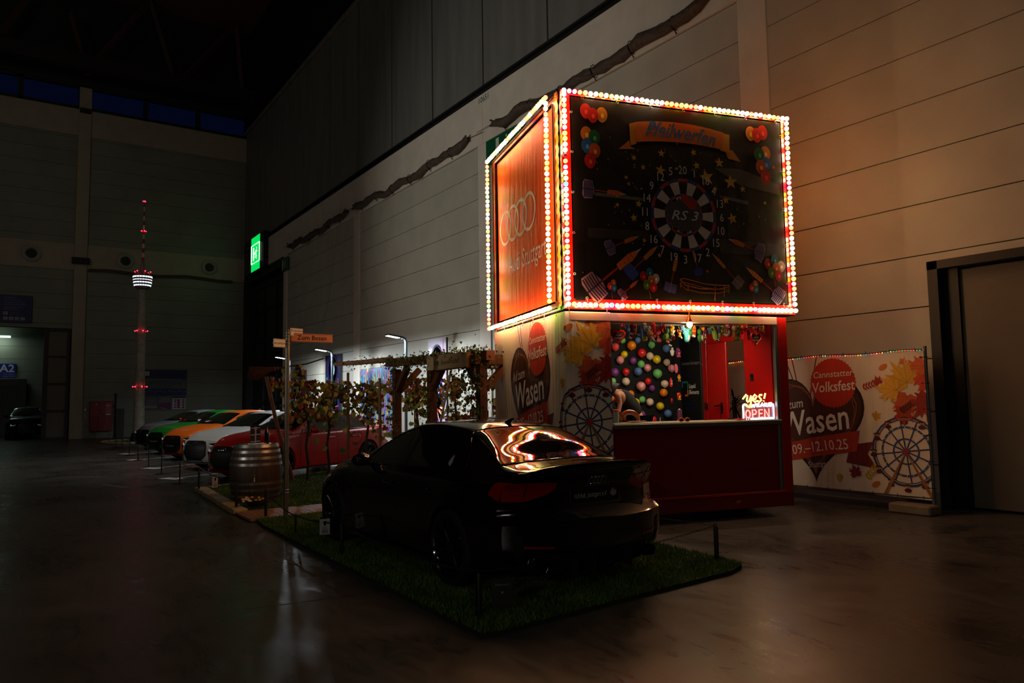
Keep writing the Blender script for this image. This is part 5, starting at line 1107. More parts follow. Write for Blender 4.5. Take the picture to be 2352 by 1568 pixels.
for sh, el, wr_, ha in ((shR, elR, wrR, haR), (shL, elL, wrL, haL)):
    ch.append([(chest, (.085, .125)), (sh, .052), (tuple((a+b)/2 for a, b in zip(sh, el)), .044), (el, .036), (wr_, .025), (ha, (.030, .018))])
    dv = [b-a for a, b in zip(wr_, ha)]
    for k, (o1, o2, L_) in enumerate(((-.024, .0, .055), (-.008, .0, .065), (.008, 0, .062), (.022, 0, .05))):
        ch.append([(ha, (.030, .018)), (add_(ha, o1, -.010, -.012), .0085), (add_(ha, o1*1.15, -.028, -.024), .0075), (add_(ha, o1*1.2, -.022, -.04), .0065)])
    ch.append([(ha, (.030, .018)), (add_(ha, .032, .012, -.004), .010), (add_(ha, .040, -.005, -.028), .008)])
for h in (hipR, hipL): ch.append([(pel, (.10, .12)), (h, .09), (kn(h), .062), (an(h, 0), .042), (add_(an(h, 0), -.13, -.02, -.03), .035)])
skin_obj('body', ch, m_skin, per)
skin_obj('tank_top', [[(add_(pel, 0, 0, .02), (.13, .15)), (mid, (.115, .145)), (chest, (.12, .16)), (tuple(a+(b-a)*.35 for a, b in zip(chest, neck)), (.09, .12))], [(chest, (.12, .16)), (tuple(a+(b-a)*.55 for a, b in zip(chest, shR)), .075)], [(chest, (.12, .16)), (tuple(a+(b-a)*.55 for a, b in zip(chest, shL)), .075)]], m_top, per)
skin_obj('trousers', [[(add_(pel, 0, 0, .0), (.15, .17)), (h, .115), (kn(h), .08), (add_(an(h, 0), 0, 0, .05), .06)] for h in (hipR, hipL)], M('dark_denim', (24, 26, 34), .8), per)
skin_obj('hair', [[(add_(hd, .02, 0, .055), (.075, .095)), (add_(hd, -.06, -.01, .05), (.06, .08))], [(add_(hd, .02, 0, .055), (.075, .095)), (add_(hd, .08, .02, .0), (.045, .06)), (add_(hd, .10, .03, -.06), (.03, .04))]], m_hair, per)
g = MB(); fc = add_(hd, -.12, -.03, .0)
for s in (-1, 1): g.ball(add_(fc, -.012, s*.03-.02, .012), .011, 8); g.ball(add_(hd, -.01, s*.095, 0), (.02, .01, .03), 8, 1)
g.ball(add_(fc, -.03, -.015, -.012), (.018, .013, .02), 8, 1); g.ball(add_(fc, -.012, -.018, -.042), (.01, .026, .007), 8, 2)
g.build('face_features', [m_eye, m_skin, M('lips', (170, 80, 76), .4)], per, smooth=True)
g = MB(); g.tube([add_(wrR, .029*math.cos(a), .029*math.sin(a), 0) for a in np.linspace(0, 2*PI, 13)[:-1]], .009, 6, closed=True); g.build('wristband', m_trim, per, smooth=True)
# palm seen through the stall's side doorway
P0 = at_x(1686, 935, 9.75); t = thing('potted_palm', 'dark potted palm behind the stall, seen through its side doorway', 'potted plant', (P0[0], P0[1], 0))
g = MB(); g.lathe([(.14, 0), (.19, .30), (.18, .30)], 18); g.build('pot', m_dull, t)
g = MB(); g.tube([(0, 0, .25), (.02, .0, 1.1), (0, 0, 1.55)], .035, 7); g.build('trunk', M('palm_trunk', (60, 44, 28), .8), t)
g = MB()
for k in range(34):
    a = random.uniform(0, 2*PI); el = random.uniform(-.5, 1.1); z0 = random.uniform(1.35, 1.6); L_ = random.uniform(.35, .55); P = []
    for q in np.linspace(0, 1, 6): P.append((L_*q*math.cos(a)*math.cos(el), L_*q*math.sin(a)*math.cos(el), z0+L_*q*math.sin(el)-.18*q*q))
    o_ = Vector((-math.sin(a), math.cos(a), 0)); g.grid([[Vector(p)+o_*.018*(1-abs(i/5-.35)*1.4), Vector(p)-o_*.018*(1-abs(i/5-.35)*1.4)] for i, p in enumerate(P)])
g.build('fronds', M('palm_leaf', (30, 44, 20), .6), t)
# ---------------------------------------------------------------- lawns, path, kerb
random.seed(21)
m_soil = M('turf_base', (30, 42, 14), .9, noise=.4, ns=9)
m_grass = M('grass_blade', (78, 108, 24), .6, noise=.45, ns=3)
def lawn(name, poly, label, dens, h=.045, base=.035):
    g = MB(); g.prism(poly, lambda u, v, q: (u, v, q), 0, base); t = g.build(name, m_soil); tag(t, label, 'lawn', kind='stuff')
    xs = [p[0] for p in poly]; ys = [p[1] for p in poly]
    def inside(x, y):
        c = False
        for i in range(len(poly)):
            (x0, y0), (x1, y1) = poly[i-1], poly[i]
            if (y0 > y) != (y1 > y) and x < (x1-x0)*(y-y0)/(y1-y0)+x0: c = not c
        return c
    V, Fc = [], []; A = (max(xs)-min(xs))*(max(ys)-min(ys))
    for _ in range(int(A*dens)):
        x, y = random.uniform(min(xs), max(xs)), random.uniform(min(ys), max(ys))
        if not inside(x, y): continue
        a = random.uniform(0, PI); w_ = .004+.003*random.random(); q = h*random.uniform(.5, 1.2); lx, ly = random.gauss(0, .015), random.gauss(0, .015); n = len(V)
        V += [(x-w_*math.cos(a), y-w_*math.sin(a), base-.004), (x+w_*math.cos(a), y+w_*math.sin(a), base-.004), (x+lx, y+ly, base+q)]; Fc.append((n, n+1, n+2))
    g = MB(); g.add(V, Fc); o = g.build('grass_blades', m_grass, t, kind='stuff'); return t
lawn('lawn', [(2.66, 4.34), (2.78, 4.32), (4.2, 4.44), (5.45, 4.52), (5.70, 4.62), (5.78, 4.85), (5.86, 7.0), (5.9, 10.38), (2.80, 10.42), (2.74, 9.9)], 'near artificial lawn strip under the black car', 5200, .034)
lawn('lawn', [(2.92, 11.34), (6.4, 11.3), (6.7, 13.6), (6.6, 16.75), (5.7, 16.34), (2.95, 14.9)], 'far artificial lawn with the barrel and the grapevines', 1700)
m_slab = M('path_wood', (150, 112, 84), .55, noise=.25, ns=6); g = MB()
for i in range(8):
    for j in range(2):
        x0, y0 = 2.72+i*.46, 10.42+j*.45
        if (i+j) % 2: [g.rbox(x0+k*.075, x0+k*.075+.07, y0, y0+.445, .01, .04, .003) for k in range(6)]
        else: [g.rbox(x0, x0+.455, y0+k*.075, y0+k*.075+.07, .01, .04, .003) for k in range(6)]
g.k = 1; g.box(2.70, 6.42, 10.40, 11.34, 0, .012); o = g.build('deck_path', [m_slab, m_soil]); tag(o, 'narrow path of slatted wooden tiles between the two lawns', 'path')
m_kerb = M('kerb_stone', (176, 152, 112), .8, noise=.2, ns=10)
for i in range(8):
    y0 = 11.28+i*.447; g = MB(); x = 2.70+.02*i; g.rbox(x, x+.20, y0, y0+.437, 0, .075, .008); o = g.build('kerb_stone', m_kerb); tag(o, 'sand-coloured kerb stone edging the far lawn, %s from the wooden path' % ('nearest' if i == 0 else ORD[i]), 'kerb stone', 'kerb stones along the far lawn')
g = MB(); p, q = Vector((2.95, 14.93, 0)), Vector((6.6, 16.8, 0)); d = (q-p).normalized(); n_ = Vector((-d.y, d.x, 0))*.02
g.add([p-n_, q-n_, q+n_, p+n_, *[v+Vector((0, 0, .06)) for v in (p-n_, q-n_, q+n_, p+n_)]], [(0, 1, 5, 4), (1, 2, 6, 5), (2, 3, 7, 6), (3, 0, 4, 7), (4, 5, 6, 7)]); o = g.build('lawn_edging', M('edging', (170, 165, 150), .6)); tag(o, 'thin pale edging strip along the back of the far lawn', 'edging')
# parking marks
m_tape = M('white_tape', (215, 215, 210), .6)
for i, (p, q) in enumerate((((2.93, 17.80), (8.6, 20.6)), ((3.01, 21.12), (8.6, 23.9)), ((3.07, 24.72), (8.6, 27.4)), ((3.22, 28.13), (8.6, 30.8)))):
    p, q = Vector((*p, .002)), Vector((*q, .002)); d = (q-p).normalized(); n_ = Vector((-d.y, d.x, 0)); g = MB()
    g.add([p-n_*.03, q-n_*.03, q+n_*.03, p+n_*.03], [(0, 1, 2, 3)]); g.add([p-n_*.28-d*.14, p-n_*.28+d*.14, p+n_*.28+d*.14, p+n_*.28-d*.14], [(0, 1, 2, 3)])
    o = g.build('parking_mark', m_tape); tag(o, 'white T-shaped parking mark between the %s cars' % ('red and white', 'white and orange', 'orange and green', 'green and grey')[i], 'floor marking', 'parking marks between the cars')
# ---------------------------------------------------------------- chain posts
m_post = M('post_black', (12, 12, 12), .45)
def post(x, y, z0, h, label, r=.018, base=False, group='black chain posts'):
    t = thing('chain_post', label, 'post', (x, y, z0), 0, group)
    g = MB(); g.lathe([(r, 0), (r, h-.02), (r*.7, h)], 14); g.build('post_body', m_post, t, smooth=30)
    g = MB(); g.tube([(.016*math.cos(a), 0, h+.012+.016*math.sin(a)) for a in np.linspace(0, 2*PI, 11)[:-1]], .004, 5, closed=True); g.build('eyelet', m_post, t, smooth=True)
    if base: g = MB(); g.lathe([(.15, 0), (.15, .008), (.03, .018)], 22); g.build('base_plate', m_post, t, smooth=30)
    return Vector((x, y, z0+h+.01))
pa = post(2.85, 4.68, .03, .32, 'black post at the near corner of the lawn by the car', .024)
pb_ = post(2.87, 7.45, .03, .32, 'black post in front of the black car door side', .020)
pc = post(5.66, 4.88, .03, .33, 'black post at the right corner of the lawn', .022)
pd_ = post(2.97, 10.60, .03, .36, 'black post on the wooden path beside the street sign', .020)
pe = post(2.80, 11.55, .07, .38, 'black post on the kerb by the wooden path', .020)
pf = post(2.86, 14.55, .07, .38, 'black post on the far end of the sandy kerb', .020)
pg = post(5.80, 8.3, .03, .33, 'black post behind the black car', .020)
ph = post(2.85, 8.9, .03, .22, 'short black post beside the front wheel of the black car', .012)
def chain(a, b, sag, label, s=1.0):
    L_ = (b-a).length; n = int(L_*1.02/(.030*s)); P = [a+(b-a)*k/n-Vector((0, 0, sag*4*(k/n)*(1-k/n))) for k in range(n+1)]; g = MB()
    for k in range(n):
        p, q = P[k], P[k+1]; d = (q-p); L0 = d.length; d = d.normalized(); u_ = d.cross(Vector((0, 0, 1))).normalized(); v_ = d.cross(u_); c = (p+q)/2; u_ = u_ if k % 2 else v_
        ring = [c+d*(L0*.68*math.cos(t))+u_*(.010*s*math.sin(t)) for t in np.linspace(0, 2*PI, 7)[:-1]]; g.tube(ring, .0026*s, 4, closed=True)
    o = g.build('barrier_chain', M('chain_steel', (46, 46, 45), .4, .8)); tag(o, label, 'chain', 'barrier chains')
chain(pa, pb_, .09, 'thin chain along the left side of the black car'); chain(pa, pc, .06, 'thin chain behind the tail of the black car'); chain(pc, pg, .05, 'thin chain on the stall side of the black car')
chain(pb_, ph, .03, 'short chain by the front wheel of the black car'); chain(ph, pd_, .05, 'chain from the front wheel to the wooden path'); chain(pe, pf, .05, 'chain along the sandy kerb in front of the barrel')
FP = [(2.87, 16.5), (2.93, 19.16), (2.99, 21.6), (3.10, 24.5), (3.17, 27.1), (3.27, 29.9), (3.37, 33.0), (3.5, 36.9)]
pv = None
for i, (x, y) in enumerate(FP):
    q = post(x, y, 0, .42, 'thin black belt post on a flat foot, %s from the lawn' % ('nearest' if i == 0 else ORD[i]), .014, True, 'belt posts in front of the show cars')
    chain(pv if pv else pf, q, .04, 'thin chain in front of the %s' % ('red car', 'white car', 'gap beside the white car', 'orange car', 'gap beside the green car', 'green car', 'grey car', 'model tower')[i], .9); pv = q
# information cards
def card(x, y, z, w_, h, rz, dark, label, lines):
    t = thing('info_card', label, 'card', (x, y, z), rz)
    g = MB(); g.rbox(-w_/2, w_/2, -.003, .003, 0, h, .001); g.build('card_board', M('card_dark' if dark else 'card_white', (38, 40, 40) if dark else (190, 188, 180), .4), t)
    a = Art(lambda u, v, q: (u, -.0045-q, v), .001)
    if dark: a.text('Follow us on', 0, h*.80, h*.10, '9a9a96', 1); a.ring(0, h*.4, h*.24, h*.26, '4a2c2c', 1); a.ell(0, h*.52, h*.04, col='8a8a88')
    else:
        a.ell(0, h*.78, h*.10, col='141414'); a.ell(0, h*.64, h*.07, col='141414'); a.text(lines, 0, h*.42, h*.12, '202020', 1)
        for k in range(4): a.line([(-w_*.3, h*(.30-k*.06)), (w_*.3, h*(.30-k*.06))], h*.025, '202020', 1)
    a.build('card_print', ARTG, t); g = MB(); g.tube([(0, .008, .0), (0, .008, -z+.02)], .004, 5); g.build('card_stake', m_post, t)
card(2.88, 7.98, .16, .11, .17, -.25, False, 'small white card hanging by the front wheel of the black car', 'INFO')
card(3.0, 4.60, .10, .16, .20, -.45, True, 'dark card stuck in the lawn behind the black car', '')
card(3.0, 13.9, .14, .12, .20, .5, False, 'small white card on the lawn before the red car', 'INFO')
# ---------------------------------------------------------------- street sign
t = thing('street_sign', 'steel signpost with an orange and two white street name plates', 'signpost', (3.21, 10.46, .03))
g = MB(); g.lathe([(.034, 0), (.034, 2.62), (.02, 2.64), (.001, 2.645)], 18); g.build('pole', M('galvanised', (120, 112, 100), .4, .6, noise=.15, ns=5), t, smooth=30)
g = MB()
for z in (.32, .36, 2.42, 2.46, 2.52, 2.56, 2.60): g.lathe([(.038, z), (.042, z+.008), (.038, z+.016)], 16)
g.tube([(.04, 0, 2.5), (.06, 0, 2.5)], .012, 6); g.build('clamp', m_metal, t, smooth=30)
def plate(x0, x1, z0, z1, rz, col, txt, size, label, dy=0):
    s_ = thing('name_plate', None, None); s_.parent = t; s_.rotation_euler = (0, 0, rz); s_['label'] = label
    g = MB(); g.rbox(x0, x1, -.008+dy, .0+dy, z0, z1, .003); g.build('plate_board', M('plate_'+col, col, .45), s_)
    a = Art(lambda u, v, h: (u, -.009+dy-h, v), .0008); b_ = .008
    for q in ([(x0+b_, z0+b_), (x1-b_, z0+b_), (x1-b_, z1-b_), (x0+b_, z1-b_), (x0+b_, z0+b_)],): a.line(q, .004, '201818', 1)
    for k, l_ in enumerate(txt.split('\n')): a.text(l_, (x0+x1)/2, (z0+z1)/2+(len(txt.split('\n'))-1)*size*.45-k*size*.9, size, '241c1a', 1, bold=.01)
    a.build('plate_print', ARTG, s_)
plate(.05, .66, 2.46, 2.585, -.03, 'd88a5c', 'Zum Besen', .095, 'orange name plate')
plate(.02, .24, 2.545, 2.66, .33, 'd8d4c4', 'Rosenstein\nStr.', .045, 'small white name plate, topmost', -.03)
plate(-.26, -.04, 2.37, 2.49, .45, 'dcd8c8', 'Fernsehturm', .05, 'white name plate pointing left')
# ---------------------------------------------------------------- wine barrel
BX, BY = 3.29, 12.32
t = thing('wine_barrel', 'old oak wine barrel with steel hoops on the far lawn', 'barrel', (BX, BY, .03))
pr = lambda z: .335+.075*(1-((z-.47)/.47)**2)
g = MB(); n = 30; P = []
for z in np.linspace(0, .94, 20): P.append([Vector(((pr(z)+(-.004 if k % 4 == 0 else 0))*math.cos(2*PI*k/(n*4)), (pr(z)+(-.004 if k % 4 == 0 else 0))*math.sin(2*PI*k/(n*4)), z)) for k in range(n*4)])
g.grid(P, closed=True); g.lathe([(.33, .92), (.31, .94), (.31, .90), (.001, .90)], 40, cap=False); g.build('staves', M('oak_dark', (62, 42, 28), .6, noise=.35, ns=5, stretch=(6, 6, .6)), t, smooth=30)
for z, h in ((.885, .05), (.80, .042), (.70, .042), (.60, .042), (.30, .045), (.20, .042), (.10, .042), (.01, .05)):
    g = MB(); g.lathe([(pr(z)+.001, z), (pr(z)+.005, z), (pr(z+h)+.005, z+h), (pr(z+h)+.001, z+h)], 60); a = -1.9; g.ball((math.cos(a)*(pr(z)+.006), math.sin(a)*(pr(z)+.006), z+h*.5), .008, 6); g.build('hoop', M('hoop_steel', (150, 146, 138), .35, .85, noise=.25, ns=4), t, smooth=30)
g = MB(); a = -1.88; c = Vector((math.cos(a)*.41, math.sin(a)*.41, .42)); d = Vector((math.cos(a), math.sin(a), 0)); g.tube([c, c+d*.09, c+d*.11-Vector((0, 0, .05))], .012, 8); g.tube([c+d*.06, c+d*.06+Vector((0, 0, .05))], .006, 6); g.tube([c+d*.06+Vector((-.02, 0, .05)), c+d*.06+Vector((.02, 0, .05))], .006, 6); g.build('tap', m_metal, t, smooth=30)
t = thing('leaflet_stand', 'slim black display stand with framed pictures on the barrel top', 'display stand', (BX-.04, BY-.08, .96))
g = MB(); g.rbox(-.08, .08, -.01, .01, 0, .30, .003); g.rbox(-.10, .10, -.05, .05, .296, .303, .002); g.build('stand_board', m_post, t); a = Art(lambda u, v, h: (u, -.0115-h, v), .0008)
for k in range(5): a.line([(-.075, .04+k*.055), (.075, .05+k*.055)], .018, ('8a8a90', '303236')[k % 2], 1)
a.line([(.0, .02), (.0, .28)], .022, '8c7c90', 2); a.ell(0, .26, .028, col='9c8ca0', L=3); a.build('stand_print', ARTG, t)
t = thing('wine_bottle', 'dark wine bottle standing on the barrel', 'bottle', (BX+.16, BY-.02, .96)); g = MB(); g.lathe([(.036, 0), (.038, .01), (.038, .18), (.015, .24), (.014, .31), (.017, .315)], 18); g.build('bottle_glass', M('bottle_glass', (10, 14, 10), .06, coat=1), t, smooth=30)
g = MB(); g.rbox(-.10, .16, -.10, .02, 0, .012, .003); o = g.build('paper_pad', M('white_paper', (225, 225, 220), .6)); o.location = (BX-.06, BY-.12, .965); tag(o, 'white paper lying on the barrel top at the foot of the stand', 'paper')
t = thing('flower_basket', 'low dark basket of yellow flowers on the lawn before the barrel', 'flower basket', (3.12, 11.62, .035))
g = MB(); g.lathe([(.10, 0), (.17, .10), (.175, .12), (.16, .12), (.12, .04)], 22); [g.tube([(.16*math.cos(a), .16*math.sin(a), .11), (.0, 0, .24)], .003, 4) for a in (0, 2.1, 4.2)]; g.build('basket', M('wicker_dark', (48, 30, 22), .8, noise=.4, ns=40), t, smooth=30)
g = MB()
for k in range(16): a = random.uniform(0, 6.28); r = random.uniform(.02, .17); g.ball((r*math.cos(a)-.07, r*math.sin(a), .11+random.uniform(0, .05)), (.028, .028, .016), 6, k % 2)
g.build('flowers', [M('petal_yellow', (225, 170, 50), .6), M('petal_white', (225, 205, 180), .6)], t, smooth=True)
# ---------------------------------------------------------------- broom on its prop, grapevines
m_stick = M('broom_wood', (120, 72, 40), .6, noise=.3, ns=8)
t = thing('twig_broom', 'big twig broom laid over the grapevine props with its head to the left', 'broom', (4.35, 14.9, 2.3))
g = MB(); g.tube([(-.02, 0, .0), (.3, 0, .07), (.62, 0, .12), (.98, 0, .24)], [.02, .017, .015, .013], 8); g.build('handle', M('dark_stick', (60, 34, 22), .6), t, smooth=True)
g = MB()
for k in range(260):
    a, r = random.uniform(0, 6.28), random.random()**.5; e_ = Vector((-.34-random.uniform(0, .22), .10*r*math.cos(a), -.05+.14*r*math.sin(a)-.04)); g.tube([(.05, .02*r*math.cos(a), .03+.025*r*math.sin(a)), (-.16, .05*r*math.cos(a), -.015+.06*r*math.sin(a)), e_], .003, 3, cap=False)
g.build('bristles', M('twigs', (84, 48, 30), .8), t)
g = MB()
for x in (.03, -.03): g.tube([(x, .036*math.cos(a), .02+.036*math.sin(a)+(x-.03)*.2) for a in np.linspace(0, 6.28, 14)[:-1]], .008, 5, closed=True)
g.build('binding', M('binding_wire', (190, 100, 60), .4, .4), t, smooth=True)
g = MB(); g.tube([(5.16, 14.9, 2.53), (5.27, 14.9, 3.0), (5.45, 14.9, 3.9), (6.2, 15.2, 8.9)], .0013, 4); o = g.build('hanging_wire', m_dull); tag(o, 'thin dark wire holding up the broom handle', 'wire')
g = MB(); g.tube([(4.17, 14.95, 2.16), (4.40, 15.0, 1.2), (4.77, 15.07, .03)], .038, 8); o = g.build('wooden_prop', m_stick, smooth=True); tag(o, 'slanting brown wooden pole carrying the broom head', 'wooden pole')
LEAF = [(0, -.1), (.26, -.30), (.52, -.12), (.50, .14), (.56, .42), (.28, .56), (0, .84), (-.28, .56), (-.56, .42), (-.50, .14), (-.52, -.12), (-.26, -.30)]
IVY = [(0, -.05), (.34, -.18), (.52, .10), (.24, .34), (0, .9), (-.24, .34), (-.52, .10), (-.34, -.18)]
def leafcard(g, c, s, m, shape=LEAF, droop=True):
    n = Vector((random.gauss(0, 1), random.gauss(0, 1)-.5, random.gauss(0, .6))).normalized(); up = Vector((random.gauss(0, .5), random.gauss(0, .5), -1 if droop else random.gauss(0, 1))).normalized(); x = up.cross(n).normalized(); y = n.cross(x)
    P = [Vector(c)+x*a*s+y*-b*s*-1+n*(abs(a)*s*.25) for a, b in shape]; cc = Vector(c)+y*.2*s; k = len(shape)
    g.add([cc]+P, [(0, 1+i, 1+(i+1) % k) for i in range(k)], m)
vm = [M('vine_leaf_'+n_, c, .55, noise=.3, ns=12) for n_, c in (('green', (128, 144, 60)), ('yellow', (205, 185, 90)), ('rust', (156, 76, 38)), ('brown', (112, 76, 42)), ('lime', (60, 150, 50)))]
def vine(x, y, label, spread, n, top=2.25, low=1.0, left=False):
    t = thing('grapevine', label, 'grapevine', (x, y, .03), 0, 'grapevines trained on stakes')
    g = MB(); w_ = [(0, 0, 0), (.02, .01, .35), (-.03, 0, .7), (.03, .02, 1.05), (-.02, 0, 1.5), (.0, 0, 2.05)]; g.tube(w_, [.034, .03, .026, .03, .02, .012], 8)
    br = []
    for k in range(7):
        z0 = random.uniform(1.0, 2.0); sg = random.choice((-1, 1)); e_ = (sg*spread*random.uniform(.4, 1), random.uniform(-.2, .2), z0+random.uniform(-.35, .35)); br.append(((0, 0, z0), e_)); g.tube([(0, 0, z0), (e_[0]*.5, e_[1]*.5, (z0+e_[2])/2+.08), e_], [.012, .008, .004], 5)
    g.build('vine_trunk', M('vine_bark', (62, 42, 26), .85, noise=.4, ns=20), t, smooth=True)
    g = MB()
    for k in range(n):
        if random.random() < .55: a, b = random.choice(br); f = random.random(); c = Vector(a)+(Vector(b)-Vector(a))*f+Vector((random.gauss(0, .06), random.gauss(0, .08), random.gauss(-.02, .09)))
        else: c = Vector((random.uniform(-spread, spread), random.gauss(0, .12), top-.2-abs(random.gauss(0, .48))))
        leafcard(g, c, random.uniform(.075, .125), random.choices(range(5), [3, 3, 3, 2, .4])[0])
    g.build('vine_leaves', vm, t)
vine(5.02, 14.95, 'autumn grapevine nearest the signpost, in front of the red car', .48, 300)
vine(5.50, 15.05, 'autumn grapevine second from the signpost, thin trunk', .42, 230)
vine(6.35, 15.0, 'autumn grapevine right of the bare wooden stake', .55, 280)
vine(6.75, 13.4, 'autumn grapevine behind the roof of the black car', .42, 230)
vine(7.2, 12.6, 'autumn grapevine between the two pergola posts', .36, 170)
vine(7.6, 11.3, 'autumn grapevine behind the wooden pergola sign', .34, 140)
for i, (x, y, h) in enumerate(((5.87, 14.9, 2.25), (7.3, 14.6, 2.2), (6.2, 14.0, 2.1))):
    g = MB(); g.tube([(x, y, .03), (x+.01, y, h*.5), (x, y, h)], [.034, .032, .03], 8); o = g.build('vine_stake', m_stick, smooth=True); tag(o, ('round brown wooden stake in the middle of the grapevines', 'brown wooden stake left of the pergola post', 'thin brown stake behind the front of the black car')[i], 'stake', 'stakes among the grapevines')
g = MB(); q0 = Vector((4.25, 14.95, 2.02)); 
for k in range(60): leafcard(g, q0+Vector((random.uniform(0, .95), random.gauss(0, .06), random.gauss(.0, .05)+.0)), random.uniform(.07, .11), random.choices(range(5), [2, 3, 3, 2, .1])[0])
k0_ = len(g.v); g.tube([q0, q0+Vector((.5, 0, .04)), q0+Vector((1.0, 0, .05))], .01, 5, 5); o = g.build('vine_shoot', vm+[m_stick]); tag(o, 'horizontal vine shoot reaching left to the slanting wooden pole', 'vine shoot')
# ---------------------------------------------------------------- pergola with ivy and its sign
m_beam = M('pergola_wood', (100, 56, 28), .6, noise=.3, ns=6, stretch=(1, 1, .3))
t = thing('pergola', 'brown wooden pergola with square posts and braces behind the black car', 'pergola', (5.9, 11, 0))
def pbar(a, b, w_, name):
    a, b = Vector(a)-Vector((5.9, 11, 0)), Vector(b)-Vector((5.9, 11, 0)); g = MB(); d = (b-a).normalized(); u_ = d.cross(Vector((0, 0, 1))); u_ = u_.normalized() if u_.length > .1 else Vector((1, 0, 0)); v_ = d.cross(u_); h = w_/2
    g.add([p+u_*sx*h+v_*sy*h for p in (a, b) for sx, sy in ((-1, -1), (1, -1), (1, 1), (-1, 1))], [(0, 1, 2, 3), (7, 6, 5, 4), (0, 4, 5, 1), (1, 5, 6, 2), (2, 6, 7, 3), (3, 7, 4, 0)]); g.build(name, m_beam, t)
PY = (9.62, 11.25, 12.65)
for y in PY: pbar((5.95, y, .0), (5.95, y, 2.22), .13, 'post')
pbar((7.9, 9.62, 0), (7.9, 9.62, 2.2), .13, 'post')
pbar((5.95, 9.35, 2.29), (5.95, 13.0, 2.36), .15, 'beam'); pbar((5.8, 9.62, 2.24), (8.1, 9.62, 2.24), .15, 'beam'); pbar((5.95, 11.25, 2.24), (8.1, 11.25, 2.24), .12, 'beam')
for y, s in ((9.62, 1), (11.25, -1), (12.65, -1)): pbar((5.95, y, 1.78), (5.95, y+s*.45, 2.24), .10, 'brace')
pbar((6.0, 9.62, 1.78), (6.45, 9.62, 2.2), .10, 'brace'); pbar((6.0, 12.65, 1.8), (6.4, 12.6, 2.22), .10, 'brace')
g = MB(); g.tube([(5.95, 12.9, 2.42), (5.93, 14.4, 2.44), (5.90, 15.7, 2.47)], [.055, .05, .045], 10); g.k = 1; o = g.build('round_log', M('log', (140, 100, 66), .6, noise=.3, ns=10), smooth=True); tag(o, 'peeled round log running on from the pergola over the vines', 'log')
im = [M('ivy_'+n_, c, .5, noise=.3, ns=15) for n_, c in (('dark', (34, 60, 26)), ('mid', (58, 84, 36)), ('light', (96, 118, 62)))]
g = MB()
def iv(c, n, sd, s=.042):
    for _ in range(n): leafcard(g, Vector(c)+Vector((random.gauss(0, sd[0]), random.gauss(0, sd[1]), random.gauss(0, sd[2]))), random.uniform(.7, 1.25)*s, random.choices(range(3), [4, 4, 2])[0], IVY)
for y in np.arange(9.4, 13.0, .05): iv((5.92, y, 2.36), 15, (.09, .03, .055))
for y in np.arange(13.0, 15.2, .12): iv((5.93, y, 2.44), 5, (.05, .06, .06))
for x in np.arange(5.9, 8.0, .08): iv((x, 9.58, 2.30), 6, (.03, .07, .06))
for y in PY:
    for z in np.arange(.6, 2.3, .06): iv((5.86, y-.02, z), 9 if y != PY[0] else 14, (.06, .08, .03))
for y, z0 in ((9.95, 2.2), (10.1, 2.2), (10.3, 2.15), (10.0, 1.7), (9.85, 2.0), (9.78, 1.6)): iv((5.95, y, z0), 44, (.05, .10, .16))
for y, L_ in ((10.25, .95), (10.45, 1.05), (9.98, .8), (10.05, .75), (9.8, 1.1), (11.9, .9), (12.1, .6), (9.35, .8), (9.25, .5)):
    z = 2.28
    while z > 2.28-L_: iv((5.9, y+.02*math.sin(z*9), z), 1, (.02, .02, .01), .052); z -= random.uniform(.025, .07)
o = g.build('ivy_garland', im); tag(o, 'dark green ivy wound round the pergola beams and trailing down', 'ivy', kind='stuff')
TL, TR, BL, BR = [at_x(*p, 5.80) for p in ((984, 823), (1077, 805), (985, 852), (1075, 847))]
y0, y1 = TR[1], TL[1]; z0, z1 = (BL[2]+BR[2])/2, (TL[2]+TR[2])/2
t = thing('pergola_sign', 'pale rough-edged wooden sign hung on the pergola beam', 'sign', (5.80, (y0+y1)/2, z0)); hw_ = (y1-y0)/2
g = MB(); pl = [(-hw_+hw_*2*i/16, 0+.012*random.random()) for i in range(17)]+[(hw_-hw_*2*i/16, (z1-z0)+.016*random.random()) for i in range(17)]; g.prism(pl, lambda u, v, h: (h, -u, v), -.03, .04); g.build('sign_bark', M('bark_edge', (120, 74, 40), .8, noise=.3, ns=20), t)
g = MB(); pl = [(u*.985, .016+v*.93) for u, v in pl]; g.prism(pl, lambda u, v, h: (h, -u, v), -.036, -.028); g.build('sign_board', M('pale_board', (196, 164, 122), .6, noise=.12, ns=8, stretch=(1, .3, 3)), t)
a = Art(lambda u, v, h: (-.037-h, -u, v), .0008); a.text('Sclub_Besenwirtschaft', 0, (z1-z0)*.52, .115, '4a3a2c', 1, sx=.82, shear=.35, rot=.02, bold=-.004); a.line([(hw_*.78, (z1-z0)*.85), (hw_*.88, (z1-z0)*.3)], .008, '4a3a2c', 1); a.line([(-hw_*.95, .05), (-hw_*.85, (z1-z0)*.6)], .01, '6a5238', 1); a.build('sign_lettering', ARTG, t)
g = MB(); A, B = at_x(1037, 845, 6.6), at_x(1015, 955, 6.5); g.tube([A, B+(B-A)*.9], .022, 8); o = g.build('leaning_pole', M('grey_pole', (140, 120, 100), .6), smooth=True); tag(o, 'pale wooden pole leaning behind the pergola sign', 'pole')
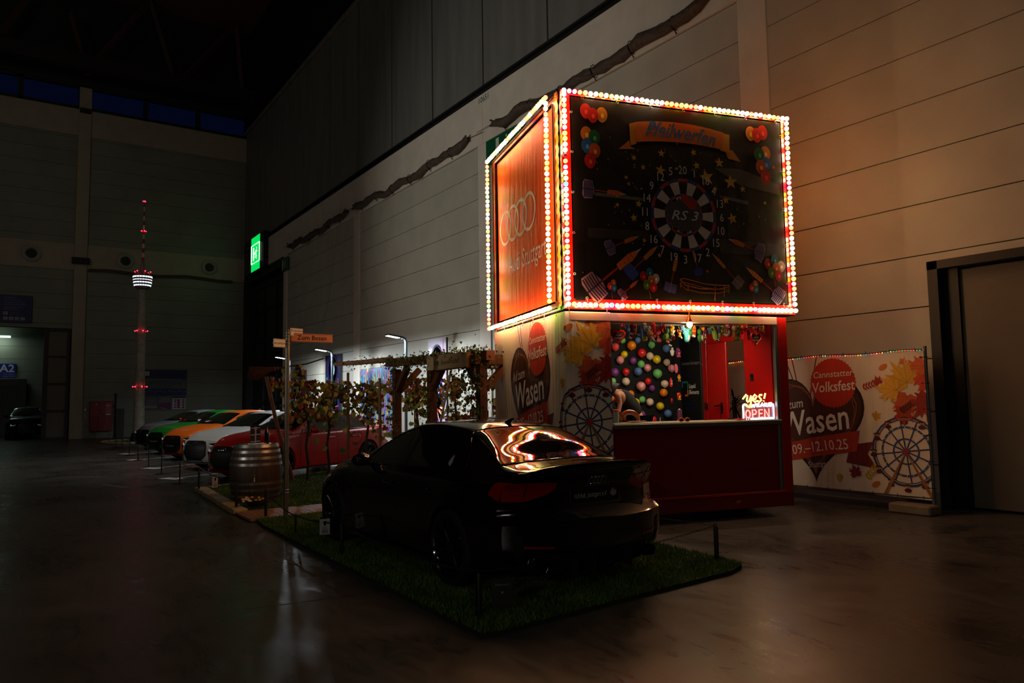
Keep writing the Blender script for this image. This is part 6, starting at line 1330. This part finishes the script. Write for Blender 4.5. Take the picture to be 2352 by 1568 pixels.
# small bar behind the pergola
bx = at_x(1130, 950, 8.2); t = thing('bar_counter', 'dark small bar with red crate behind the left edge of the stall', 'bar counter', (8.35, bx[1], 0))
g = MB(); g.rbox(-.3, .3, -.9, .5, 0, 1.22, .01); g.build('bar_body', M('bar_dark', (30, 24, 20), .5), t); g = MB(); g.rbox(-.34, .34, -.95, .55, 1.22, 1.26, .005); g.build('bar_top', M('bar_top', (70, 40, 26), .4), t)
o = MB(); o.rbox(-.17, .17, -.12, .12, 0, .14, .006); o = o.build('drinks_crate', M('crate_red', (150, 20, 16), .5)); p = at_x(1105, 945, 8.3); o.location = (8.25, p[1]-.0, 1.262); tag(o, 'red crate at the left end of the small dark bar', 'crate')
for i in range(6):
    p = at_x(1131+i*4.5, 943, 8.3); t = thing('drinking_glass', 'clear drinking glass on the small bar, %s from the left' % ORD[i], 'glass', (8.3+.1*(i % 2), p[1], 1.262), 0, 'glasses on the small bar'); g = MB(); g.lathe([(.028, 0), (.035, .12), (.033, .12), (.026, .006), (.001, .006)], 16); g.build('glass_body', M('clear_glass', (235, 235, 235), .03, trans=.9, ior=1.4), t, smooth=30)
p = at_x(1151, 884, 8.9); t = thing('globe_lamp', 'glowing oval lamp behind the left edge of the stall banner', 'lamp', tuple(p)); gm = M('globe_glow', (255, 240, 215), emit=4, ecol=(255, 236, 205))
g = MB(); g.ball((0, 0, 0), (.10, .10, .15), 16); g.build('lamp_globe', gm, t, smooth=True); g = MB(); g.tube([(0, 0, -.14), (0, 0, -p[2])], .012, 8); g.lathe([(.03, -.17), (.04, -.15), (.03, -.13)], 12); g.lathe([(.14, -p[2]), (.14, -p[2]+.02), (.02, -p[2]+.03)], 16); g.build('lamp_stand', m_dull, t)
# ---------------------------------------------------------------- LED street lamps
m_pole = M('lamp_pole', (70, 76, 82), .35, .5)
led = M('led_panel', (255, 255, 255), emit=22, ecol=(226, 238, 255)); led.cycles.emission_sampling = 'NONE'
LAMP_W = 400
for i, (px, py) in enumerate(((932, 772), (763, 800), (667, 824))):
    p = at_x(px, py, 9.3); zt = 3.45; t = thing('street_lamp', 'slim grey street lamp with a white LED head, %s the stall' % ('nearest', 'second from', 'farthest from')[i], 'street lamp', (9.3, p[1], 0), 0, 'LED street lamps by the wall')
    g = MB(); g.tube([(0, 0, 0), (0, 0, zt-.12), (-.03, 0, zt-.03), (-.12, 0, zt)], .045, 10); g.lathe([(.09, 0), (.09, .02), (.06, .04)], 16); g.build('pole', m_pole, t, smooth=40)
    g = MB(); q = Matrix.Translation((-.34, 0, zt+.03)) @ Matrix.Rotation(.14, 4, 'Y'); g.box(-.26, .22, -.10, .10, -.018, .03, mat=q); g.build('lamp_head', M('lamp_shell', (60, 64, 70), .4), t)
    g = MB(); g.box(-.25, .12, -.09, .09, -.026, -.019, mat=q); g.build('led_panel', led, t)
    l = bpy.data.lights.new('led_light', 'AREA'); l.energy = LAMP_W; l.color = (.84, .93, 1); l.shape = 'RECTANGLE'; l.size = .36; l.size_y = .17; lo = bpy.data.objects.new('led_light', l); COL.objects.link(lo); lo.parent = t; lo.matrix_local = q @ Matrix.Translation((-.06, 0, -.03)) @ Matrix.Rotation(-.35, 4, 'Y')
# ---------------------------------------------------------------- painted canvases on the long wall
def canvas(pts, label, seed, cols, kind, bg, zb):
    (xa, ya), (xb, yb) = pts; A, B = at_x(xa, ya, WX-.03), at_x(xb, yb, WX-.03); y1, y0 = A[1], B[1]; z1 = (A[2]+B[2])/2
    t = thing('graffiti_canvas', label, 'painting', (WX-.05, (y0+y1)/2, zb), 0, 'graffiti canvases on the hall wall'); W_, H_ = y1-y0, z1-zb
    g = MB(); g.rbox(-.02, .02, -W_/2, W_/2, 0, H_, .005); g.build('canvas_board', M('canvas_edge', (60, 60, 70), .6), t)
    a = Art(lambda u, v, h: (-.021-h, W_/2-u, v), .0006); r = random.Random(seed); a.poly([(0, 0), (W_, 0), (W_, H_), (0, H_)], bg, 0); L = 1
    for k in range(700 if kind == 'drip' else 60):
        c = r.choice(cols); x, z = r.uniform(.0, W_), r.uniform(0, H_); s = r.uniform(.02, .09)
        if r.random() < .9: a.line([(x, z), (x+r.gauss(0, .02), max(0, z-r.uniform(.1, .8)))], s*.35, c, L)
        else: a.star(x, z, s*1.2, c, L, r.randint(7, 12), .7, r.random())
        L = 1+(L+1) % 12
    if kind != 'drip':
        cx, cz, R_ = W_*.5, H_*.40, W_*.32; ch = '%02x%02x%02x'
        for rr, c in ((1.12, cols[0]), (1.0, cols[1]), (.8, cols[2])): a.ell(cx, cz, R_*rr, R_*rr*1.9, c, 14, 26)
        for k in range(30): t_ = r.uniform(0, 6.28); a.line([(cx+R_*.6*math.cos(t_), cz+R_*1.2*math.sin(t_)), (cx+R_*1.2*math.cos(t_+.3), cz+R_*2.0*math.sin(t_+.2))], .04, r.choice(cols), 15)
        for s in (-1, 1): a.ell(cx+s*R_*.38, cz+R_*.35, R_*.30, R_*.42, '0e0e20', 16); a.ell(cx+s*R_*.30, cz+R_*.5, R_*.10, R_*.16, 'd8f0f0', 17)
        a.ell(cx, cz-R_*1.0, R_*.3, R_*.12, cols[3], 16); a.line([(cx, cz+R_*.2), (cx-.03, cz-R_*.5), (cx+.04, cz-R_*.6)], .03, '301830', 16)
        for q, c_ in ((1.25, '1c1440'), (1.0, cols[0]), (.72, cols[-1])): a.ell(cx, H_*.80, W_*.26*q, W_*.30*q, c_, 16, 24); a.L = 0
        a.ell(cx, H_*.80, W_*.12, W_*.14, '9ac8e0', 17)
    a.build('canvas_paint', ARTG, t)
vivid = ['e02a78', '2a6ee0', '28b0a0', 'e8b028', '6a2ab0', 'd8403a', '40d0e0', '88c840']
canvas(((986, 781), (1027, 774)), 'graffiti canvas on pale ground right of the nearest street lamp', 3, ['2a3ab8', 'e87030', 'f0d8c0', 'c02a50', '30a0c0', '502a80'], 'face', 'c8c0d4', .5)
canvas(((830, 852), (907, 838)), 'wide dripping graffiti canvas behind the grapevines', 5, vivid+['3a4a90', '308070', 'b04a90'], 'drip', '4a5a8a', .5)
canvas(((750, 818), (785, 812)), 'narrow dark graffiti canvas beside the second street lamp', 8, ['203a8a', 'c86a50', '3a2a6a', 'e04a6a', '28a090'], 'face', '26284a', .5)
canvas(((668, 862), (704, 852)), 'graffiti canvas of a pink face in sunglasses near the farthest lamp', 6, ['20204a', 'd83a90', 'e86aa0', '40b0a0', 'e8c040'], 'face', '1e2038', .5)
# ---------------------------------------------------------------- model television tower
TX, TY = 4.86, 38.4
t = thing('model_tower', 'tall slim model of a concrete television tower with red lights', 'model tower', (TX, TY, 0))
g = MB(); g.lathe([(.27, 0), (.24, .8), (.215, 2.6), (.195, 4.4), (.17, 6.2), (.16, 7.15)], 28, cap=False)
for z, r in ((1.5, .236), (3.1, .214), (4.4, .199), (5.9, .181)): g.lathe([(r-.002, z), (r, z+.006), (r-.003, z+.012)], 28, cap=False)
g.build('shaft', M('tower_concrete', (160, 152, 138), .8, noise=.3, ns=4), t, smooth=True)
g = MB(); g.lathe([(.16, 7.12), (.28, 7.16), (.32, 7.22), (.38, 7.36), (.40, 7.55), (.42, 7.78), (.40, 7.82), (.30, 7.92), (.12, 7.95), (.10, 8.3), (.05, 8.5)], 32); g.build('tower_basket', M('basket_grey', (110, 110, 112), .4, .3), t, smooth=30)
wl = M('tower_windows', (255, 255, 255), emit=1.6, ecol=(235, 240, 255))
for z0, z1, r0, r1 in ((7.28, 7.34, .353, .378), (7.42, 7.48, .390, .398), (7.56, 7.60, .404, .408), (7.68, 7.75, .414, .420)):
    g = MB()
    for k in range(22):
        a0 = 2*PI*k/22; a1 = a0+2*PI/22*.82; g.add([(r*math.cos(a), r*math.sin(a), z) for r, z in ((r0+.004, z0), (r1+.004, z1)) for a in (a0, a1)], [(0, 1, 3, 2)])
    g.build('lit_window_band', wl, t)
for i, (z0, z1) in enumerate(zip(*[(lambda z: (z[:-1], z[1:]))(list(np.linspace(8.45, 11.35, 14)))][0])):
    g = MB(); r0 = .062-.035*i/13; g.lathe([(r0, z0), (r0-.002, z1)], 10); g.build('mast_section', M('mast_red' if i % 2 == 0 else 'mast_white', (150, 20, 20) if i % 2 == 0 else (190, 190, 186), .5), t, smooth=30)
rl = M('red_beacon', (255, 20, 40), emit=14, ecol=(255, 30, 50)); rl.cycles.emission_sampling = 'NONE'
for z, r, n in ((2.52, .30, 6), (5.15, .27, 6), (7.98, .34, 6), (9.95, .10, 4), (11.4, .05, 3)):
    g = MB(); g.tube([(r*.96*math.cos(a), r*.96*math.sin(a), z-.02) for a in np.linspace(0, 2*PI, 25)[:-1]], .008, 5, closed=True); g.build('beacon_ring', m_dull, t)
    for k in range(n): g = MB(); a = 2*PI*k/n-1.4; g.ball((r*math.cos(a), r*math.sin(a), z), .028, 8); g.build('beacon', rl, t)
isl = [(TX-.3+1.35*math.cos(a), TY-1.4+1.7*math.sin(a)) for a in np.linspace(0, 2*PI, 25)[:-1]]
lawn('lawn', isl, 'small round lawn at the foot of the model tower', 250, .06)
g = MB(); g.tube([(x, y, .04) for x, y in isl], .05, 6, closed=True); o = g.build('round_kerb', m_kerb); tag(o, 'pale kerb ring round the small lawn at the model tower', 'kerb')
o = MB(); o.rbox(4.02, 4.38, 36.6, 36.9, .03, 1.5, .01); o = o.build('utility_box', M('box_grey', (52, 54, 50), .6)); o.location = (.12, 4.2, 0); tag(o, 'narrow dark grey cabinet just left of the model tower foot', 'cabinet')
o = MB(); o.lathe([(.16, 0), (.18, .2), (.12, .4), (.16, .42)], 14, c=(4.35, 35.6, .03)); o = o.build('plant_pot', m_dull, smooth=30); tag(o, 'dark round pot on the small lawn before the tower', 'pot')
# ---------------------------------------------------------------- end wall fittings
def ebox(name, label, cat, x0, x1, z0, z1, d, mat):
    t = thing(name, label, cat, ((x0+x1)/2, EY, z0)); w_ = (x1-x0)/2; g = MB(); g.rbox(-w_, w_, -d, -.001, 0, z1-z0, .015); g.build('housing', mat, t); return t, w_, z1-z0
t, w_, h = ebox('fire_hose_cabinet', 'red fire hose cabinet on the end wall left of the model tower', 'fire hose cabinet', 3.21, 4.24, .36, 1.90, .26, M('cabinet_red', (118, 8, 6), .4))
a = Art(lambda u, v, q: (u, -.262-q, v), .001); a.poly([(.22, 1.2), (.42, 1.2), (.42, 1.42), (.22, 1.42)], '901008'); a.line([(.22, 1.2), (.42, 1.2), (.42, 1.42), (.22, 1.42), (.22, 1.2)], .012, 'b0a890', 2); a.line([(.22, .9), (.42, .9), (.42, 1.15), (.22, 1.15), (.22, .9)], .012, 'b0a890', 2); a.ell(.29, 1.31, .05, col='b8a898', L=2); a.line([(.34, 1.34), (.40, 1.30)], .02, 'b8a898', 2); a.line([(.28, .95), (.33, 1.05), (.38, 1.1)], .03, 'b8a898', 2); a.poly([(.22, .83), (.42, .83), (.42, .88), (.22, .88)], 'd8d4c8'); a.build('pictogram_stickers', ARTG, t)
g = MB(); g.lathe([(.001, 0), (.045, 0), (.045, -.02), (.03, -.03), (.001, -.03)], 14, c=(-.08, -.26, .78), ax='y'); g.lathe([(.001, 0), (.04, 0), (.04, -.02), (.001, -.02)], 12, c=(-.22, -.26, 1.38), ax='y'); g.build('cabinet_knob', m_metal, t, smooth=30)
g = MB(); g.tube([(4.38, EY-.08, 0), (4.38, EY-.08, 2.2)], .035, 8); g.tube([(4.30, EY-.08, 1.6), (4.38, EY-.08, 1.6)], .03, 8); g.lathe([(.05, 2.2), (.07, 2.28), (.001, 2.30)], 10, c=(4.38, EY-.08, 0)); o = g.build('wall_pipe', m_post); tag(o, 'thin dark pipe running up the end wall beside the red cabinet', 'pipe')
g = MB(); g.rbox(2.98, 3.06, EY-.05, EY-.001, 1.42, 1.52, .006); o = g.build('wall_socket', M('socket', (200, 200, 190), .5)); tag(o, 'small white socket between the end wall column and the red cabinet', 'socket')
t, w_, h = ebox('map_board', 'blue hall plan board on the end wall behind the model tower', 'notice board', 5.50, 7.82, 2.16, 3.56, .06, M('board_blue', (18, 44, 120), .25))
a = Art(lambda u, v, q: (u, -.061-q, v), .0012); a.poly([(-w_, 0), (w_, 0), (w_, h), (-w_, h)], '0c2456', 0); a.poly([(-w_+.1, .36), (w_-.02, .36), (w_-.02, .86), (w_-.5, .92), (-w_+.4, .95), (-w_+.1, .80)], '555c4c', 1)
for r_, zz in ((0, .70), (1, .44)):
    for k in range(7 if r_ == 0 else 5): x = -w_+.45+k*.24; a.poly([(x, zz-.07), (x+.16, zz-.07), (x+.16, zz+.07), (x, zz+.07)], '1c3478', 2); a.text('A%d' % (k+1+r_*7), x+.08, zz, .08, 'a8b0b8', 3)
a.poly([(-w_+.25, 1.08), (-w_+.45, 1.08), (-w_+.45, 1.30), (-w_+.25, 1.30)], 'b8b8b0', 2); a.text('i', -w_+.35, 1.19, .2, '101828', 3, bold=.03)
for k in range(9): a.line([(-w_+.2+k*.24, .20+.06*(k % 2)), (-w_+.36+k*.24, .20+.06*(k % 2))], .018, '8090b0', 2)
a.text('Messe', -w_+.25, .22, .08, 'a8b4c8', 2); a.build('board_print', ART, t)
for i, (x0, x1, lab) in enumerate(((5.66, 6.40, 'black club area poster below the blue hall plan'), (6.44, 7.08, 'purple poster in the middle below the blue hall plan'), (7.13, 7.80, 'white poster with red floor plan below the blue board'))):
    t, w_, h = ebox('poster', lab, 'poster', x0, x1, 1.41, 2.12, .02, M('poster_%d' % i, ((16, 16, 16), (52, 46, 60), (170, 168, 172))[i], .4)); t['group'] = 'posters below the hall plan'
    a = Art(lambda u, v, q: (u, -.021-q, v), .0012)
    if i == 0: a.text('CLUB AREA', 0, .15, .13, 'a8a8a4', 1, bold=.01); a.text('TUNING\nWORLD', 0, .42, .10, '70706c', 1)
    elif i == 1: a.poly([(-w_, 0), (w_, 0), (w_, .38), (-w_, .38)], '5a2048', 1); a.line([(-w_+.1, .12), (.1, .0)], .03, '9a8a9a', 2); [a.line([(-.2, .45+k*.07), (.25, .46+k*.07)], .02, '6c6c74', 1) for k in range(3)]; a.line([(-w_, .33), (0, .33)], .04, '7c2c58', 2)
    else: a.poly([(-w_, .6), (w_, .6), (w_, .71), (-w_, .71)], '2a2830', 1); [a.poly([(x, z), (x+.12, z), (x+.12, z+.08), (x, z+.08)], '6c1c3c', 1) for x in (-.25, -.08, .16) for z in (.08, .22, .36, .47)]; [a.line([(-.05, .1+.14*k), (.25, .06+.14*k)], .03, '501a34', 2) for k in range(4)]; a.poly([(-.1, .06), (.04, .06), (.04, .55), (-.1, .55)], '8c2a4c', 2)
    a.build('poster_print', ART, t)
t, w_, h = ebox('direction_board', 'dark blue direction board high on the end wall by the opening', 'sign', -2.6, .59, 5.82, 7.18, .08, M('board_navy', (10, 24, 84), .35))
a = Art(lambda u, v, q: (u, -.081-q, v), .0015)
for k, s_ in enumerate(('Freigelände', 'Open Air Ground', 'Konferenz West /Ost', 'Conference West/East', 'Eingang/Foyer West', 'Entrance West')): a.text(s_, .42, 1.24-k*.105-(k//2)*.03, .115, '6a7896', 1, align='LEFT', sx=.85)
for k in range(5): a.line([(.0, 1.18-k*.235), (.2, 1.18-k*.235)], .03, '9a6420', 1); a.poly([(.2, 1.22-k*.235), (.2, 1.14-k*.235), (.27, 1.18-k*.235)], '9a6420', 1)
a.text('Restaurants', .66, .50, .09, '5a6886', 1, align='LEFT'); a.text('Bistro Tasty', .66, .40, .09, '5a6886', 1, align='LEFT')
for x, z, s_ in ((.50, .45, 'R'), (.50, .2, 'i'), (.73, .2, 'L'), (.96, .2, 'wc'), (1.2, .2, '%')): a.poly([(x-.09, z-.08), (x+.09, z-.08), (x+.09, z+.08), (x-.09, z+.08)], '8a909a', 1); a.text(s_, x, z, .13, '101c48', 2)
a.build('board_print', ARTG, t)
# opening to the next hall
t = thing('sliding_gate', 'dark framed gate leaf with four grey panels beside the end wall opening', 'gate', (1.75, EY+.05, 0))
g = MB(); g.box(-.52, .44, .0, .1, 5.45, 5.6); g.box(-.62, -.42, -.02, .14, 0, 5.6); g.box(.38, .5, -.02, .14, 0, 5.6)
for z in (0, 1.36, 2.72, 4.1): g.box(-.44, .40, .0, .1, z, z+.13)
g.build('gate_frame', m_post, t)
for z in (.13, 1.49, 2.85, 4.23): g = MB(); g.box(-.42, .38, .03, .07, z, z+1.23); g.build('gate_panel', M('gate_panel', (92, 88, 78), .6), t)
g = MB()
for k in range(9): g.box(-6, 2.4, 52, 52.1, k*.75+.006, k*.75+.744)
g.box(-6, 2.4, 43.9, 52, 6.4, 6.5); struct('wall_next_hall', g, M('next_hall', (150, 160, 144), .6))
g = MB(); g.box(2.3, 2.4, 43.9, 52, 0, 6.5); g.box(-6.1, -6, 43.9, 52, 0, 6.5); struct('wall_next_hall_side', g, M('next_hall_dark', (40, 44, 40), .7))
t = thing('hall_sign', 'blue A2 hall sign on the wall seen through the opening', 'sign', (-1.0, 51.98, 3.36)); g = MB(); g.rbox(-1.1, 1.03, -.06, 0, 0, .86, .03); g.build('sign_board', M('sign_blue', (24, 50, 150), .3), t)
a = Art(lambda u, v, q: (u, -.061-q, v), .002); a.text('A2', .58, .55, .62, 'd0d4dc', 1, bold=.02); a.text('Tor West 2', .72, .22, .13, '98a4c0', 1); a.text('Gate West 2', .72, .10, .13, '98a4c0', 1); a.build('sign_print', ARTG, t)
t = thing('office_container', 'grey container with double doors under the A2 sign', 'container', (-1.2, 51.2, 0)); g = MB(); g.rbox(-1.7, 1.75, -.6, .75, 0, 3.3, .03); g.build('container_shell', M('container_grey', (112, 124, 124), .5), t); g = MB(); [g.rbox(x, x+.8, -.63, -.60, .05, 2.9, .01) for x in (-.2, .62)]; g.build('container_door', M('container_door', (96, 108, 108), .5), t)
t = thing('wall_floodlight', 'white strip light glowing above the A2 sign in the next hall', 'lamp', (-1.4, 51.5, 5.75)); g = MB(); g.rbox(-1.1, 1.1, -.1, .1, -.06, .06, .02); g.build('lamp_tube', M('cool_tube', (230, 255, 240), emit=1.2, ecol=(225, 255, 235)), t)
l = bpy.data.lights.new('tube_light', 'AREA'); l.energy = 14; l.size = 2; l.shape = 'RECTANGLE'; l.size_y = .15; l.color = (.85, 1, .88); lo = bpy.data.objects.new('tube_light', l); COL.objects.link(lo); lo.parent = t; lo.location = (0, -.1, -.08); lo.rotation_euler = (.4, 0, 0)
o = dup(car); o.location = (.55, 45.2, 0); o.rotation_euler = (0, 0, PI/2); o.scale = (1, 1, 1.22); o['label'] = 'dark car waiting in the opening to the next hall'; o.name = 'car'
# ---------------------------------------------------------------- signs over the far gate and on the columns
def wallsign(y0, y1, z0, z1, d, name, label, mat, cat='sign'):
    t = thing(name, label, cat, (WX-.05, (y0+y1)/2, z0)); w_ = (y1-y0)/2; g = MB(); g.rbox(-d, 0, -w_, w_, 0, z1-z0, .02); g.build('sign_case', mat, t); return t, w_, z1-z0
m_navy = M('sign_navy', (14, 18, 40), .4)
t, w_, h = wallsign(38.55, 42.5, 8.78, 10.72, .25, 'gate_sign', 'dark blue A1 gate sign with a lit green exit panel', m_navy)
ge = M('exit_green', (0, 255, 110), emit=.9, ecol=(0, 230, 95)); gw = M('exit_white', (255, 255, 255), emit=1.6, ecol=(240, 255, 240))
g = MB(); g.box(-.262, -.25, -1.25, .42, .04, h-.04); g.build('lit_exit_panel', ge, t)
def runner(g, fx, cu, cv, s, flip=1):
    P = lambda u, v: fx(cu+u*s*flip, cv+v*s)
    def q(pts, w2):
        for a_, b_ in zip(pts, pts[1:]):
            a2, b2 = np.array(a_, float), np.array(b_, float); d = b2-a2; d /= np.hypot(*d); o = np.array([-d[1], d[0]])*w2/2
            g.add([P(*(a2+o)), P(*(a2-o)), P(*(b2-o)), P(*(b2+o))], [(0, 1, 2, 3)])
    q([(.10, .22), (.02, -.10)], .14); q([(.10, .20), (.28, .08), (.36, .14)], .06); q([(.08, .20), (-.10, .14), (-.14, .0)], .06); q([(.02, -.08), (.18, -.22), (.14, -.42)], .08); q([(.0, -.08), (-.10, -.26), (-.28, -.28)], .08)
    g.add([P(.13+.07*math.cos(t_), .34+.07*math.sin(t_)) for t_ in np.linspace(0, 6.28, 11)[:-1]], [tuple(range(10))]); q([(-.62, -.45), (-.62, .45)], .26); q([(-.46, .0), (-.30, 0)], .08); q([(-.36, .09), (-.27, 0), (-.36, -.09)], .05)
g = MB(); fx = lambda u, v: (-.268, -u-.42, v+h/2); runner(g, fx, .12, 0, .78)
for a_, b_ in (((-.8, -.5), (.8, -.5)), ((-.8, .5), (.8, .5)), ((-.8, -.5), (-.8, .5)), ((.8, -.5), (.8, .5))): g.tube([fx(*a_), fx(*b_)], .02, 4)
g.build('lit_pictogram', gw, t)
a = Art(lambda u, v, q: (-.252-q, -u, v), .002); a.text('A1', -1.2, 1.25, .95, '3a3e50', 1); a.text('Tor', -1.3, .45, .25, '2c3044', 1); a.build('sign_print', ARTG, t)
for y0, y1, z0, z1, lab in ((35.05, 36.0, 8.1, 8.75, 'small unlit green exit sign beside the far gate'), (15.2, 16.95, 8.15, 8.85, 'green exit sign on the wall behind the top of the sign box')):
    t, w_, h = wallsign(y0, y1, z0, z1, .08, 'exit_sign', lab, M('unlit_green', (14, 84, 50), .4))
    g = MB(); runner(g, lambda u, v: (-.085, -u, v+h/2), .1, 0, h*.85); g.build('pictogram', M('unlit_white', (190, 200, 180), .5), t)
# cable bundles hung along the beam
m_cab = M('cable_sleeve', (74, 62, 50), .7, noise=.4, ns=12)
for i, (ya, yb) in enumerate(((34.9, 27.3), (26.6, 17.9), (16.6, 8.9), (7.3, .5))):
    t = thing('cable_bundle', 'sagging wrapped cable bundle under the wall beam, %s' % ('nearest the far gate', 'between the second and third columns', 'behind the top of the sign box', 'right of the near column')[i], 'cable bundle', (WX-.12, 0, 9.05), 0, 'cable bundles along the wall beam')
    n = 26; ys = np.linspace(ya, yb, n); r = random.Random(i); g = MB()
    cz = [.16-.06*math.sin(k*.9)-.16*math.sin(PI*k/(n-1))+r.uniform(-.04, .04) for k in range(n)]
    g.tube([(r.uniform(-.04, .02), y, cz[k]) for k, y in enumerate(ys)], [.05]+[r.uniform(.09, .15) for _ in range(n-2)]+[.06], 9)
    for s in range(3): g.tube([(-.05+.05*math.cos(k*1.1+s*2), y, cz[k]+.10*math.sin(k*1.1+s*2)) for k, y in enumerate(ys)], .028, 5)
    g.build('cable_wrap', m_cab, t, smooth=True)
    g = MB()
    for k in range(2, n-1, 4): g.tube([(-.14, ys[k], cz[k]+.02), (.06, ys[k], cz[k]-.22)], .012, 5); g.tube([(-.13*math.cos(a)*.9, ys[k], cz[k]+.15*math.sin(a)) for a in np.linspace(0, 6.28, 10)[:-1]], .010, 4, closed=True)
    g.tube([(-.02, ya+.0, cz[0]), (-.02, ya+.8, .2)], .008, 4); g.tube([(-.02, yb, cz[-1]), (-.02, yb-.8, .12)], .008, 4); g.build('cable_bracket', m_dull, t, kind='stuff')
g = MB(); P = [(2.95+k*.8, EY-.12, 8.72+.06*math.sin(k*1.3)) for k in range(10)]; g.tube(P, .05, 7); g.tube([(x, y, z-.07) for x, y, z in P], .035, 6); o = g.build('wall_cable', m_cab, smooth=True); tag(o, 'dark cable drooping along the lower end wall beam behind the mast', 'cable')
